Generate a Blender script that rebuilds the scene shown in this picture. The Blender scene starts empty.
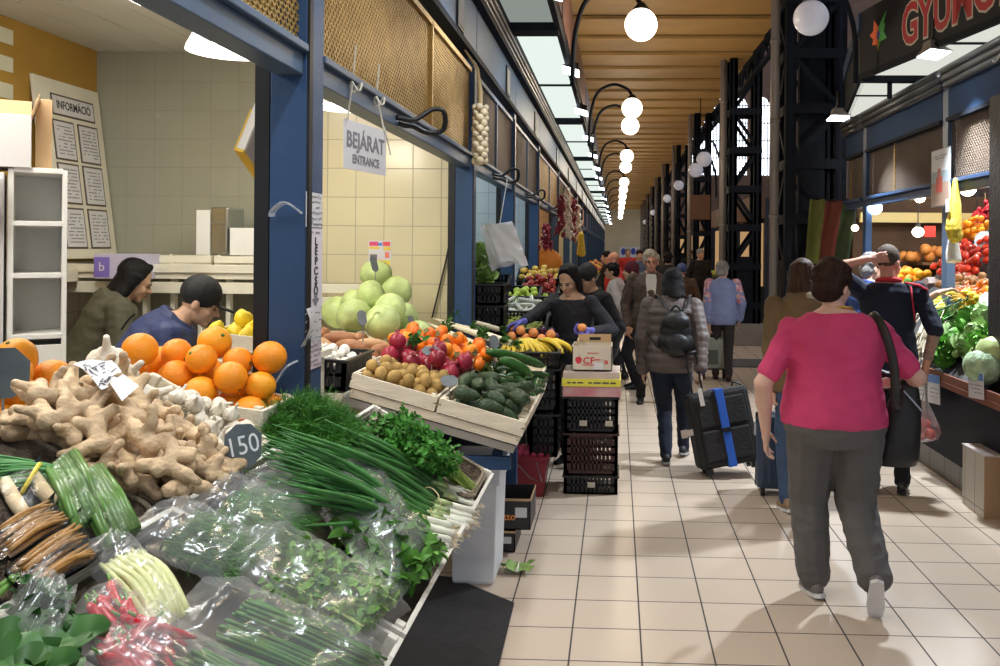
import bpy, bmesh, math, random
import numpy as np
from mathutils import Matrix, Vector, Euler, Quaternion, noise
PI = math.pi
C = bpy.context.scene.collection
V = Vector
def rad(a): return a * PI / 180
rng = random.Random(7)

# ---------------------------------------------------------------- camera
EYE = V((0, 0, 1.68)); FPX = 880.0; AX, AY = 584.0, 248.0
CAMR = (Matrix.Rotation(rad(2.15), 3, 'Z') @ Matrix.Rotation(rad(90), 3, 'X') @ Matrix.Rotation(rad(0.5), 3, 'Z'))
def ray(px, py): return CAMR @ V(((px - AX) / FPX, -(py - AY) / FPX, -1.0))
def at(px, py, Y=None, X=None, z=None):
    d = ray(px, py)
    if Y is not None: t = Y / d.y
    elif X is not None: t = X / d.x
    else: t = (z - EYE.z) / d.z
    return EYE + d * t
def onplane(px, py, p, n):
    d = ray(px, py); n = V(n)
    return EYE + d * ((V(p) - EYE).dot(n) / d.dot(n))

# ---------------------------------------------------------------- materials
MATS = {}
def mat(name, col, rough=.6, metal=0., var=.0, vscale=8., bump=0., bscale=40., rnd=0., hue=0., emit=0., ecol=None, spec=.4, trans=0., sub=0., stretch=None, col2=None, coat=0., alpha=1.):
    if name in MATS: return MATS[name]
    m = bpy.data.materials.new(name); m.use_nodes = True; nt = m.node_tree
    b = nt.nodes['Principled BSDF']; L = nt.links.new
    c = tuple(col) + (1,)
    b.inputs['Base Color'].default_value = c; b.inputs['Roughness'].default_value = rough
    b.inputs['Metallic'].default_value = metal; b.inputs['Specular IOR Level'].default_value = spec
    if trans: b.inputs['Transmission Weight'].default_value = trans
    if coat: b.inputs['Coat Weight'].default_value = coat; b.inputs['Coat Roughness'].default_value = .12
    if alpha < 1: b.inputs['Alpha'].default_value = alpha
    if sub:
        b.inputs['Subsurface Weight'].default_value = sub; b.inputs['Subsurface Radius'].default_value = (.02, .01, .006)
    if emit:
        b.inputs['Emission Color'].default_value = tuple(ecol or col) + (1,); b.inputs['Emission Strength'].default_value = emit
    src = None
    tc = nt.nodes.new('ShaderNodeTexCoord'); out = tc.outputs['Object']
    if stretch:
        mp = nt.nodes.new('ShaderNodeMapping'); mp.inputs['Scale'].default_value = stretch
        L(out, mp.inputs['Vector']); out = mp.outputs['Vector']
    if var or col2:
        n = nt.nodes.new('ShaderNodeTexNoise'); n.inputs['Scale'].default_value = vscale; n.inputs['Detail'].default_value = 5
        L(out, n.inputs['Vector'])
        rp = nt.nodes.new('ShaderNodeValToRGB'); rp.color_ramp.elements[0].position = .3; rp.color_ramp.elements[1].position = .7
        d = col2 if col2 else tuple(max(0, x * (1 - var)) for x in col)
        rp.color_ramp.elements[0].color = tuple(d) + (1,)
        rp.color_ramp.elements[1].color = c if col2 else tuple(min(1, x * (1 + var * .6)) for x in col) + (1,)
        L(n.outputs['Fac'], rp.inputs['Fac']); src = rp.outputs['Color']
    if rnd or hue:
        oi = nt.nodes.new('ShaderNodeObjectInfo'); hs = nt.nodes.new('ShaderNodeHueSaturation')
        hs.inputs['Color'].default_value = c
        if src: L(src, hs.inputs['Color'])
        for key, amp, mid in (('Value', rnd, 1.), ('Hue', hue, .5)):
            if amp:
                mr = nt.nodes.new('ShaderNodeMapRange'); mr.inputs['To Min'].default_value = mid - amp; mr.inputs['To Max'].default_value = mid + amp
                L(oi.outputs['Random'], mr.inputs['Value']); L(mr.outputs['Result'], hs.inputs[key])
        src = hs.outputs['Color']
    if src: L(src, b.inputs['Base Color'])
    if bump:
        n2 = nt.nodes.new('ShaderNodeTexNoise'); n2.inputs['Scale'].default_value = bscale; n2.inputs['Detail'].default_value = 6
        L(out, n2.inputs['Vector'])
        bp = nt.nodes.new('ShaderNodeBump'); bp.inputs['Strength'].default_value = bump; bp.inputs['Distance'].default_value = .02
        L(n2.outputs['Fac'], bp.inputs['Height']); L(bp.outputs['Normal'], b.inputs['Normal'])
    MATS[name] = m; return m

def tile_mat(name, col, grout, sx, sy, ox, oy, plane='XY', gw=.012, rough=.25, var=.05, cloth=None):
    """square tiles with grout lines laid out in world metres"""
    if name in MATS: return MATS[name]
    m = bpy.data.materials.new(name); m.use_nodes = True; nt = m.node_tree; L = nt.links.new
    b = nt.nodes['Principled BSDF']
    g = nt.nodes.new('ShaderNodeNewGeometry'); sp = nt.nodes.new('ShaderNodeSeparateXYZ'); L(g.outputs['Position'], sp.inputs[0])
    ax = {'XY': ('X', 'Y'), 'XZ': ('X', 'Z'), 'YZ': ('Y', 'Z')}[plane]
    def mth(op, a, bb=None):
        n = nt.nodes.new('ShaderNodeMath'); n.operation = op
        for i, x in enumerate((a, bb)):
            if x is None: continue
            if isinstance(x, (int, float)): n.inputs[i].default_value = x
            else: L(x, n.inputs[i])
        return n.outputs[0]
    masks = []; cells = []
    for k, s, o in ((ax[0], sx, ox), (ax[1], sy, oy)):
        u = mth('DIVIDE', mth('SUBTRACT', sp.outputs[k], o), s)
        f = mth('FRACT', u); cells.append(mth('FLOOR', u))
        e = mth('ABSOLUTE', mth('SUBTRACT', f, .5))
        masks.append(mth('GREATER_THAN', e, .5 - gw / s / 2))
    mk = mth('MAXIMUM', masks[0], masks[1])
    cmb = nt.nodes.new('ShaderNodeCombineXYZ'); L(cells[0], cmb.inputs[0]); L(cells[1], cmb.inputs[1])
    wn = nt.nodes.new('ShaderNodeTexWhiteNoise'); L(cmb.outputs[0], wn.inputs['Vector'])
    ns = nt.nodes.new('ShaderNodeTexNoise'); ns.inputs['Scale'].default_value = 2.2; ns.inputs['Detail'].default_value = 6; L(g.outputs['Position'], ns.inputs['Vector'])
    val = mth('ADD', mth('MULTIPLY', wn.outputs['Value'], var), mth('ADD', mth('MULTIPLY', ns.outputs['Fac'], var * 3), 1 - var * 2))
    hs = nt.nodes.new('ShaderNodeHueSaturation'); hs.inputs['Color'].default_value = tuple(col) + (1,); L(val, hs.inputs['Value'])
    mx = nt.nodes.new('ShaderNodeMix'); mx.data_type = 'RGBA'; L(mk, mx.inputs['Factor']); L(hs.outputs['Color'], mx.inputs['A']); mx.inputs['B'].default_value = tuple(grout) + (1,)
    L(mx.outputs['Result'], b.inputs['Base Color'])
    rr = mth('ADD', mth('MULTIPLY', mk, .5), mth('ADD', mth('MULTIPLY', ns.outputs['Fac'], .15), rough - .05)); L(rr, b.inputs['Roughness'])
    bp = nt.nodes.new('ShaderNodeBump'); bp.inputs['Strength'].default_value = .4; bp.inputs['Distance'].default_value = .003; bp.invert = True
    L(mk, bp.inputs['Height']); L(bp.outputs['Normal'], b.inputs['Normal'])
    MATS[name] = m; return m

def film_mat(name, tint=(1, 1, 1), milk=.10, gloss=.22, bump=.6, bscale=30):
    """thin clear plastic: mostly lets light straight through, with wrinkled shiny reflections"""
    if name in MATS: return MATS[name]
    m = bpy.data.materials.new(name); m.use_nodes = True; nt = m.node_tree; L = nt.links.new
    nt.nodes.remove(nt.nodes['Principled BSDF']); out = nt.nodes['Material Output']
    tr = nt.nodes.new('ShaderNodeBsdfTransparent'); tr.inputs[0].default_value = (.97, .97, .97, 1)
    gl = nt.nodes.new('ShaderNodeBsdfGlossy'); gl.inputs['Roughness'].default_value = .20; gl.inputs['Color'].default_value = (1, 1, 1, 1)
    df = nt.nodes.new('ShaderNodeBsdfDiffuse'); df.inputs[0].default_value = tuple(tint) + (1,)
    tc = nt.nodes.new('ShaderNodeTexCoord'); n = nt.nodes.new('ShaderNodeTexNoise'); n.inputs['Scale'].default_value = bscale; n.inputs['Detail'].default_value = 3; n.inputs['Distortion'].default_value = 1.2
    L(tc.outputs['Object'], n.inputs['Vector'])
    bp = nt.nodes.new('ShaderNodeBump'); bp.inputs['Strength'].default_value = bump; bp.inputs['Distance'].default_value = .02
    L(n.outputs['Fac'], bp.inputs['Height']); L(bp.outputs['Normal'], gl.inputs['Normal'])
    m1 = nt.nodes.new('ShaderNodeMixShader'); m2 = nt.nodes.new('ShaderNodeMixShader')
    m1.inputs[0].default_value = milk; L(tr.outputs[0], m1.inputs[1]); L(df.outputs[0], m1.inputs[2])
    lw = nt.nodes.new('ShaderNodeLayerWeight'); lw.inputs[0].default_value = .25; L(bp.outputs['Normal'], lw.inputs['Normal'])
    mr = nt.nodes.new('ShaderNodeMapRange'); mr.inputs['To Min'].default_value = gloss * .45; mr.inputs['To Max'].default_value = min(1, gloss * 2.2)
    L(lw.outputs['Fresnel'], mr.inputs['Value']); L(mr.outputs[0], m2.inputs[0])
    L(m1.outputs[0], m2.inputs[1]); L(gl.outputs[0], m2.inputs[2]); L(m2.outputs[0], out.inputs[0])
    MATS[name] = m; return m

def emis(name, col, s):
    if name in MATS: return MATS[name]
    m = bpy.data.materials.new(name); m.use_nodes = True; nt = m.node_tree
    nt.nodes.remove(nt.nodes['Principled BSDF']); e = nt.nodes.new('ShaderNodeEmission')
    e.inputs[0].default_value = tuple(col) + (1,); e.inputs[1].default_value = s
    nt.links.new(e.outputs[0], nt.nodes['Material Output'].inputs[0]); MATS[name] = m; return m

# ---------------------------------------------------------------- mesh building
WM = {}
def frame_from(o, x, y):
    x = V(x).normalized(); y = V(y); n = x.cross(y).normalized(); y = n.cross(x)
    return Matrix(((x.x, y.x, n.x, o[0]), (x.y, y.y, n.y, o[1]), (x.z, y.z, n.z, o[2]), (0, 0, 0, 1)))
class MB:
    def __init__(s, M=None): s.v = []; s.f = []; s.mi = []; s.M = M; s.cur = 0
    def add(s, vs, fs):
        b = len(s.v)
        s.v += [tuple(s.M @ V(p)) for p in vs] if s.M is not None else [tuple(p) for p in vs]
        s.f += [tuple(i + b for i in f) for f in fs]; s.mi += [s.cur] * len(fs); return s
    def box(s, c, d, R=None):
        hx, hy, hz = d[0] / 2, d[1] / 2, d[2] / 2; c = V(c)
        if isinstance(R, (int, float)): R = Matrix.Rotation(R, 3, 'Z')
        p = [V((x, y, z)) for x in (-hx, hx) for y in (-hy, hy) for z in (-hz, hz)]
        if R is not None: p = [R @ q for q in p]
        return s.add([q + c for q in p], [(0, 1, 3, 2), (4, 6, 7, 5), (0, 4, 5, 1), (2, 3, 7, 6), (0, 2, 6, 4), (1, 5, 7, 3)])
    def bb(s, lo, hi): return s.box([(a + b) / 2 for a, b in zip(lo, hi)], [abs(b - a) for a, b in zip(lo, hi)])
    def bar(s, p0, p1, w, h=None, up=(0, 0, 1)):
        p0, p1 = V(p0), V(p1); d = p1 - p0; l = d.length
        if l < 1e-6: return s
        y = d / l; u = V(up)
        if abs(y.dot(u)) > .98: u = V((1, 0, 0))
        x = y.cross(u).normalized(); z = x.cross(y)
        R = Matrix((x, y, z)).transposed()
        return s.box((p0 + p1) / 2, (w, l, h or w), R)
    def rings(s, rs, cap=True, close=False):
        n = len(rs[0]); vs = [p for r in rs for p in r]; fs = []
        m = len(rs)
        for i in range(m if close else m - 1):
            a, b = i * n, ((i + 1) % m) * n
            for j in range(n): fs.append((a + j, a + (j + 1) % n, b + (j + 1) % n, b + j))
        if cap and not close: fs.append(tuple(range(n - 1, -1, -1))); fs.append(tuple(range((m - 1) * n, m * n)))
        return s.add(vs, fs)
    def tube(s, pts, r, n=8, cap=True, flat=1.):
        pts = [V(p) for p in pts]; m = len(pts); rr = r if isinstance(r, (list, tuple)) else [r] * m
        t0 = (pts[1] - pts[0]).normalized(); u = V((0, 0, 1)) if abs(t0.z) < .9 else V((1, 0, 0))
        rs = []
        for i in range(m):
            t = (pts[min(i + 1, m - 1)] - pts[max(i - 1, 0)])
            t = t.normalized() if t.length > 1e-9 else t0
            x = t.cross(u)
            x = x.normalized() if x.length > 1e-6 else V((1, 0, 0))
            y = t.cross(x).normalized(); u = -y
            rs.append([pts[i] + x * (rr[i] * math.cos(k * 2 * PI / n)) + y * (rr[i] * flat * math.sin(k * 2 * PI / n)) for k in range(n)])
        return s.rings(rs, cap)
    def ell(s, c, r, R=None, n=12, m=8):
        r = (r, r, r) if isinstance(r, (int, float)) else r; c = V(c)
        vs = []; fs = []
        def P(x, y, z):
            q = V((x * r[0], y * r[1], z * r[2])); return (R @ q if R is not None else q) + c
        vs.append(P(0, 0, -1))
        for i in range(1, m):
            a = -PI / 2 + PI * i / m
            for j in range(n):
                b = 2 * PI * j / n; vs.append(P(math.cos(a) * math.cos(b), math.cos(a) * math.sin(b), math.sin(a)))
        vs.append(P(0, 0, 1)); t = len(vs) - 1
        for j in range(n):
            fs.append((0, 1 + (j + 1) % n, 1 + j)); k = 1 + (m - 2) * n; fs.append((t, k + j, k + (j + 1) % n))
        for i in range(m - 2):
            a = 1 + i * n
            for j in range(n): fs.append((a + j, a + (j + 1) % n, a + n + (j + 1) % n, a + n + j))
        return s.add(vs, fs)
    def cap(s, p0, r0, p1, r1, n=10):
        """capsule with two radii"""
        p0, p1 = V(p0), V(p1); d = p1 - p0; l = d.length
        if l < 1e-6: return s.ell(p0, max(r0, r1), None, n, 6)
        t = d / l; pts = []; rr = []
        for a in (-80, -50, -20): pts.append(p0 + t * (r0 * math.sin(rad(a)))); rr.append(r0 * math.cos(rad(a)))
        for a in (20, 50, 80): pts.append(p1 + t * (r1 * math.sin(rad(a)))); rr.append(r1 * math.cos(rad(a)))
        return s.tube(pts, rr, n)
    def lathe(s, prof, n=16, c=(0, 0, 0), R=None, lob=None):
        rs = []
        for r, z in prof:
            ring = []
            for j in range(n):
                a = 2 * PI * j / n; k = 1 + (lob[1] * abs(math.cos(lob[0] * a / 2)) - lob[1] * .6 if lob else 0)
                q = V((r * k * math.cos(a), r * k * math.sin(a), z)); ring.append((R @ q if R is not None else q) + V(c))
            rs.append(ring)
        return s.rings(rs, True)
    def prism(s, poly, M4, d):
        """extrude a 2D outline from plane z=0 to z=d of frame M4"""
        n = len(poly); a = [M4 @ V((x, y, 0)) for x, y in poly]; b = [M4 @ V((x, y, d)) for x, y in poly]
        return s.add(a + b, [tuple(range(n - 1, -1, -1)), tuple(range(n, 2 * n))] + [(i, (i + 1) % n, n + (i + 1) % n, n + i) for i in range(n)])
    def grid(s, fn, nu, nv):
        vs = [fn(i / nu, j / nv) for j in range(nv + 1) for i in range(nu + 1)]
        return s.add(vs, [(j * (nu + 1) + i, j * (nu + 1) + i + 1, (j + 1) * (nu + 1) + i + 1, (j + 1) * (nu + 1) + i) for j in range(nv) for i in range(nu)])
    def mesh(s, name, mats, smooth=True):
        me = bpy.data.meshes.new(name); me.from_pydata(s.v, [], s.f)
        mats = mats if isinstance(mats, (list, tuple)) else [mats]
        for m in mats: me.materials.append(m)
        if len(mats) > 1: me.polygons.foreach_set('material_index', s.mi)
        if smooth: me.polygons.foreach_set('use_smooth', [True] * len(me.polygons))
        me.update(); return me
    def build(s, name, mats, parent=None, smooth=False, bevel=0, local=False, fix=True):
        me = s.mesh(name, mats, smooth)
        if fix:
            bm = bmesh.new(); bm.from_mesh(me); bmesh.ops.recalc_face_normals(bm, faces=bm.faces); bm.to_mesh(me); bm.free()
        return link(me, name, parent, local, bevel)
def link(me, name, parent=None, local=False, bevel=0):
    o = bpy.data.objects.new(name, me); C.objects.link(o)
    if parent is not None:
        o.parent = parent
        if not local: o.matrix_parent_inverse = WM.get(parent.name, Matrix()).inverted()
        WM[o.name] = WM.get(parent.name, Matrix()).copy() if local else Matrix()
    elif not local and len(me.vertices):
        co = np.empty(len(me.vertices) * 3); me.vertices.foreach_get('co', co); co = co.reshape(-1, 3)
        lo, hi = co.min(0), co.max(0); off = V(((lo[0] + hi[0]) / 2, (lo[1] + hi[1]) / 2, lo[2]))
        me.transform(Matrix.Translation(-off)); o.location = off; WM[o.name] = Matrix.Translation(off)
    else: WM[o.name] = Matrix()
    if bevel:
        b = o.modifiers.new('bevel', 'BEVEL'); b.width = bevel; b.segments = 2; b.limit_method = 'ANGLE'
    return o
def tag(o, label, cat, group=None):
    o['label'] = label; o['category'] = cat
    if group: o['group'] = group
    return o
def thing(name, label, cat, loc=(0, 0, 0), rz=0, group=None):
    o = bpy.data.objects.new(name, None); C.objects.link(o); o.empty_display_size = .05
    o.location = loc; o.rotation_euler = (0, 0, rz)
    WM[o.name] = Matrix.Translation(V(loc)) @ Matrix.Rotation(rz, 4, 'Z'); return tag(o, label, cat, group)
def struct(o): o['kind'] = 'structure'; return o
def dup(o, M4, label=None, cat=None, group=None):
    c = o.copy(); C.objects.link(c); c.matrix_basis = M4; WM[c.name] = M4.copy()
    if label: c['label'] = label
    if cat: c['category'] = cat
    if group: c['group'] = group
    for ch in o.children:
        d = ch.copy(); C.objects.link(d); d.parent = c
        for g in ch.children:
            e = g.copy(); C.objects.link(e); e.parent = d
    return c
def scatter(tmpls, places, label, cat, group, special=None):
    """tmpls: template objects; places: [(template index, matrix)]; the first of each template is moved, the rest are copies"""
    used = set(); out = []
    for k, (i, M4) in enumerate(places):
        lb = special(k, M4) if special else None
        if i in used: o = dup(tmpls[i], M4)
        else:
            used.add(i); o = tmpls[i]; o.matrix_basis = M4; WM[o.name] = M4.copy()
        tag(o, lb or label, cat, group); out.append(o)
    for i, t in enumerate(tmpls):
        if i not in used:
            for ch in list(t.children): bpy.data.objects.remove(ch)
            bpy.data.objects.remove(t)
    return out
def text(body, size, m, M4, parent, name='lettering', bold=0, ext=.0006, align='CENTER', sx=1., valign='CENTER'):
    cu = bpy.data.curves.new('t', 'FONT'); cu.body = body; cu.size = size; cu.align_x = align; cu.align_y = valign
    cu.extrude = ext; cu.offset = bold; cu.resolution_u = 3
    ob = bpy.data.objects.new('t', cu); C.objects.link(ob)
    dg = bpy.context.evaluated_depsgraph_get(); me = bpy.data.meshes.new_from_object(ob.evaluated_get(dg))
    bpy.data.objects.remove(ob); me.transform(M4 @ Matrix.Diagonal((sx, 1, 1, 1))); me.materials.clear(); me.materials.append(m)
    return link(me, name, parent)
def remesh(mb, name, m, voxel, parent=None, smooth=3, local=False):
    me = mb.mesh('tmp', m, False); ob = bpy.data.objects.new('tmp', me); C.objects.link(ob)
    r = ob.modifiers.new('r', 'REMESH'); r.mode = 'VOXEL'; r.voxel_size = voxel; r.use_smooth_shade = True
    if smooth: q = ob.modifiers.new('s', 'SMOOTH'); q.factor = .5; q.iterations = smooth
    dg = bpy.context.evaluated_depsgraph_get(); out = bpy.data.meshes.new_from_object(ob.evaluated_get(dg))
    bpy.data.objects.remove(ob); bpy.data.meshes.remove(me)
    out.materials.clear(); out.materials.append(m)
    out.polygons.foreach_set('use_smooth', [True] * len(out.polygons)); out.name = name
    return link(out, name, parent, local)
def heap(n, items, region, K=40, seed=1, mound=0., floor=None, tilt=1., shrink=.97):
    """drop shapes (lists of (x,y,z,r) spheres) one by one into the lowest free spot; returns [(item, Matrix)] in the tray's frame"""
    R = random.Random(seed); px = np.zeros((0, 4)); out = []
    u0, u1, v0, v1 = region; cu, cv = (u0 + u1) / 2, (v0 + v1) / 2
    for k in range(n):
        best = None; it = R.randrange(len(items)); S = np.array(items[it], float)
        for _ in range(K):
            rot = Matrix.Rotation(R.uniform(0, 2 * PI), 3, 'Z') @ Matrix.Rotation(R.gauss(0, .25) * tilt, 3, 'Y') @ Matrix.Rotation(R.uniform(-PI, PI) if tilt >= 1 else R.gauss(0, .2), 3, 'X')
            P = S[:, :3] @ np.array(rot).T
            rr = S[:, 3]
            lo = (P[:, :2] - rr[:, None]).min(0); hi = (P[:, :2] + rr[:, None]).max(0)
            a0, a1, b0, b1 = u0 - lo[0], u1 - hi[0], v0 - lo[1], v1 - hi[1]
            if a0 > a1: a0 = a1 = (a0 + a1) / 2
            if b0 > b1: b0 = b1 = (b0 + b1) / 2
            x, y = R.uniform(a0, a1), R.uniform(b0, b1)
            base = floor(x, y) if floor else 0.
            z = (base + rr - P[:, 2]).max()
            if len(px):
                dx = px[None, :, 0] - (P[:, 0] + x)[:, None]; dy = px[None, :, 1] - (P[:, 1] + y)[:, None]
                D = (px[None, :, 3] + rr[:, None]) * shrink; q = D * D - dx * dx - dy * dy
                if (q > 0).any():
                    zz = np.where(q > 0, px[None, :, 2] + np.sqrt(np.maximum(q, 0)) - P[:, 2][:, None], -9)
                    z = max(z, zz.max())
            cost = z + mound * ((x - cu) ** 2 / max(1e-6, (u1 - u0) ** 2) + (y - cv) ** 2 / max(1e-6, (v1 - v0) ** 2))
            if best is None or cost < best[0]: best = (cost, x, y, z, rot, P)
        _, x, y, z, rot, P = best
        px = np.vstack([px, np.column_stack([P + np.array([x, y, z]), S[:, 3]])])
        out.append((it, Matrix.Translation((x, y, z)) @ rot.to_4x4()))
    return out
def catmull(pts, n=6):
    pts = [V(p) for p in pts]; P = [pts[0] * 2 - pts[1]] + pts + [pts[-1] * 2 - pts[-2]]; o = []
    for i in range(1, len(P) - 2):
        a, b, c, d = P[i - 1:i + 3]
        for k in range(n):
            t = k / n; o.append(.5 * ((2 * b) + (c - a) * t + (2 * a - 5 * b + 4 * c - d) * t * t + (3 * b - a - 3 * c + d) * t ** 3))
    o.append(pts[-1]); return o
# ---------------------------------------------------------------- shared materials
BLUE = mat('blue paint', (.030, .066, .145), .4, 0, .12, 3, .1, 60, spec=.25)
BLUEG = mat('grey blue paint', (.075, .115, .18), .42, 0, .1, 3)
IRON = mat('dark blue iron', (.010, .013, .020), .7, 0, .2, 5, .15, 50, spec=.15)
BLACKM = mat('black metal', (.015, .016, .018), .45, .3)
DGREY = mat('dark grey', (.05, .05, .052), .6)
STEEL = mat('grey steel', (.35, .36, .38), .35, .7)
ALU = mat('satin aluminium', (.55, .56, .58), .3, .9)
WHITEP = mat('white board', (.80, .79, .74), .5, 0, .05, 4)
CREAM = mat('cream painted wood', (.78, .74, .60), .55, 0, .08, 6)
CRATEW = mat('bare pale wood', (.74, .66, .52), .7, 0, .14, 5, .2, 30, stretch=(1, 1, 6))
PAPER = mat('white paper', (.66, .645, .66), .7)
INK = mat('dark ink', (.03, .03, .04), .7)
GREYINK = mat('grey ink', (.22, .22, .25), .7)
SLATE = mat('slate tag', (.10, .125, .135), .6, 0, .2, 20)
CHALK = mat('chalk', (.75, .77, .78), .8)
TAPE = mat('clear tape', (.75, .8, .85), .12, 0, spec=.8, alpha=.35)
BLKPL = mat('black plastic', (.014, .014, .016), .4, 0, .2, 30)
BRNPL = mat('brown plastic', (.05, .02, .018), .45, 0, .2, 20)
WICKER = mat('dark wicker', (.16, .12, .085), .7, 0, .35, 60, .8, 90)
FILM = film_mat('clear plastic film', milk=.085, gloss=.10, bump=.3, bscale=9)
SHRINK = film_mat('stretched clear wrap', milk=.01, gloss=.11, bump=.4, bscale=30)
BAGW = film_mat('white carrier plastic', (.95, .95, .98), .88, .12, .5, 25)
GLOBEM = emis('lit globe', (1, .86, .66), 5.5)
GLOBEU = mat('opal glass faint glow', (.75, .75, .80), .25, 0, emit=.12, ecol=(.75, .8, 1))  # switched-off globes, with a faint bluish glow put into the glass
PANEL = emis('lit canopy panel', (.82, .92, .85), .78)
PANELD = emis('dim canopy panel', (.45, .5, .45), .45)  # faint even glow put into the duller canopy glass
FLOOD = emis('floodlight glass', (.85, .93, 1), 6)
WARMBULB = emis('warm bulb', (1, .85, .6), 14)
COLDBULB = emis('cold bulb', (.8, .92, 1), 16)
GREEN1 = mat('leaf green', (.055, .17, .025), .5, 0, .35, 14, rnd=.12)
GREEN2 = mat('dark leaf green', (.025, .095, .018), .5, 0, .35, 14, rnd=.12)
GREEN3 = mat('feathery green', (.055, .21, .022), .55, 0, .3, 10)
GREENL = mat('pale leaf green', (.30, .46, .13), .5, 0, .3, 9, rnd=.08)
STEMG = mat('stem green', (.16, .34, .06), .5, 0, .25, 20, rnd=.1)
SCALL = mat('scallion green', (.075, .23, .06), .4, 0, .4, 9, rnd=.15)
ROOTW = mat('white bulb', (.80, .79, .66), .45, 0, .1, 20, rnd=.05)
# ---------------------------------------------------------------- people
SKIN = mat('skin', (.62, .36, .26), .5, 0, .08, 12, .08, 120, sub=.08)
SKINP = mat('pale skin', (.70, .43, .33), .5, 0, .08, 12, .08, 120, sub=.08)
SKINR = mat('ruddy skin', (.56, .27, .19), .5, 0, .1, 12, .08, 120, sub=.08)
SKINA = mat('light brown skin', (.56, .34, .22), .5, 0, .08, 12, .08, 120, sub=.08)
def hairmat(n, c): return mat(n, c, .6, 0, .45, 60, .35, 120, stretch=(1, 1, .18), spec=.2)
HBLACK = hairmat('black hair', (.008, .007, .008)); HBROWN = hairmat('dark brown hair', (.030, .014, .009)); HLBROWN = hairmat('brown hair', (.06, .03, .018))
HGREY = hairmat('grey hair', (.32, .31, .31)); HBLOND = hairmat('grey fair hair', (.38, .33, .25))
def cloth(n, c, rough=.85, var=.12, bump=.35, bs=14): return mat(n, c, rough, 0, var, 6, bump, bs)
EYEM = mat('dark eyes', (.01, .008, .007), .2); LIPS = mat('lips', (.42, .14, .12), .5); SOLE = mat('white sole', (.7, .7, .7), .6)
def sstep(a, b, x): t = max(0, min(1, (x - a) / (b - a))); return t * t * (3 - 2 * t)
def ik(a, c, l1, l2, pole):
    a, c, pole = V(a), V(c), V(pole); d = c - a; L = d.length
    if L > (l1 + l2) * .995: c = a + d * ((l1 + l2) * .995 / L); d = c - a; L = d.length
    x = (l1 * l1 - l2 * l2 + L * L) / (2 * L); h = math.sqrt(max(0, l1 * l1 - x * x)); u = d / L
    p = pole - a; p = p - u * p.dot(u); p = p.normalized() if p.length > 1e-6 else V((0, 0, -1))
    return a + u * x + p * h, c
def hand(mb, w, fwd, palm, side, s=1., curl=.5, inf=0., spread=.06):
    """palm, four unequal bent fingers and a thumb leaving the side of the palm. side=+1: thumb along frame x"""
    f = V(fwd).normalized(); n = V(palm); n = (n - f * n.dot(f)).normalized(); x = f.cross(n).normalized() * side
    P = lambda a, b, c: V(w) + (x * a + f * b + n * c) * s
    rr = lambda r: r * s + inf
    mb.cap(P(0, -.02, 0), rr(.024), P(0, .02, 0), rr(.024), 8)
    for k, a in enumerate((.030, .010, -.010, -.028)):
        mb.cap(P(a * .55, .012, 0), rr(.015), P(a, .085 - .004 * abs(k - 1), .0), rr(.0125), 8)
    mb.cap(P(.018, .03, .003), rr(.018), P(-.016, .04, .002), rr(.017), 8)
    for k, (a, L, r) in enumerate(((.031, .070, .0088), (.0105, .078, .0092), (-.0105, .073, .0088), (-.0295, .056, .0078))):
        p = P(a, .086 - .004 * abs(k - 1), 0); ang = curl * (.35 + .1 * k); sp = spread * (1.5 - k)
        for j, q in enumerate((.46, .30, .24)):
            d = (f * math.cos(ang) + n * math.sin(ang) + x * sp).normalized(); p2 = p + d * (L * q * s)
            mb.cap(p, rr(r * (1 - .07 * j)), p2, rr(r * (.94 - .07 * j)), 8); p = p2; ang += curl * (.75 if j == 0 else .55)
    p = P(.026, .018, .006); d = (x * .75 + f * .62 + n * .25).normalized(); p2 = p + d * (.042 * s)
    mb.cap(p, rr(.0135), p2, rr(.0108), 8); d = (x * (.45 - .5 * curl) + f * .85 + n * (.2 + .5 * curl)).normalized(); p3 = p2 + d * (.032 * s)
    mb.cap(p2, rr(.0108), p3, rr(.0095), 8); d = (x * (.2 - .5 * curl) + f * .9 + n * (.3 + .5 * curl)).normalized(); mb.cap(p3, rr(.0095), p3 + d * (.024 * s), rr(.008), 8)

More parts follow.
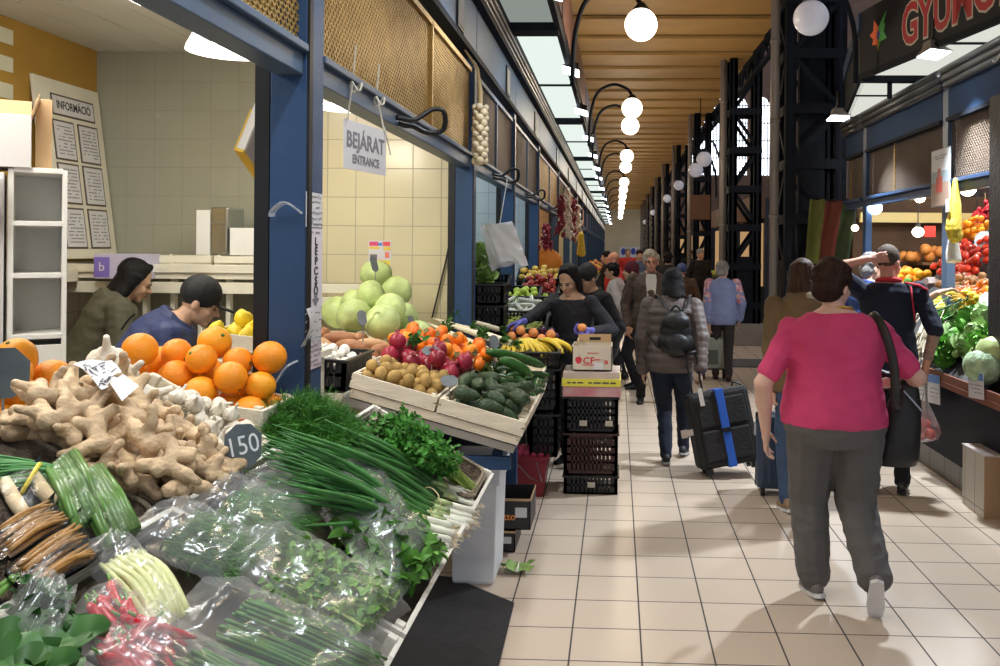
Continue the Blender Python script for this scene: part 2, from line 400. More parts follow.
class Fig:
    def __init__(s, label, x, y, face, H=1.68, w=1., belly=0., lean=0., skin=SKIN, vox=.006, z0=0., head=(0, 0), arms=None, legs=None, twist=0.):
        """face: heading in degrees, 0 looks down the aisle (+Y), 180 looks at the camera. Local axes: x to the person's own right, y ahead"""
        s.H = H; s.k = H / 1.7; s.w = w; s.b = belly; s.lean = lean; s.vox = vox; s.skin = skin; s.tw = twist
        s.M = Matrix.Translation((x, y, z0)) @ Matrix.Rotation(rad(face), 4, 'Z') @ Matrix.Scale(s.k, 4); s.Mi = s.M.inverted()
        s.hd = head; s.arms = arms or {}; s.legs = legs or {}
        s.sh = {sd: s.T((sg * .185 * (.6 + .4 * w), -.005, 1.395 - .13 * max(0, w - 1.1) - .012)) for sd, sg in (('L', -1), ('R', 1))}
        s.hip = {sd: V((sg * .088 * (.5 + .5 * w), 0, .89)) for sd, sg in (('L', -1), ('R', 1))}
        s.J = {}
        for sd, sg in (('L', -1), ('R', 1)):
            a = s.arms.get(sd, {})
            if 'world' in a: wr = s.Mi @ V(a['world'])
            else: wr = V(a.get('wrist', (sg * (.235 + .06 * (w - 1) * 2.5), .05, .86)))
            el, wr = ik(s.sh[sd], wr, .30, .26, a.get('pole', (sg * .6, -.5, 1.0)))
            fd = V(a['fwd']) if 'fwd' in a else (wr - el).normalized() + V((0, .15, 0))
            if 'wfwd' in a: fd = (s.Mi.to_3x3() @ V(a['wfwd']))
            pl = V(a.get('palm', (-sg, .2, 0)))
            if 'wpalm' in a: pl = (s.Mi.to_3x3() @ V(a['wpalm']))
            s.J[sd] = (el, wr, fd, pl, a.get('curl', .55))
            l = s.legs.get(sd, {}); an = V(l.get('ankle', (sg * .10, -.03, .085)))
            kn, an = ik(s.hip[sd], an, .43, .41, l.get('pole', (sg * .1, 2, .5)))
            s.J['l' + sd] = (kn, an, V(l.get('toe', (sg * .12, 1, -.18))), l)
        s.hc = s.T((0, .02, 1.572)); R = Matrix.Rotation(rad(head[0]), 3, 'Z') @ Matrix.Rotation(rad(-head[1]), 3, 'X')
        s.HR = R; s.root = None; s.parts = {}
        s.label = label; s.group = None
    def T(s, p):
        p = V(p); a = -s.lean * sstep(.85, 1.25, p.z); c = V((0, 0, .95))
        q = Matrix.Rotation(a, 3, 'X') @ (p - c) + c
        if s.tw: q = Matrix.Rotation(s.tw * sstep(.9, 1.35, p.z), 3, 'Z') @ q
        return q
    def Hd(s, x, y, z): return s.hc + s.HR @ V((x, y, z))
    def trunk(s, mb, t, z0=.80, z1=1.47, neck=True):
        R = [(.78, .13, .10, -.005), (.86, .165, .12, -.01), (.94, .172, .125, -.008), (1.03, .16, .115, 0), (1.12, .148, .108, .005), (1.22, .158, .115, .005), (1.31, .172, .118, 0), (1.38, .165, .1, -.008), (1.425, .115, .078, -.012), (1.47, .062, .058, -.012)]
        zs = [z0] + [r[0] for r in R if z0 + .015 < r[0] < z1 - .01] + [z1]; rs = []
        for z in zs:
            for i in range(len(R) - 1):
                if R[i][0] <= z <= R[i + 1][0]: break
            f = max(0, min(1, (z - R[i][0]) / (R[i + 1][0] - R[i][0]))); q = [R[i][k] + (R[i + 1][k] - R[i][k]) * f for k in range(4)]
            up = 1 if z < 1.3 else max(0, 1 - (z - 1.3) / .15)
            wx = 1 + (s.w - 1) * (1 if z < 1.38 else max(.3, 1 - (z - 1.38) * 9)); bl = s.b * math.exp(-((z - 1.05) / .16) ** 2)
            rx = q[1] * wx + t; ry = q[2] * (1 + (s.w - 1) * .9 * up) + t + bl / 2; cy = q[3] + bl / 3
            rs.append([s.T((rx * math.cos(a) * (1 - .08 * abs(math.sin(2 * a)) * 0), cy + ry * math.sin(a), z)) for a in [2 * PI * j / 24 for j in range(24)]])
        mb.rings(rs)
    def done(s, mb, name, m, vox=None, smooth=3, label=None, wr=0.):
        mb.v = [tuple(s.M @ V(p)) for p in mb.v]
        o = remesh(mb, name, m, vox or s.vox, s.root, smooth)
        if wr:
            q = V((s.H * 7, s.lean * 5, 0)); me = o.data; nn = [v.normal.copy() for v in me.vertices]
            for v, n in zip(me.vertices, nn):
                c = v.co; a = noise.noise(V((c.x * 7, c.y * 7, c.z * 15)) + q); b = noise.noise(V((c.x * 16 + c.z * 9, c.y * 16, c.z * 21)) + q)
                v.co = c + n * (wr * ((.5 - abs(a)) * 1.3 + .45 * b - .4))
        if label: o['label'] = label
        return o
    def body(s, hands=('L', 'R'), nose=1.):
        mb = MB(); s.trunk(mb, -.004, .82)
        for sd, sg in (('L', -1), ('R', 1)):
            el, wr, fd, pl, cu = s.J[sd]; k = .5 + .5 * s.w
            mb.cap(s.sh[sd], .05 * k, el, .040 * k); mb.cap(el, .041 * k, el.lerp(wr, .4), .038 * k); mb.cap(el.lerp(wr, .35), .038 * k, wr, .026)
            if sd in hands: hand(mb, wr + fd.normalized() * .02, fd, pl, sg, 1., cu)
            kn, an, toe, l = s.J['l' + sd]
            mb.cap(s.hip[sd], .085 * k, kn, .056 * k); mb.cap(kn, .056, kn.lerp(an, .35), .055 * k); mb.cap(kn.lerp(an, .3), .055 * k, an, .036)
            tv = toe.normalized(); up = (V((0, 0, 1)) - tv * tv.z).normalized(); mb.cap(an - up * .03 - tv * .04, .03, an - up * .045 + tv * .14, .024)
        mb.cap(s.T((0, -.015, 1.42)), .058, s.Hd(0, -.015, -.05), .054)
        E = lambda c, r, n=14, m=10: mb.ell(s.Hd(*c), r, s.HR, n, m)
        E((0, -.008, .03), (.073, .092, .095)); E((0, .03, -.035), (.058, .060, .075)); E((0, .068, -.092), (.026, .022, .020)); E((0, .065, .018), (.05, .026, .018))
        for sg in (-1, 1):
            E((sg * .077, -.012, -.012), (.011, .020, .032)); E((sg * .035, .062, -.03), (.022, .022, .022))
        mb.cap(s.Hd(0, .088, .012), .008, s.Hd(0, .088 + .024 * nose, -.026), .0125); E((0, .094, -.028), (.019, .012, .009)); E((0, .086, -.062), (.024, .012, .011))
        s.root = None; mb.v = [tuple(s.M @ V(p)) for p in mb.v]
        o = remesh(mb, 'person', s.skin, s.vox, None, 2); s.root = o; tag(o, s.label, 'person', s.group); return o
    def face(s, brow=HBLACK):
        for sg in (-1, 1):
            e = MB(); e.ell(s.Hd(sg * .031, .086, -.002), (.012, .006, .0055), s.HR, 10, 6); e.v = [tuple(s.M @ V(p)) for p in e.v]; e.build('eye', EYEM, s.root, True)
            e = MB(); e.tube([s.Hd(sg * .015, .094, .017), s.Hd(sg * .032, .093, .022), s.Hd(sg * .05, .082, .016)], [.003, .0035, .002], 6); e.v = [tuple(s.M @ V(p)) for p in e.v]; e.build('eyebrow', brow, s.root, True)
        e = MB(); e.tube([s.Hd(-.022, .088, -.062), s.Hd(-.008, .098, -.060), s.Hd(.008, .098, -.060), s.Hd(.022, .088, -.062)], [.002, .0055, .0055, .002], 8); e.v = [tuple(s.M @ V(p)) for p in e.v]; e.build('lips', LIPS, s.root, True)
    def hair(s, kind, m, name='hair'):
        mb = MB(); E = lambda c, r: mb.ell(s.Hd(*c), r, s.HR, 16, 12)
        if kind == 'crop': E((0, -.018, .042), (.079, .092, .093))
        if kind in ('short', 'thick'):
            k = .010 if kind == 'thick' else 0
            E((0, -.02, .045), (.085 + k, .097 + k, .098 + k)); E((0, -.055, -.015), (.076 + k, .062 + k, .07)); E((0, .04, .085), (.06, .05, .035))
            for i in range(26):
                a = rng.uniform(0, 2 * PI); b = rng.uniform(-.2, 1.2); d = V((math.cos(a) * math.cos(b), math.sin(a) * math.cos(b), math.sin(b)))
                if d.y > .55 and d.z < .6: continue
                E((d.x * .08, -.02 + d.y * .09, .045 + d.z * .09), (.022, .022, .02))
        if kind in ('bob', 'long', 'bun'):
            E((0, -.028, .047), (.088, .098, .095)); L = .165 if kind == 'bob' else .24
            if kind == 'bun': E((0, -.1, .0), (.04, .045, .045)); L = .05
            for a in range(-100, 101, 6):
                t = rad(a + rng.uniform(-3, 3)); x, y = math.sin(t), -math.cos(t)
                p0 = s.Hd(x * .078, -.012 + y * .085, .03); p1 = s.Hd(x * (.084 + rng.uniform(0, .016)), -.022 + y * .090, .03 - L * (1 - .15 * abs(a) / 125) + rng.uniform(-.022, .014))
                mb.cap(p0, .022, p1, .010 + rng.uniform(0, .004))
            for sg in (-1, 1): mb.cap(s.Hd(sg * .02, .04, .115), .022, s.Hd(sg * .080, .012, .0), .016)
        if kind == 'cap':
            E((0, -.012, .055), (.093, .108, .098))
            mb.rings([[s.Hd(.07 * math.sin(t) * q, .05 + (.05 + .085 * math.cos(t) * 1.) * q, .035 - .02 * q + dz) for t in [rad(-90 + 180 * j / 10) for j in range(11)]] for q, dz in ((1, .0), (1, .012))])
        if kind == 'scarf':
            E((0, -.012, .04), (.092, .106, .108)); mb.cap(s.Hd(0, -.03, -.03), .085, s.T((0, -.02, 1.40)), .10)
        return s.done(mb, name, m, max(.005, s.vox), 2, None, .008 if name == 'hair' and kind != 'crop' and s.vox < .009 else 0.)
    def top(s, name, m, z0=.90, t=.014, sleeve=1., st=.012, collar=None, puff=0, hood=False, label=None, neck=1.44, smooth=4):
        """sleeve: 0..1 upper arm, 1..2 forearm"""
        mb = MB(); s.trunk(mb, t, z0, neck)
        for sd, sg in (('L', -1), ('R', 1)):
            el, wr = s.J[sd][:2]; k = .5 + .5 * s.w; a = min(1, sleeve); mb.ell(s.sh[sd], .054 * k + t * .5, None, 12, 8)
            mb.cap(s.sh[sd], .052 * k + st, s.sh[sd].lerp(el, a), .044 * k + st)
            if sleeve > 1: mb.cap(el, .044 * k + st, el.lerp(wr, sleeve - 1), .030 * k + st)
            if puff:
                for q in [i / 5 for i in range(6)]: mb.ell(s.sh[sd].lerp(el, q), .052 * k + st + puff, None, 10, 6)
                for q in [i / 4 for i in range(5)]: mb.ell(el.lerp(wr, q), .042 * k + st + puff - .008 * q, None, 10, 6)
        if puff:
            for i in range(7):
                z = z0 + .03 + i * (1.36 - z0) / 7
                mbq = MB(); s.trunk(mbq, t + puff, z, z + .035); mb.add(mbq.v, mbq.f)
        if collar: mb.tube([s.T((collar * math.cos(a), -.012 + collar * math.sin(a), 1.445 + .012 * math.sin(a) * -1)) for a in [2 * PI * j / 16 for j in range(17)]], .018, 8)
        if hood:
            mb.ell(s.T((0, -.085, 1.41)), (.125, .07, .075)); mb.ell(s.T((-.07, -.045, 1.43)), (.06, .07, .05)); mb.ell(s.T((.07, -.045, 1.43)), (.06, .07, .05))
        return s.done(mb, name, m, max(.007, s.vox), smooth, label, .004 if puff else .009)
    def trousers(s, m, t=.012, leg=1., flare=0., name='trousers', top=1.0, wk=0.):
        mb = MB(); s.trunk(mb, t * .8, .79, top)
        for sd in 'LR':
            kn, an, toe, l = s.J['l' + sd]; k = .5 + .5 * s.w
            hx = abs(s.hip[sd].x); mb.cap(s.hip[sd] + V((0, -.012 * s.w, -.02)), max(.086 * k + t, .172 * s.w + t * .8 - hx - .004), kn, .058 * k + t + wk); mb.cap(kn, .058 * k + t + wk, kn.lerp(an, leg), .045 + t + flare)
        return s.done(mb, name, m, max(.008, s.vox), 4, None, .008)
    def shoes(s, m, sole=None):
        for sd in 'LR':
            kn, an, toe, l = s.J['l' + sd]; tv = toe.normalized(); up = (V((0, 0, 1)) - tv * tv.z).normalized(); sd_ = tv.cross(up)
            mb = MB(); h = an - up * .045 - tv * .045; mb.cap(h, .037, an + up * .01, .042); mb.cap(h, .036, h + tv * .10, .042); mb.cap(h + tv * .08, .040, h + tv * .19 - up * .008, .032)
            o = s.done(mb, 'shoe', m, max(.006, s.vox), 2)
            mb = MB(); pts = [(-.042, .03), (.05, .037), (.13, .044), (.2, .034), (.225, .0), (.2, -.03), (.13, -.042), (.05, -.036), (-.042, -.03), (-.058, 0)]
            b = h - up * .041; mb.rings([[b + tv * a + sd_ * c + up * q for a, c in pts] for q in (0, .018)]); mb.v = [tuple(s.M @ V(p)) for p in mb.v]
            mb.build('sole', sole or BLKPL, o, False)
    def W(s, p): return s.M @ s.T(p)
# ---------------------------------------------------------------- the people (built first, while the scene is small)
def X_(px, Y): return at(px, 248, Y=Y).x
# woman in the pink top
pk = Fig('woman in pink top and grey trousers walking away with a black shoulder bag', X_(836, 4.25), 4.25, 0, 1.63, 1.42, .10, .04, SKINP, .0065, head=(-48, 4),
    arms={'L': dict(wrist=(-.335, .03, .84), pole=(-.7, -.3, 1.05), curl=.5, palm=(1, -.3, 0)), 'R': dict(wrist=(.30, .26, 1.05), pole=(.75, -.25, 1.0), curl=1.1)},
    legs={'L': dict(ankle=(-.075, .10, .085), pole=(-.09, 2, .5)), 'R': dict(ankle=(.15, -.20, .185), toe=(.12, .55, -.85), pole=(.14, 1.5, .4))})
pk.body(); pk.face(HBROWN); pk.hair('thick', HBROWN)
PINK = cloth('pink jersey', (.62, .055, .17), .8, .10, .5, 9); pk.top('pink_top', PINK, .89, .022, .74, .012, .0, neck=1.44)
GRYT = cloth('grey trouser cloth', (.115, .108, .105), .85, .15, .5, 10); pk.trousers(GRYT, .022, .93, .026, wk=.018); pk.shoes(mat('grey shoe', (.16, .14, .14), .5), SOLE)
SH = pk.W((.155, -.01, 1.455)); q = pk.M @ V((.36, .03, 1.0)); T = thing('shoulder_bag', 'black shoulder bag with long strap hanging at the pink woman\'s side', 'handbag', tuple(q + V((0, 0, -.2)))); BAGM = mat('black leather', (.02, .019, .018), .45, 0, .2, 8, .3, 30)
bk = pk.M @ V((.255, -.155, 1.15)); s = MB(); s.tube(catmull([q + V((-.02, .03, .08)), pk.W((.245, -.19, 1.0)), pk.W((.235, -.182, 1.2)), pk.W((.205, -.135, 1.36)), pk.W((.175, -.02, 1.435)), pk.W((.19, .12, 1.33)), pk.W((.25, .20, 1.15)), q + V((.0, .10, .1))], 6), .021, 8, True, .25); s.build('strap', BAGM, T, True)
s = MB(); s.rings([[q + V((w * math.cos(a) * .55 + (z * .15), .03 + d * math.sin(a), z - .03)) for a in [2 * PI * i / 20 for i in range(20)]] for z, w, d in ((.13, .06, .02), (.08, .11, .035), (0, .15, .06), (-.12, .18, .08), (-.24, .20, .085), (-.28, .185, .07))]); s.build('bag_body', BAGM, T, True)
s = MB(); s.tube([q + V((-.05, -.0, .09)), q + V((.0, -.03, .03)), q + V((.06, -.05, -.04))], .006, 5); s.build('zip_trim', STEEL, T)
s = MB(); s.tube([pk.W((.03 + .055 * math.sin(t), -.055 * math.cos(t) - .015, 1.455 + .015 * math.cos(t))) for t in [2 * PI * i / 20 for i in range(21)]], .006, 6); s.build('necklace', mat('gold beads', (.62, .42, .08), .35, .6), pk.root, True)
# woman in the tan jacket with the blue suitcase
tn = Fig('brown haired woman in tan jacket half hidden behind the pink woman', X_(803, 5.75), 5.75, 0, 1.62, 1.05, 0, .03, SKINP, .008, head=(-10, 6), arms={'L': dict(world=at(772, 424, Y=5.75), pole=(-.7, -.4, 1.0), curl=1.2)})
tn.body(); tn.hair('long', HLBROWN); tn.top('tan_jacket', cloth('tan cloth', (.17, .115, .055), .8, .15, .5, 10), .80, .026, 1.95, .022, .085, hood=True); tn.trousers(cloth('blue denim', (.05, .09, .17), .85, .2, .3, 20), .012, 1.); tn.shoes(mat('tan shoe', (.30, .2, .12), .6), SOLE)
# man in the navy polo
pl_ = Fig('man in navy polo with red collar, one hand behind his head', X_(889, 6.25), 6.25, -14, 1.72, 1.04, .02, 0, SKINR, .0065, head=(-35, 4),
    arms={'L': dict(world=at(868, 259, Y=6.16), pole=(-.9, -.35, 1.55), wfwd=(.9, .1, .12), wpalm=(.1, 1, 0), curl=.3), 'R': dict(world=at(926, 366, Y=6.12), pole=(.6, -.5, 1.1), curl=1.2, fwd=(0, .1, -1))})
pl_.body(); pl_.face(HBROWN); pl_.hair('crop', mat('cropped hair', (.075, .05, .035), .8, 0, .3, 60))
NAVY = cloth('navy jersey', (.007, .010, .026), .85, .15, .4, 12); pl_.top('navy_polo', NAVY, .84, .02, .95, .020); pl_.trousers(cloth('black trousers', (.01, .01, .012), .9), .014, 1.); pl_.shoes(mat('dark boot', (.03, .028, .028), .4))
s = MB(); s.tube([pl_.W((.074 * math.cos(a), -.012 + .07 * math.sin(a), 1.452 - .012 * math.sin(a))) for a in [2 * PI * j / 16 for j in range(17)]], .018, 8); o = pl_.done if 0 else s.build('red_collar', mat('red trim', (.48, .02, .04), .8), pl_.root, True)
sh, el = pl_.sh['R'], pl_.J['R'][0]; s = MB(); e = sh.lerp(el, .18); s.tube([pl_.M @ (sh + V((-.085, -.045, .06))), pl_.M @ (sh + V((.0, -.075, .045))), pl_.M @ (sh + V((.06, -.06, .01)))], [.014, .018, .016], 8, True, .5); s.tube([pl_.M @ (sh + V((-.05, -.085, .035))), pl_.M @ (sh + V((-.035, -.105, -.10))), pl_.M @ (sh + V((-.02, -.09, -.2)))], .006, 6); s.build('shoulder_trim', mat('red trim', (1, 1, 1)), pl_.root, True)
el, wr = pl_.J['R'][:2]; s = MB(); s.cap(el.lerp(wr, .05), .0465, el.lerp(wr, .72), .036, 12); s.v = [tuple(pl_.M @ V(p)) for p in s.v]; s.build('tattoo', mat('inked skin', (.20, .14, .12), .6, 0, 0, 30, col2=(.40, .24, .18)), pl_.root, True)
hw = pl_.M @ pl_.J['R'][1]; T = thing('fruit_bag', 'knotted clear plastic bag of red fruit in the polo man\'s hand', 'bag of fruit', tuple(at(922, 438, Y=6.1))); c = at(922, 424, Y=6.1); kn = hw + V((.0, -.02, -.085))
s = MB(); s.rings([[V((kn.x, kn.y, kn.z)).lerp(c, t) + V((r * math.cos(a) * (1 + .12 * math.sin(5 * a + t * 4)), r * .8 * math.sin(a), dz)) for a in [2 * PI * i / 24 for i in range(24)]] for t, r, dz in ((0, .012, 0), (.25, .010, 0), (.5, .022, 0), (.75, .062, 0), (1, .105, 0), (1, .118, -.05), (1, .10, -.095), (1, .05, -.115))]); s.build('film', film_mat('thin white film', (.95, .88, .88), .14, .2, .5, 22), T, True)
R = random.Random(3); RF = mat('red fruit', (.62, .07, .05), .4, 0, .25, 8)
for k in range(9): a = 2 * PI * k / 6; r = .058 if k < 6 else .025; s = MB(); s.ell(c + V((r * math.cos(a), r * .8 * math.sin(a), -.065 + (.062 if k > 5 else 0) + .008 * (k % 2))), .036, None, 12, 8); s.build('fruit', RF, T, True)
# woman in the puffy jacket with backpack and suitcase
pf = Fig('woman in grey brown puffer jacket seen from behind, pulling a black suitcase', X_(672, 6.95), 6.95, -8, 1.52, 1.18, .02, .06, SKINA, .0075, head=(22, 16),
    arms={'L': dict(world=at(642, 378, Y=7.0), pole=(-.8, -.2, 1.0)), 'R': dict(world=at(701, 371, Y=6.72), pole=(.9, -.3, 1.1), curl=1.3)}, legs={'L': dict(ankle=(-.03, -.06, .085)), 'R': dict(ankle=(.10, .26, .10))})
pf.body(); pf.hair('bob', HBLACK); pf.top('puffer_jacket', cloth('taupe quilt', (.115, .088, .080), .6, .12, .35, 16), .80, .020, 1.98, .016, .085, puff=.011); pf.trousers(cloth('dark jeans', (.012, .018, .035), .9), .014, 1.); pf.shoes(mat('black sneaker', (.02, .02, .022), .5), mat('grey sole', (.35, .35, .35), .6))
BP = mat('black nylon', (.012, .012, .014), .5, 0, .2, 10, .4, 20); c = pf.W((.055, -.235, 1.17)); T = thing('backpack', 'small black backpack on the puffer jacket woman', 'backpack', tuple(c - V((0, 0, .2)))); s = MB()
s.ell(c, (.125, .075, .16)); s.ell(c + V((0, .0, -.09)), (.145, .085, .105)); s.ell(c + V((0, -.03, .07)), (.11, .07, .07)); remesh(s, 'bag_body', BP, .01, T); s = MB(); s.ell(c + V((0, -.075, -.09)), (.10, .035, .075)); s.build('pocket', BP, T, True)
for sg in (-1, 1): s = MB(); s.tube(catmull([c + V((sg * .05, .02, .15)), pf.W((.05 + sg * .09, -.15, 1.37)), pf.W((sg * .14 + .02, -.06, 1.47)), pf.W((sg * .15, .06, 1.43))], 5), .014, 8, True, .35); s.tube(catmull([c + V((sg * .13, .03, -.14)), pf.W((sg * .20, -.10, 1.12)), pf.W((sg * .215, .02, 1.2))], 5), .011, 8, True, .35); s.build('strap', BP, T, True)
s = MB(); s.tube(catmull([c + V((-.04, -.01, .15)), c + V((0, -.01, .19)), c + V((.04, -.01, .15))], 5), .010, 6); s.build('loop_handle', BP, T, True)
# her suitcase
b0, b1 = at(700, 478, z=0), at(752, 474, z=0); Yc = b0.y; wv = .46; SC = frame_from(at(703, 477, z=.02), V((1, .14, .17)), V((-.17, .16, 1))); T = thing('suitcase', 'black soft suitcase with a blue strap tilted on its wheels', 'suitcase', tuple(b0)); SCM = mat('black luggage cloth', (.014, .013, .014), .7, 0, .2, 12, .3, 60); hh = .60
s = MB(SC); s.bb((0, .04, -.24), (wv, hh, 0)); s.build('body', SCM, T, bevel=.035); s = MB(SC); s.bb((.05, .09, -.005), (wv - .05, hh * .52, .025)); s.bb((.05, hh * .56, -.005), (wv - .05, hh - .06, .018)); s.build('pocket', SCM, T, bevel=.015)
s = MB(SC); s.bb((wv * .44, .035, -.245), (wv * .57, hh + .005, .031)); s.build('blue_strap', mat('blue webbing', (.02, .10, .48), .6), T, bevel=.004); s = MB(SC); s.bb((wv * .43, hh * .48, .028), (wv * .58, hh * .53, .04)); s.build('buckle', BLACKM, T)
for u in (.13, .30): s = MB(SC); s.tube([(wv * u, hh - .05, -.12), (wv * (u + .02), hh + .30, -.12)], .008, 6); s.build('handle_tube', BLACKM, T)
s = MB(SC); s.tube([(wv * .14, hh + .30, -.12), (wv * .33, hh + .30, -.12)], .016, 8); s.build('handle_grip', BLACKM, T, True)
s = MB(SC); s.tube(catmull([(wv * .78, hh - .005, -.10), (wv * .84, hh + .03, -.1), (wv * .97, hh - .02, -.1), (wv, hh - .14, -.1)], 5), .007, 6); s.build('side_loop', BLACKM, T); s = MB(SC); s.bb((wv * .17, hh - .10, .018), (wv * .24, hh + .03, .026)); s.build('tag', mat('pale tag', (.55, .52, .48), .6), T); s = MB(SC); s.bb((-.07, .30, -.05), (-.0, .345, -.045)); s.bb((-.09, .29, -.06), (-.04, .35, -.055)); s.build('paper_tag', mat('cream tag', (.6, .54, .48), .7), T)
for u in (.06, wv - .06): s = MB(SC); s.tube([(u - .018, .03, -.19), (u + .018, .03, -.19)], .038, 14); s.build('wheel', BLKPL, T, True); 
for u in (.06, wv - .06): s = MB(SC); s.bb((u - .025, .0, -.03), (u + .025, .045, .0)); s.build('foot', BLKPL, T)
# blue hard suitcase
b0 = at(756, 497, z=0); T = thing('suitcase', 'dark blue ribbed hard shell suitcase beside the pink woman', 'suitcase', tuple(b0)); BF = frame_from(b0, (1, -.12, 0), (0, 0, 1)); HSH = mat('blue shell', (.022, .045, .095), .3, 0, .1, 4, coat=.3); wv, hh = .36, .50
s = MB(BF); s.bb((.0, .05, -.24), (wv, .05 + hh, -.005)); s.build('shell', HSH, T, bevel=.035)
for k in range(7): s = MB(BF); s.bb((.04 + .045 * k, .10, -.008), (.055 + .045 * k, hh, .004)); s.build('rib', HSH, T, bevel=.003)
s = MB(BF); s.bb((-.004, .05, -.13), (wv + .004, hh + .055, -.115)); s.build('zip_trim', BLACKM, T, bevel=.005)
for u in (.045, wv - .045):
    for w in (-.21, -.04): s = MB(BF); s.tube([(u - .014, .027, w), (u + .014, .027, w)], .026, 12); s.bb((u - .01, .03, w - .012), (u + .01, .056, w + .012)); s.build('wheel', BLKPL, T, True)
for u in (.10, .26): s = MB(BF); s.tube([(u, hh + .05, -.12), (u, hh + .28, -.12)], .008, 6); s.build('handle_tube', STEEL, T)
s = MB(BF); s.tube([(.09, hh + .28, -.12), (.27, hh + .28, -.12)], .015, 8); s.build('handle_grip', BLACKM, T, True); s = MB(BF); s.bb((-.012, hh - .10, -.16), (.0, hh - .02, -.09)); s.build('lock_plate', ALU, T)
# grey haired woman with trolley
gl_ = Fig('grey haired woman in lilac blue jacket with floral sleeves', X_(723, 11.35), 11.35, -6, 1.52, 1.08, 0, .03, SKINP, .010, head=(-25, 0), legs={'L': dict(ankle=(-.09, .1, .09)), 'R': dict(ankle=(.09, -.12, .10))}, arms={'L': dict(world=at(709, 328, Y=11.3), pole=(-.8, -.3, 1.))})
gl_.body(); gl_.hair('thick', HGREY); gl_.top('jacket', cloth('lilac cloth', (.22, .27, .50), .7, .1, .5, 10), .80, .03, 1.9, .024, .08); gl_.trousers(cloth('charcoal cloth', (.035, .032, .035), .9), .014, 1.); gl_.shoes(mat('black red shoe', (.05, .015, .015), .5))
FLO = mat('floral sleeve', (.70, .62, .66), .8, 0, 0, 22, col2=(.55, .06, .14)); 
for sd in 'LR': sh, (el, wr) = gl_.sh[sd], gl_.J[sd][:2]; s = MB(); s.cap(sh, .080, sh.lerp(el, .85), .070, 12); gl_.done(s, 'floral_sleeve', FLO, .01)
TB = at(712, 378, z=0); T = thing('shopping_trolley', 'grey wheeled shopping trolley pulled by the grey haired woman', 'trolley', tuple(TB)); TM = mat('grey green trolley cloth', (.30, .33, .30), .7, 0, .25, 8, .4, 20); s = MB(); tx = TB.x
s.rings([[V((tx + sx * w, TB.y + sy * .13, z)) for sx, sy in ((-1, -1), (1, -1), (1, 1), (-1, 1))] for z, w in ((.14, .13), (.16, .15), (.46, .165), (.54, .13))]); s.build('bag_body', TM, T, bevel=.02); s = MB(); s.bb((tx - .12, TB.y - .14, .2), (tx + .06, TB.y - .13, .38)); s.build('pocket', mat('dark trolley print', (.08, .10, .09), .7), T)
for u in (-.12, .14): s = MB(); s.tube([(tx + u - .015, TB.y - .10, .07), (tx + u + .015, TB.y - .10, .07)], .07, 14); s.build('wheel', BLKPL, T, True)
s = MB(); s.tube([(tx - .1, TB.y + .1, .1), (tx - .1, TB.y + .1, .75), (tx + .1, TB.y + .1, .75), (tx + .1, TB.y + .1, .1)], .01, 6); s.bar((tx - .15, TB.y, .12), (tx + .15, TB.y, .12), .02); s.build('frame', BLACKM, T)
# vendor reaching over the fruit
vd = Fig('woman vendor in black top and violet gloves reaching over the bananas', X_(577, 6.85), 6.85, 150, 1.56, 1.05, .02, .18, SKINA, .006, head=(8, 26),
    arms={'R': dict(world=at(520, 324, Y=6.35), pole=(.9, -.5, 1.0), wfwd=(-.9, -.25, -.25), wpalm=(.1, -.2, -1), curl=.7), 'L': dict(world=at(592, 331, Y=6.42), pole=(-.7, -.5, .9), wfwd=(-.9, -.2, .05), wpalm=(.1, -.9, .6), curl=1.0)})
vd.body(); vd.face(HBLACK); vd.hair('bob', HBLACK); vd.top('black_top', cloth('black jersey', (.018, .018, .024), .8, .15, .5, 12), .80, .020, 1.9, .014, .0, neck=1.415); vd.trousers(cloth('black trousers', (1, 1, 1)), .012, 1.); vd.shoes(BLKPL)
GLV = mat('violet glove', (.16, .15, .58), .4, 0, .1, 10, .3, 30)
for sd, sg in (('L', -1), ('R', 1)): el, wr, fd, pn, cu = vd.J[sd]; s = MB(); hand(s, wr + fd.normalized() * .02, fd, pn, sg, 1.03, cu, .0022); s.cap(wr.lerp(el, .18), .034, wr, .032); vd.done(s, 'glove', GLV, .005, 1)
for sd, lb in (('L', 'peach held up in the vendor\'s gloved hand over the carton'), ('R', 'peach being put down by the vendor\'s stretched glove')):
    el, wr, fd, pn, cu = vd.J[sd]; p = vd.M @ (wr + fd.normalized() * .085 + pn.normalized() * .048); s = MB(); s.lathe([(.004, -.03), (.022, -.025), (.034, -.004), (.034, .006), (.024, .025), (.008, .029), (.002, .024)], 14, p); o = s.build('peach', mat('apricot skin', (.85, .32, .10), .5, 0, .2, 8, rnd=.1), None, True); tag(o, lb, 'peach'); s = MB(); s.tube([p + V((0, 0, .026)), p + V((0, 0, .033))], .003, 5); s.build('stalk_end', mat('dry stalk', (.25, .18, .08), .8), o)
